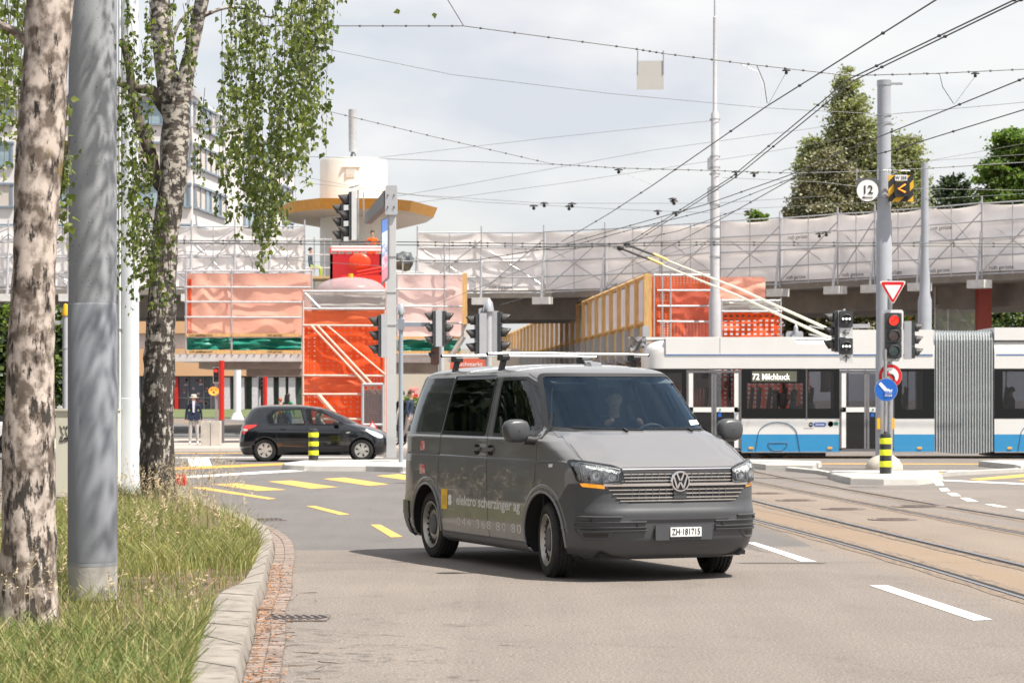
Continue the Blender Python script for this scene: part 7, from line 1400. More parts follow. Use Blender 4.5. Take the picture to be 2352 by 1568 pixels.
# pale buildings glimpsed right of the gantry post
ZD=140.0; T=thing('shop_building','pale rendered buildings with red shop signs glimpsed behind the slim post','building',(0,ZD,0)); 
def sd_(mb,x0,x1,y0,y1,d0,d1): fbox(mb,X(x0,ZD),X(x1,ZD),Z_(y0,ZD),Z_(y1,ZD),d0,d1); return mb
mb=MB(); sd_(mb,900,1000,955,845,0,8); sd_(mb,1000,1320,955,800,1,9); mb.build('wall',mat('cream_render',(.58,.52,.44),.8,var=.08,scale=.3),T); mb=MB(); sd_(mb,940,960,912,893,-.15,0); sg_=mb.build('red_sign',M['brightred'],T)
text_obj('YEB',.36,M['signw'],sg_,lambda v:Vector((X(950,ZD)+v.x,-.17+v.y,Z_(900,ZD)+v.z)),center=True,sx=.9)
mb=MB(); sd_(mb,968,985,940,900,-.05,.0); sd_(mb,1010,1100,940,880,.95,1.0); mb.build('shop_window',gls,T)
T=thing('banner','salmon red banner with pale lettering hung low behind the roof bars','banner',(0,96,0)); a=P(1034,823,96); b=P(1117,850,96); mb=MB(); mb.box(((a.x+b.x)/2,0,(a.z+b.z)/2),(b.x-a.x,.02,a.z-b.z)); ob=mb.build('banner_cloth',mat('salmon_cloth',(.62,.12,.07),.7),T); text_obj('Quchmarkt',.24,M['signw'],ob,lambda v:Vector(((a.x+b.x)/2+v.x,-.02+v.y,(a.z+b.z)/2+v.z)),center=True,bold=.002)
crown_tree('bush','yellow green shrub beside the walker in the dark jacket',(0,0,0),[([P(945,950,100),P(945,935,100)],[.08,.05])],[B(945,930,100,16,16)],.14,900,[lf_fresh[0],lf_fresh[1]],41)
# ================================================ TOWER AND CANOPY
ZC=106.0; s=ZC/F; T=thing('stair_tower','white round tower with an antenna rising through the ochre-edged canopy','tower',(X(812,ZC),ZC,0)); mb=MB(); zt=Z_(368,ZC); mb.lathe([(77*s,0),(77*s,zt-.1),(75*s,zt),(.001,zt+.02)],n=48); mb.build('tower_wall',mat('tower_white',(.74,.73,.68),.45,var=.03,scale=.5),T,smooth=40)
mb=MB(); fbox(mb,-22*s,20*s,Z_(392,ZC),Z_(390,ZC),-77*s-.02,-60*s); fbox(mb,-12*s,8*s,Z_(415,ZC),Z_(396,ZC),-77*s-.02,-60*s); mb.build('wall_panel',mat('panel_pale',(.55,.56,.55),.6),T)
mb=MB(); x_=(810-812)*s; mb.lathe([(.02,Z_(350,ZC)),(9*s,Z_(349,ZC)),(9.5*s,Z_(252,ZC)),(.001,Z_(252,ZC))],(x_,0,0),n=20); an_=mb.build('antenna',mat('antenna_grey',(.40,.41,.43),.5),T,smooth=40); mb=MB(); mb.tube([(x_,0,zt),(x_-.05,0,Z_(358,ZC)),(x_,0,Z_(349,ZC))],.06,6); mb.tube([(x_+.08,0,zt),(x_+.12,0,Z_(356,ZC)),(x_+.03,0,Z_(349,ZC))],.03,6); mb.build('antenna_foot',M['dkgrey'],an_)
T=thing('canopy','wide polygonal canopy with an ochre rim around the white tower','canopy',(0,0,0)); z0,z1=9.55,9.98
pl=[(-8.0,100.4),(-5.2,100.4),(-4.2,101.8),(-3.25,105.5),(-3.7,108.5),(-5.4,113.5),(-8.2,113.8),(-9.9,109),(-10.25,105.5),(-9.3,102)]
cxy=(-6.9,106.5); low=[Vector((x+(cxy[0]-x)*.05,y+(cxy[1]-y)*.05,z0)) for x,y in pl]; up=[Vector((x,y,z1)) for x,y in pl]
mb=MB(); n=len(pl); mb.add(low+up,[(i,(i+1)%n,n+(i+1)%n,n+i) for i in range(n)]+[tuple(range(n,2*n))]); mb.build('rim',mat('ochre_rim',(.62,.30,.055),.5),T,fix=True); mb=MB(); mb.poly(low); mb.build('soffit',mat('soffit_grey',(.66,.58,.53),.7,var=.04),T,fix=False)
# ================================================ VIADUCT AND ITS SCAFFOLD WRAPPING
VT,VBt=8.72,6.10
def vpt(px,py): Zv_=(VT-EYE)*F/(YH-py); return Vector((X(px,Zv_),Zv_,0))
vp_=[vpt(*p) for p in ((959,533),(1106,533),(1250,531),(1391,525),(1522,516.5),(1656,507),(1793,500),(1926,490),(2011,484.5),(2120,477),(2257,466),(2400,457),(2560,447))]
left_=[Vector((X(x,99),99,0)) for x in (-260,-120,20,160,300,440,480+60,620,700)]
sheet=sheetmat('scaffold_sheeting',(.93,.88,.86),.98,.25); deckm=M['dkconcrete']; tub=mat('scaffold_tube',(.50,.50,.52),.4,.6,var=.15,scale=8)
T=thing('viaduct','long curved road viaduct wrapped in scaffolding across the background','viaduct',(0,0,0)); 
def ribbon(pts,off0,off1,z0,z1,mb):   # slab following the path, between two offsets behind it
    n=len(pts); rows=[]
    for i,p in enumerate(pts):
        t=(pts[min(i+1,n-1)]-pts[max(i-1,0)]).normalized(); nn=Vector((-t.y,t.x,0)); a,b=p+nn*off0,p+nn*off1; rows.append([Vector((a.x,a.y,z0)),Vector((a.x,a.y,z1)),Vector((b.x,b.y,z1)),Vector((b.x,b.y,z0))])
    mb.grid(rows,0,True); mb.poly(rows[0]); mb.poly(rows[-1])
mb=MB(); full=left_+[Vector((X(830,101),101.5,0))]+vp_; ribbon(full,.9,11,5.95,6.55,mb); ribbon(full,3.2,8.5,5.1,5.96,mb); mb.build('deck',deckm,T)
for px,Zc_,w_,m_ in ((2263,90,15,mat('red_brown_column',(.28,.045,.03),.6,var=.1)),(2120,96,11,M['greypaint']),(1500,104,14,M['concrete'])): mb=MB(); fbox(mb,X(px-w_,Zc_),X(px+w_,Zc_),0,5.95,Zc_,Zc_+.7); mb.build('column',m_,T)
for px,Zc_,w_ in ((509,83.5,6.2),(609,90,5.0)): 
    o=thing('red_column',['slim red column left of the concrete block carrying the netted platform','second red column further back under the netted platform'][px>600],'column',(X(px,Zc_),Zc_,0)); mb=MB(); zt=Z_(828,Zc_); mb.lathe([(w_*Zc_/F,.9),(w_*Zc_/F,zt)],n=20); mb.build('shaft',M['red'],o,smooth=40); mb=MB(); mb.lathe([(w_*Zc_/F*1.02,0),(w_*Zc_/F*1.02,.92)],n=20); mb.build('grey_foot',M['dkgrey'],o,smooth=40)
o=thing('white_column','fat white round column just right of the left red column','column',(X(545,125),125,terr(125))); mb=MB(); mb.lathe([(8.5*125/F,0),(8.5*125/F,Z_(824,125)-.6),(.001,Z_(824,125)-.6)],n=24); mb.build('shaft',M['white'],o,smooth=40); mb=MB(); mb.lathe([(.35,0),(.2,.35)],n=16); mb.build('foot',M['white'],o)
mb=MB(); fbox(mb,X(1790,112),X(2700,112),5.25,6.0,112,112.5); fbox(mb,X(-260,112),X(160,112),5.9,6.3,112,112.5); fbox(mb,X(1235,112),X(1305,112),Z_(703,112),Z_(690,112),110,112.5); mb.build('red_beam',M['brightred'],T)
brm=mat('bracket_white',(.60,.59,.57),.6)
def wrap(pts,label,seed,logo=True,top=VT,bot=VBt):
    T=thing('scaffolding',label,'scaffolding',(0,0,0),0,'sheeted scaffolding on the viaduct'); rr=random.Random(seed); n=len(pts)
    from mathutils import noise as nz
    up=Vector((0,0,1)); pst=MB(); rl=MB(); dg_=MB(); br=MB()
    for i in range(n-1):
        a,b=pts[i],pts[i+1]; t=(b-a).normalized(); nn=Vector((t.y,-t.x,0)); L_=(b-a).length; rows=[]
        for k in range(15):
            f=k/14; z=bot+.15+(top-bot-.15)*f; row=[]
            for j in range(15):
                g=j/14; p=a.lerp(b,g); bulge=.10*math.sin(PI*g)*math.sin(PI*((f*4)%1))+.045*nz.noise(Vector((p.x*.9+seed,p.y*.9,z*1.3)))
                sagz=-.12*math.sin(PI*g)**.7*(f>.99)+.0; row.append(p-nn*(.10+bulge)+up*(z+sagz))
            rows.append(row)
        mb=MB(); mb.grid(rows); mb.build('sheeting',sheet,T,smooth=True,fix=False)
        for z in (bot+.05,bot+.70,bot+1.35,bot+1.95,top-.03): rl.tube([a+nn*.05+up*z,b+nn*.05+up*(z+rr.uniform(-.03,.03))],.028,5)
        rl.tube([a.lerp(b,.5)+nn*.06+up*bot,a.lerp(b,.5)+nn*.06+up*(top-.05)],.02,4); dg_.tube([b-nn*.14+up*(bot+.3),a-nn*.14+up*(top-.6)],.02,4)
        if not logo: dg_.tube([a+nn*.1+up*(bot+1.3),b+nn*.1+up*(top-.1)],.022,4)
        dg_.tube([a+nn*.10+up*(bot+.1),b+nn*.10+up*(top-.35)] if (i%2 or logo) else [b+nn*.1+up*(bot+.1),a+nn*.1+up*(top-.3)],.026,5)
        if logo and i in (1,3,5,6,7,8,9,10):
            fn=lambda v,a=a,b=b,t=t,nn=nn:(a.lerp(b,.12)+t*v.x+nn*.08+nn*(-v.y)+up*(bot+.20+v.z)); text_obj('roth ger\u00fcste',.20,M['signk'],T,fn,bold=.001)
            if i in (3,6,9): fn=lambda v,a=a,b=b,t=t,nn=nn:(a.lerp(b,.15)+t*v.x+nn*.08+nn*(-v.y)+up*(bot+1.75+v.z)); text_obj('roth ger\u00fcste',.20,M['signk'],T,fn,bold=.001)
    for i,p in enumerate(pts):
        t=(pts[min(i+1,n-1)]-pts[max(i-1,0)]).normalized(); nn=Vector((t.y,-t.x,0)); pst=MB(); br=MB(); pst.tube([p+nn*.05+up*(bot-.1),p+nn*.05+up*(top+.25)],.035,6); pst.tube([p+nn*.35+up*(bot-.25),p+nn*.08+up*(bot+1.6)],.055,6)
        c=p+nn*.2+up*(bot-.32); br.box(c,(.75,.5,.30),rz=math.atan2(t.y,t.x)); pst.build('standard',tub,T); br.build('bracket_block',brm,T)
    rl.build('rail',tub,T); dg_.build('brace',tub,T); return T
wrap(vp_,'curved grey sheeted scaffolding sweeping to the right edge above the trolleybus',3)
wrap(left_,'pale sheeted scaffolding behind the birches, left of the red work platform',8,False)
# open scaffold between, with planks
T=thing('scaffolding','open unsheeted scaffold rails either side of the red work platform','scaffolding',(0,0,0),0,'sheeted scaffolding on the viaduct'); mb=MB()
for x in (700,722,745,760,880,905,925,955): mb.tube([P(x,662,98),P(x,545 if x<800 else 590,98)],.03,5)
for y in (550,585,615,640): mb.tube([P(698,y,98),P(762,y,98)],.025,5)
for y in (600,625,640): mb.tube([P(890,y,98),P(960,y,98)],.025,5)
mb.build('rail',tub,T); mb=MB(); fbox(mb,X(695,98),X(965,98),6.5,6.6,97.5,100); mb.build('plank',M['ply'],T)
for c_,w_,l_,m_ in ((P(930,600,99),24,'dark grey tarpaulin bundle left of the right scaffold wrapping',mat('tarp_dark',(.09,.10,.11),.5)),): 
    mb=MB(); mb.ball((0,0,0),(w_*.018,.5,.36),18,12); from mathutils import noise as nz; mb.v=[tuple(Vector(v)*(1+.5*nz.noise(Vector(v)*4))) for v in mb.v]; o=mb.build('tarpaulin',m_,smooth=40); o.location=c_; tag(o,l_,'tarpaulin')
mb=MB(); 
rows=[[P(1445+40*u,788+4*math.sin(u*9)-10*(1-v),70)+Vector((0,v*1.6,.12*math.sin(9*u+5*v))) for u in np.linspace(0,1,12)] for v in np.linspace(0,1,6)]; mb.grid(rows); rows=[[P(1448+36*u,790+6*math.sin(u*7)+14*v,70)+Vector((0,.1*math.sin(11*u+4*v),0)) for u in np.linspace(0,1,12)] for v in np.linspace(0,1,6)]; mb.grid(rows); tag(mb.build('tarpaulin',mat('tarp_grey',(.20,.20,.21),.4),smooth=True,fix=False),'crumpled grey tarpaulin beside the bus nose','tarpaulin')
# ================================================ NETTED PLATFORMS AND STAIR TOWER
net=meshmat('orange_net',(.82,.15,.05),.085,.42,.35); netp=sheetmat('pale_orange_net',(1,.50,.38),.96,.30); netd=meshmat('bright_orange_net',(.90,.11,.015),.15,.48,.3); netpk=sheetmat('pink_net',(.97,.70,.66),.96,.28); clearm=sheetmat('clear_sheeting',(.68,.70,.68),.62,.4,.25)
def netpanel(T,x0,x1,y0,y1,Z,m,name='netting',seed=1,amp=.06,nx=14,ny=10):
    from mathutils import noise as nz
    mb=MB(); rows=[]
    for v in np.linspace(0,1,ny):
        rows.append([P(x0+(x1-x0)*u,y0+(y1-y0)*v,Z)+Vector((0,amp*2*nz.noise(Vector((u*4+seed,v*3,seed)))+amp*math.sin(PI*((v*4)%1))*.5,.03*nz.noise(Vector((u*6,v*2+seed,1))))) for u in np.linspace(0,1,nx)])
    mb.grid(rows); return mb.build(name,m,T,smooth=True,fix=False)
def tubes(T,segs,Z,r=.03,m=None,name='tube'):
    mb=MB()
    for a,b in segs: mb.tube([P(*a,Z),P(*b,Z)],r,5)
    return mb.build(name,m or tub,T)
ZN=84.0; T=thing('netted_platform','raised work platform screened with pale orange netting and green tarpaulin left of the stair tower','scaffolding',(0,0,0))
netpanel(T,427,532,628,770,ZN,netp,seed=2); netpanel(T,532,716,628,770,ZN,netp,seed=5); netpanel(T,430,440,640,770,ZN-.02,net,seed=6); netpanel(T,427,530,776,803,ZN,M['green'],'green_tarpaulin',7,.10); netpanel(T,533,692,776,804,ZN,M['green'],'green_tarpaulin',9,.12)
tubes(T,[((427,620),(427,830)),((532,618),(532,830)),((716,620),(716,700)),((424,622),(718,622)),((424,659),(718,660)),((424,693),(692,694)),((424,728),(692,729))],ZN-.15,.035)
for x0,x1,y in ((428,530,766),(534,690,766),(428,530,804),(534,690,804)):
    mb=MB(); a,b=P(x0,y,ZN-.2),P(x1,y+7,ZN-.2); mb.box(((a.x+b.x)/2,a.y,(a.z+b.z)/2),(b.x-a.x,.04,a.z-b.z)); bd_=mb.build('toe_board',M['wood'],T); text_obj('roth ger\u00fcste',.105,M['signk'],bd_,lambda v,a=a,b=b:Vector((b.x-1.15+v.x,a.y-.03+v.y,b.z+.025+v.z))); text_obj('roth ger\u00fcste',.105,M['signk'],bd_,lambda v,a=a,b=b:Vector((a.x+.1+v.x,a.y-.03+v.y,b.z+.025+v.z))) if x0<500 else None
mb=MB(); fbox(mb,X(405,ZN),X(693,ZN),Z_(830,ZN),Z_(814,ZN),ZN-.3,ZN+3); mb.build('platform_edge',mat('platform_grey_white',(.52,.51,.50),.6,var=.15,scale=2),T); mb=MB(); fbox(mb,X(455,ZN),X(690,ZN),Z_(846,ZN),Z_(830,ZN),ZN+.2,ZN+4); fbox(mb,X(560,ZN),X(692,ZN),Z_(862,ZN),Z_(846,ZN),ZN+.8,ZN+4); mb.build('slab_underside',deckm,T)
mb=MB(); [mb.ball(P(x,813,ZN-.3),.04,6,4) for x in range(415,690,17)]; mb.build('coupler',M['steel'],T)
T=thing('netted_platform','raised work platform with pink netting right of the grey gantry post','scaffolding',(0,0,0)); netpanel(T,885,1062,632,772,86,netpk,seed=3); netpanel(T,905,1058,780,806,86,M['green'],'green_tarpaulin',4,.1); tubes(T,[((912,628),(912,830)),((1021,628),(1021,775)),((890,630),(1064,631)),((890,664),(1025,665)),((890,703),(1062,704)),((890,741),(1060,742)),((1021,560),(1021,640))],85.8,.035)
mb=MB()
for y0,y1 in ((773,779),(806,812)): fbox(mb,X(890,85.8),X(1060,85.8),Z_(y1,85.8),Z_(y0,85.8),85.6,85.7)
mb.build('toe_board',M['wood'],T); mb=MB(); fbox(mb,X(890,86),X(1010,86),Z_(832,86),Z_(815,86),85.7,89); mb.build('platform_edge',mat('platform_grey_white2',(.52,.51,.50),.6,var=.15,scale=2),T); mb=MB(); fbox(mb,X(890,86),X(1000,86),Z_(856,86),Z_(832,86),86.5,90); mb.build('slab_underside',deckm,T)
mb=MB(); fbox(mb,X(1062,85.5),X(1073,85.5),Z_(745,85.5),Z_(628,85.5),85.3,85.6); mb.build('timber_post',M['wood'],T); mb=MB(); mb.tube([P(1066,742,85.5),P(1066,775,85.5)],.10,4); mb.tube([P(1066,770,85.5),P(1030,830,85.5)],.10,4); mb.build('grey_strut',M['concrete'],T)
# stair tower
ZT=78.5; T=thing('scaffold_stair_tower','bright orange netted stair tower with a wire gate behind the black car','scaffolding',(0,0,0))
netpanel(T,694,886,712,750,ZT,sheetmat('orange_film',(.88,.20,.07),.9,.35),seed=11); netpanel(T,694,886,750,862,ZT,netd,seed=12,amp=.08,nx=20,ny=14); netpanel(T,694,832,862,906,ZT,sheetmat('orange_film2',(.88,.18,.06),.92,.35),seed=13); netpanel(T,694,832,906,1036,ZT,netd,seed=14,amp=.10,nx=16,ny=12)
netpanel(T,886,890,712,1036,ZT+.6,netd,seed=15)
mb=MB(); a=[P(694,712,ZT),P(694,1036,ZT)]; mb.grid([[a[0],a[1]],[a[0]+Vector((0,2.4,0)),a[1]+Vector((0,2.4,0))]]); mb.grid([[P(886,712,ZT),P(886,1036,ZT)],[P(886,712,ZT)+Vector((0,2.4,0)),P(886,1036,ZT)+Vector((0,2.4,0))]]); mb.grid([[p+Vector((0,2.4,0)) for p in (P(694,712,ZT),P(886,712,ZT))],[p+Vector((0,2.4,0)) for p in (P(694,1036,ZT),P(886,1036,ZT))]]); mb.build('rear_netting',net,T,fix=False)
tubes(T,[((696,690),(696,1036)),((884,712),(884,1036)),((832,862),(832,1036)),((694,747),(886,748)),((694,862),(886,863)),((694,905),(832,905)),((694,962),(832,962))],ZT-.1,.04,mat('tube_pinkish',(.60,.42,.36),.5))
mb=MB()
for dx in (0,14): mb.tube([P(715+dx,748,ZT-.14),P(862+dx,905,ZT-.14)],.045,5)
mb.tube([P(752,748,ZT-.12),P(885,860,ZT-.12)],.03,5); mb.tube([P(730,905,ZT-.12),P(830,1020,ZT-.12)],.08,5)
mb.build('stair_stringer',mat('stringer_pale',(.72,.40,.30),.5),T)
mb=MB(); 
for q_ in (((833,882),(833,1036)),((880,882),(880,1036)),((833,882),(880,882)),((833,975),(880,975))): mb.tube([P(*q_[0],ZT-.2),P(*q_[1],ZT-.2)],.05,6)
gt=mb.build('gate_frame',M['greypaint'],T); mb=MB()
for i in range(1,14): mb.tube([P(833+47*i/14,895,ZT-.2),P(833+47*i/14,1030,ZT-.2)],.008,3,cap=False)
for i in range(30): mb.tube([P(833,895+i*4.5,ZT-.2),P(880,895+i*4.5,ZT-.2)],.008,3,cap=False)
mb.build('gate_mesh',M['steel'],gt); mb=MB(); a,b=P(836,897,ZT-.1),P(878,1032,ZT-.1); mb.box(((a.x+b.x)/2,a.y,(a.z+b.z)/2),(b.x-a.x,.02,a.z-b.z)); mb.build('gate_backing',mat('maroon_backing',(.25,.10,.09),.8),gt)
mb=MB(); tri_=[P(855,965,ZT-.35),P(843,985,ZT-.35),P(868,985,ZT-.35)]; mb.prism(tri_,(0,.02,0)); tg=mb.build('warning_triangle',M['brightred'],gt); mb=MB(); mb.prism([P(855.5,970,ZT-.38),P(848,982,ZT-.38),P(863,982,ZT-.38)],(0,.02,0)); mb.build('triangle_face',M['signw'],tg)
# clear domed roof
T=thing('clear_plastic_roof','translucent plastic dome and screen on top of the orange stair tower','plastic roof',(0,0,0)); rows=[]; zb=Z_(668,ZT)
for v in np.linspace(0,PI/2,9):
    rows.append([Vector((X(800,ZT)+1.16*math.cos(a)*math.cos(v)**.8,ZT+1.2+1.2*math.sin(a)*math.cos(v)**.8,zb+.50*math.sin(v))) for a in np.linspace(0,2*PI,25)])
mb=MB(); mb.grid(rows); mb.build('dome',sheetmat('clear_dome',(.66,.58,.60),.50,.4,.2),T,smooth=True,fix=False); mb=MB(); mb.tube([Vector((X(800,ZT),ZT+1.2,zb+.48)),Vector((X(800,ZT),ZT+1.2,zb+.62))],.08,8); mb.build('knob',M['beacon'],T)
netpanel(T,696,884,670,709,ZT,clearm,'screen',21); tubes(T,[((696,669),(884,669)),((696,709),(884,709)),((700,672),(735,708))],ZT-.05,.04,tub)
# red work platform
T=thing('work_platform','bright red work platform cage below the round canopy','work platform',(0,0,0)); ZR2=93.0; mb=MB(); a,b=P(758,583,ZR2),P(878,655,ZR2); fbox(mb,a.x,b.x,b.z,a.z,ZR2,ZR2+.1); fbox(mb,a.x,a.x+.1,b.z,a.z,ZR2,ZR2+2); fbox(mb,b.x-.1,b.x,b.z,a.z,ZR2,ZR2+2); mb.build('panel',mat('lift_red',(.50,.02,.025),.4,var=.15,scale=1),T); mb=MB()
for x in np.linspace(758,878,8): mb.tube([P(x,583,ZR2),P(x,570,ZR2)],.03,5)
mb.tube([P(758,570,ZR2),P(878,570,ZR2)],.03,5); mb.tube([P(758,577,ZR2),P(878,577,ZR2)],.02,5); mb.build('railing',M['brightred'],T)
mb=MB(); mb.ball(P(826,603,ZR2-.3),(.43,.12,.36),24,14); mb.build('red_disc',mat('orange_red_plastic',(.85,.06,.015),.35),T,smooth=True); mb=MB(); a,b=P(785,632,ZR2-.6),P(890,662,ZR2-.6); mb.box(((a.x+b.x)/2,a.y,(a.z+b.z)/2),(b.x-a.x,.05,a.z-b.z)); mb.tube([P(820,625,ZR2-.6),P(890,612,ZR2-.6)],.05,5); mb.tube([P(820,632,ZR2-.6),P(890,620,ZR2-.6)],.04,5); mb.build('lower_panel',M['brightred'],T)
T=thing('beam','pair of white beams with black ends crossing in front of the red work platform','beam',(0,0,0)); mb=MB()
for y in (564,571): a,b=P(762,y,92),P(880,y+5,92); mb.box(((a.x+b.x)/2,a.y,(a.z+b.z)/2),(b.x-a.x,.1,a.z-b.z))
mb.build('beam_body',M['white'],T)
# timber-sided walkway running away
T=thing('timber_walkway','temporary walkway with pine posts and plywood panels running away above the van roof','walkway',(0,0,0)); A0=Vector((4.52,80,0)); A1=Vector((-.65,160,0)); d=(A1-A0).normalized(); nn=Vector((-d.y,d.x,0)); n_=int((A1-A0).length/2.75); up=Vector((0,0,1)); sidev=-nn if nn.x>0 else nn; sidev=Vector((-.99,-.06,0))
ribm=mat('rib_brown_grey',(.20,.165,.14),.85,var=.15); pan=MB(); ply_=MB(); rl=MB()
for i in range(n_+1):
    p=A0+d*2.75*i; post=MB(); low=MB(); post.prism([p+up*3.95+d*-.09,p+up*3.95+d*.09,p+up*5.78+d*.14,p+up*5.78+d*-.14],sidev*.16); low.prism([p+up*3.0+d*-.09,p+up*3.0+d*.09,p+up*4.05+d*.11,p+up*4.05+d*-.11],sidev*.20); low.box(p+up*3.0-sidev*.0,(.25,.25,.1)); post.build('timber_post',M['wood'],T); low.build('steel_bracket',M['greypaint'],T)
    if i<n_:
        q_=p+d*2.75; pan.add([p+up*4.2+sidev*.02,q_+up*4.2+sidev*.02,q_+up*5.6+sidev*.02,p+up*5.6+sidev*.02],[(0,1,2,3)]); ply_.prism([p+up*3.15,q_+up*3.15,q_+up*4.2,p+up*4.2],-sidev*.03); rl.tube([p+up*5.72+sidev*.05,q_+up*5.72+sidev*.05],.09,4); rl.tube([p+up*4.2+sidev*.05,q_+up*4.2+sidev*.05],.06,4)
        und=MB(); und.prism([p+up*2.55+sidev*.15,p+up*3.05+sidev*.15,p+d*.5+up*3.05+sidev*.15,p+d*.5+up*2.0-sidev*1.5],-sidev*1.5); und.box(p-sidev*1.6+up*2.9,(3.0,.3,.3)); und.build('soffit_rib',ribm,T)
pan.build('translucent_panel',sheetmat('grey_panel',(.46,.43,.46),.95,.4),T,fix=False); ply_.build('plywood_panel',M['ply'],T); rl.build('timber_rail',M['wood'],T); mb=MB(); mb.prism([A0+up*2.9,A1+up*2.9,A1+up*3.15,A0+up*3.15],-sidev*3.2); mb.build('walkway_slab',deckm,T)
mb=MB(); mb.tube([P(1235,702,110),P(1285,716,110)],.10,6); mb.build('lamp_tube',mat('warm_lamp',(.9,.55,.2),.4,emit=(1,.55,.2),es=.5),T)
# orange net scaffold behind the bus
ZO=81.0; T=thing('netted_scaffold','orange netted scaffold standing behind the bus nose next to the pale mast','scaffolding',(0,0,0)); netpanel(T,1497,1645,634,1012,ZO,net,seed=31,amp=.09,ny=16); netpanel(T,1645,1758,636,690,ZO,netp,seed=32); netpanel(T,1540,1640,660,790,ZO-.03,sheetmat('orange_film3',(.88,.26,.17),.65,.35),seed=34)
tubes(T,[((1502,625),(1502,790)),((1521,628),(1521,790)),((1540,628),(1540,790)),((1500,632),(1645,632)),((1510,667),(1645,667)),((1510,703),(1645,703)),((1510,738),(1645,739))],ZO-.12,.035); mb=MB(); fbox(mb,X(1486,ZO),X(1496,ZO),Z_(800,ZO),Z_(630,ZO),ZO-.2,ZO+.1); mb.build('timber_post',M['wood'],T)
T=thing('netted_scaffold','low scaffold with pale sheet above bright orange netting right of the pale mast','scaffolding',(0,0,0)); netpanel(T,1655,1790,690,718,80,clearm,'sheet',35); netpanel(T,1657,1860,790,1012,80.1,netd,seed=37,amp=.1,ny=14); netpanel(T,1657,1796,717,790,80,netd,seed=36,amp=.1); tubes(T,[((1657,686),(1657,800)),((1793,684),(1793,800)),((1655,690),(1793,690)),((1657,715),(1796,715))],79.9,.03)
netpanel(T,1645,1758,640,692,80.6,netp,seed=38)
T=thing('sheeted_scaffold','small translucent sheeted scaffold between the grey and red brown columns','scaffolding',(0,0,0)); netpanel(T,2145,2250,662,760,93,clearm,'sheet',41,.12); tubes(T,[((2148,655),(2148,770)),((2178,655),(2178,770)),((2248,655),(2248,770)),((2160,665),(2240,760)),((2145,700),(2250,700))],92.9,.03)
# concrete block by the man
T=thing('concrete_block','stained concrete barrier block between the man in the hat and the red column','barrier',(X(485,79),79,.12)); mb=MB()
for x in (-.155,.165): mb.rbox((x*1.0,0,.40),(.30,.5,.80),.03)
mb.build('block',mat('block_concrete',(.50,.46,.41),.9,var=.2,scale=2,two=None),T)
# ================================================ OVERHEAD WIRES
HW=5.72
def Wp(px,py,z=HW): Zw=(z-EYE)*F/(YH-py); return P(px,py,Zw)
def wire(pts,r,label,m=None,group='overhead wires above the junction',clips=0,name='overhead_wire',sag=0,seg=1):
    mb=MB(); q=[]
    for a,b in zip(pts[:-1],pts[1:]):
        for k in range(seg): q.append(a.lerp(b,k/seg)-Vector((0,0,sag*4*(k/seg)*(1-k/seg))))
    q.append(pts[-1]); mb.tube(q,r*.58,5)
    for i in range(clips):
        t=(i+.5)/clips*(len(q)-1); j=int(t); c=q[j].lerp(q[j+1],t-j); mb.ball(c,(r*1.6,r*1.3,r*1.3),6,4)
    return tag(mb.build(name,m or M['wire']),label,'overhead wire',group)
p45=lambda L_,Z:[P(x,y,Z) for x,y in L_]
wire(p45([(560,60),(800,60),(1065,60)],40)+p45([(1455,112),(1530,124),(1740,150)],40)+p45([(1950,174),(2150,169)],40)+p45([(2400,157)],40),.016,'topmost cross wire carrying the blank hanging panel',M['wireg'],clips=40)
wire(p45([(1010,-30),(1065,60)],40),.013,'short wire dropping from the top edge to the topmost cross wire')
wire(p45([(640,80),(735,110),(1040,172),(1400,215),(1760,248),(2010,262)],62),.014,'thin pale wire from the birch leaves to the tall mast top, second from above',M['wireg']); wire(p45([(2050,262),(2300,240),(2420,228)],62),.014,'thin pale wire from the right hand mast to the right edge',M['wireg'])
wire(p45([(600,215),(718,247),(1000,315),(1270,377)],50)+p45([(1420,386),(1640,392),(1830,398),(2050,392),(2400,370)],50),.015,'beaded wire sweeping down from the birch past the antenna',M['wireg'],clips=60)
wire(p45([(640,358),(980,368),(1270,378)],60),.012,'level thin wire passing in front of the white tower top',M['wireg'])
main='contact wires converging on the junction'
for i,(L_,lb) in enumerate((([(2200,-30),(2150,0),(1760,245),(1500,425),(1400,490),(1290,555)],'steep dark contact wire from the top edge, left of the twin pair'),([(2390,-30),(2330,0),(1950,182),(1680,407),(1440,560)],'left wire of the steep twin pair from the upper right corner'),([(2420,-40),(2345,0),(1962,185),(1690,407),(1450,561)],'right wire of the steep twin pair from the upper right corner'),
 ([(2480,125),(2352,180),(2160,258),(1930,350),(1820,400),(1620,470),(1440,520),(1300,560)],'contact wire entering from the right edge above the hanging 12 sign'),([(2480,215),(2352,252),(2050,345),(1900,385),(1830,405),(1640,512),(1520,575)],'contact wire entering from the right edge just above the W 255 box'))):
    wire([Wp(*p) for p in L_],.016,lb,group=main,clips=10)
for i,(L_,lb) in enumerate((([(200,551),(960,556),(1300,561),(1640,556),(2420,560)],'upper of the two level trolleybus wires across the scaffolding'),([(200,557),(960,563),(1300,567),(1640,562),(2420,567)],'lower of the two level trolleybus wires across the scaffolding'))): wire([P(x,y,64.5+i*.6) for x,y in L_],.022,lb,group=main,clips=34)
wire([P(x,y,66) for x,y in [(880,601),(1090,598),(1200,580),(1330,560),(1440,530),(1640,480),(1830,405)]],.018,'curved contact wire rising from the pink netting to the right',group=main,clips=16); wire([P(x,y,68) for x,y in [(1180,572),(1290,574),(1420,560),(1560,530),(1700,480)]],.018,'short curved wire in the middle of the wire crossing',group=main,clips=8)
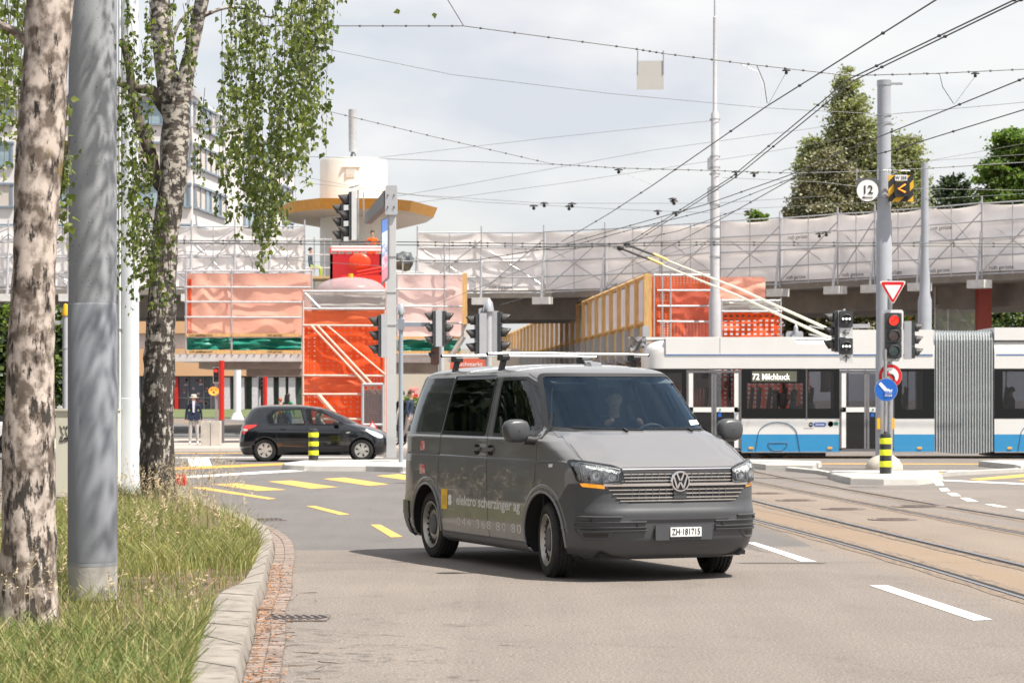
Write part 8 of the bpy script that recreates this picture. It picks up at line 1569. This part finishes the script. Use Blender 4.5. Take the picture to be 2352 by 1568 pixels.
for L_,Z,lb in (([(870,362),(1250,318),(1640,277)],85,'faint wire rising right from the tower top'),([(860,460),(1100,418),(1500,345),(1900,290)],85,'faint wire rising from the canopy to the right'),([(960,465),(1300,420),(1700,360),(2050,300)],90,'second faint wire rising from the canopy to the right'),([(640,395),(870,440),(1100,464),(1450,482),(1720,492)],75,'wire with small insulators just above the scaffolding'),([(700,420),(960,448),(1250,467),(1640,467),(1900,450)],78,'upper thin insulator wire above the scaffolding'),
 ([(1660,408),(1880,418),(2000,432),(2352,437),(2420,437)],70,'level wire passing behind the hanging 12 sign'),([(1700,480),(2000,465),(2352,445)],80,'wire skimming the top of the viaduct on the right'),([(2050,375),(2352,355),(2420,350)],75,'grey wire to the right edge above the green tree'),([(2120,372),(2352,330),(2420,318)],84,'wire from the short far mast to the right edge'),([(1150,700),(1300,655),(1480,600),(1660,545)],70,'thin stay crossing the viaduct scaffolding diagonally'),([(1000,700),(1150,640),(1350,560)],72,'thin stay left of the wooden walkway'),([(1330,690),(1500,620),(1640,560)],72,'thin stay above the orange netted scaffold'),([(2050,390),(2200,520),(2260,590)],75,'thin stay slanting down across the right scaffolding'),([(400,575),(700,600),(890,612)],70,'wire crossing the red work platform')):
    wire(p45(L_,Z),.012,lb,M['wireg'])
# insulator hats, droppers, feeder loops
hat0=None
hlab=['wire insulator above the scaffolding, leftmost of the row above the viaduct','wire insulator second from the left above the viaduct','lower insulator of the third pair above the viaduct','upper insulator of the third pair above the viaduct','insulator on the beaded wire left of the tall mast','insulator left of the steep contact wires just above the viaduct','upper insulator just left of the pale mast','insulator touching the twin wires left of the pale mast','insulator on the beaded wire right of the tall mast','insulator on the topmost wire left of the birch top','insulator on the topmost wire near the right edge','insulator by the small green tree top above the viaduct','right insulator of the pair against the right sheeting','left insulator of the pair against the right sheeting','insulator where the twin wires meet the beaded wire','topmost insulator of the cluster left of the pale mast']
hats=[(1226,474,75),(1250,468,75),(1307,475,75),(1314,469,75),(1421,391,50),(1511,486,68),(1548,463,68),(1553,489,68),(1732,399,50),(1806,163,40),(2240,170,40),(1718,487,80),(1898,535,70),(1882,538,70),(1690,396,50),(1545,458,68)]
for i,(x,y,Zh_) in enumerate(hats):
    if hat0 is None:
        hat0=thing('wire_insulator','small black hat-shaped insulator hanging on an overhead wire','insulator',P(x,y,Zh_),0,'insulators on the overhead wires'); mb=MB(); mb.lathe([(.16,0),(.13,.03),(.04,.06),(.001,.06)],n=12); mb.build('cap',M['signk'],hat0); mb=MB(); mb.ball((0,0,-.07),.06,8,6); mb.build('ring',M['wire'],hat0)
    else:
        c=copy_tree(hat0); c.location=P(x,y,Zh_)
    (hat0 if i==0 else c)['label']=hlab[i]; hs=(Zh_/75); (hat0 if i==0 else c).scale=(hs*.9,)*3
for a,b,Z,lb in (((1806,166),(1765,240),40,'dropper wire below the insulator left of the birch top'),((2240,175),(2192,240),40,'dropper wire below the right hand insulator'),((1421,393),(1500,425),50,'dropper wire beside the steep contact wire')): wire(p45([a,b],Z),.006,lb,M['wireg'])
wire(p45([(1738,150),(1755,190),(1762,238)],40),.011,'black feeder cable looping down left of the birch top'); wire(p45([(1700,147),(1740,165),(1752,200),(1748,240)],40),.009,'white feeder cable looping down beside the black one',M['white']); wire(p45([(2120,168),(2158,170),(2165,200),(2190,238)],40),.011,'black feeder cable looping down right of the tall mast')
wire(p45([(1792,400),(1800,392),(1814,388),(1826,396),(1828,410)],45),.011,'small cable arch on the wires left of the 12 sign')
# blank panel hanging from the top wire
c=P(1493.5,173,40); k=40/F; T=thing('hanging_panel','blank pale grey square panel hanging from the topmost wire','sign',tuple(c),0); mb=MB(); mb.box((0,0,0),(62*k,.01,66*k)); mb.build('panel',mat('panel_grey',(.50,.49,.47),.5,var=.03),T); mb=MB()
for x in (-29,30): mb.box((x*k,-.012,30*k),(3*k,.01,52*k))
mb.build('hanger',M['steel'],T)
# panels on a span wire above the frame that throw the thin shadows on the road
def shadow_src(px,py,h): g=G(px,py); return g+sd*(h/sd.z)
c=shadow_src(1795,1293,6.6); T=thing('hanging_panel','flat signal panel hanging over the road above the picture','sign',tuple(c)); mb=MB(); mb.box((0,0,0),(.84,.12,.02)); mb.tube([(-6,0,.5),(6,0,.5)],.01,5); mb.tube([(0,0,0),(0,0,.5)],.01,5); mb.build('panel',M['steel'],T)
c=shadow_src(1983,1118,6.4); T=thing('hanging_panel','second flat panel hanging over the tram tracks above the picture','sign',tuple(c)); mb=MB(); mb.box((0,0,0),(.55,.25,.02)); mb.build('panel',M['steel'],T)
print('objects',len(bpy.data.objects))
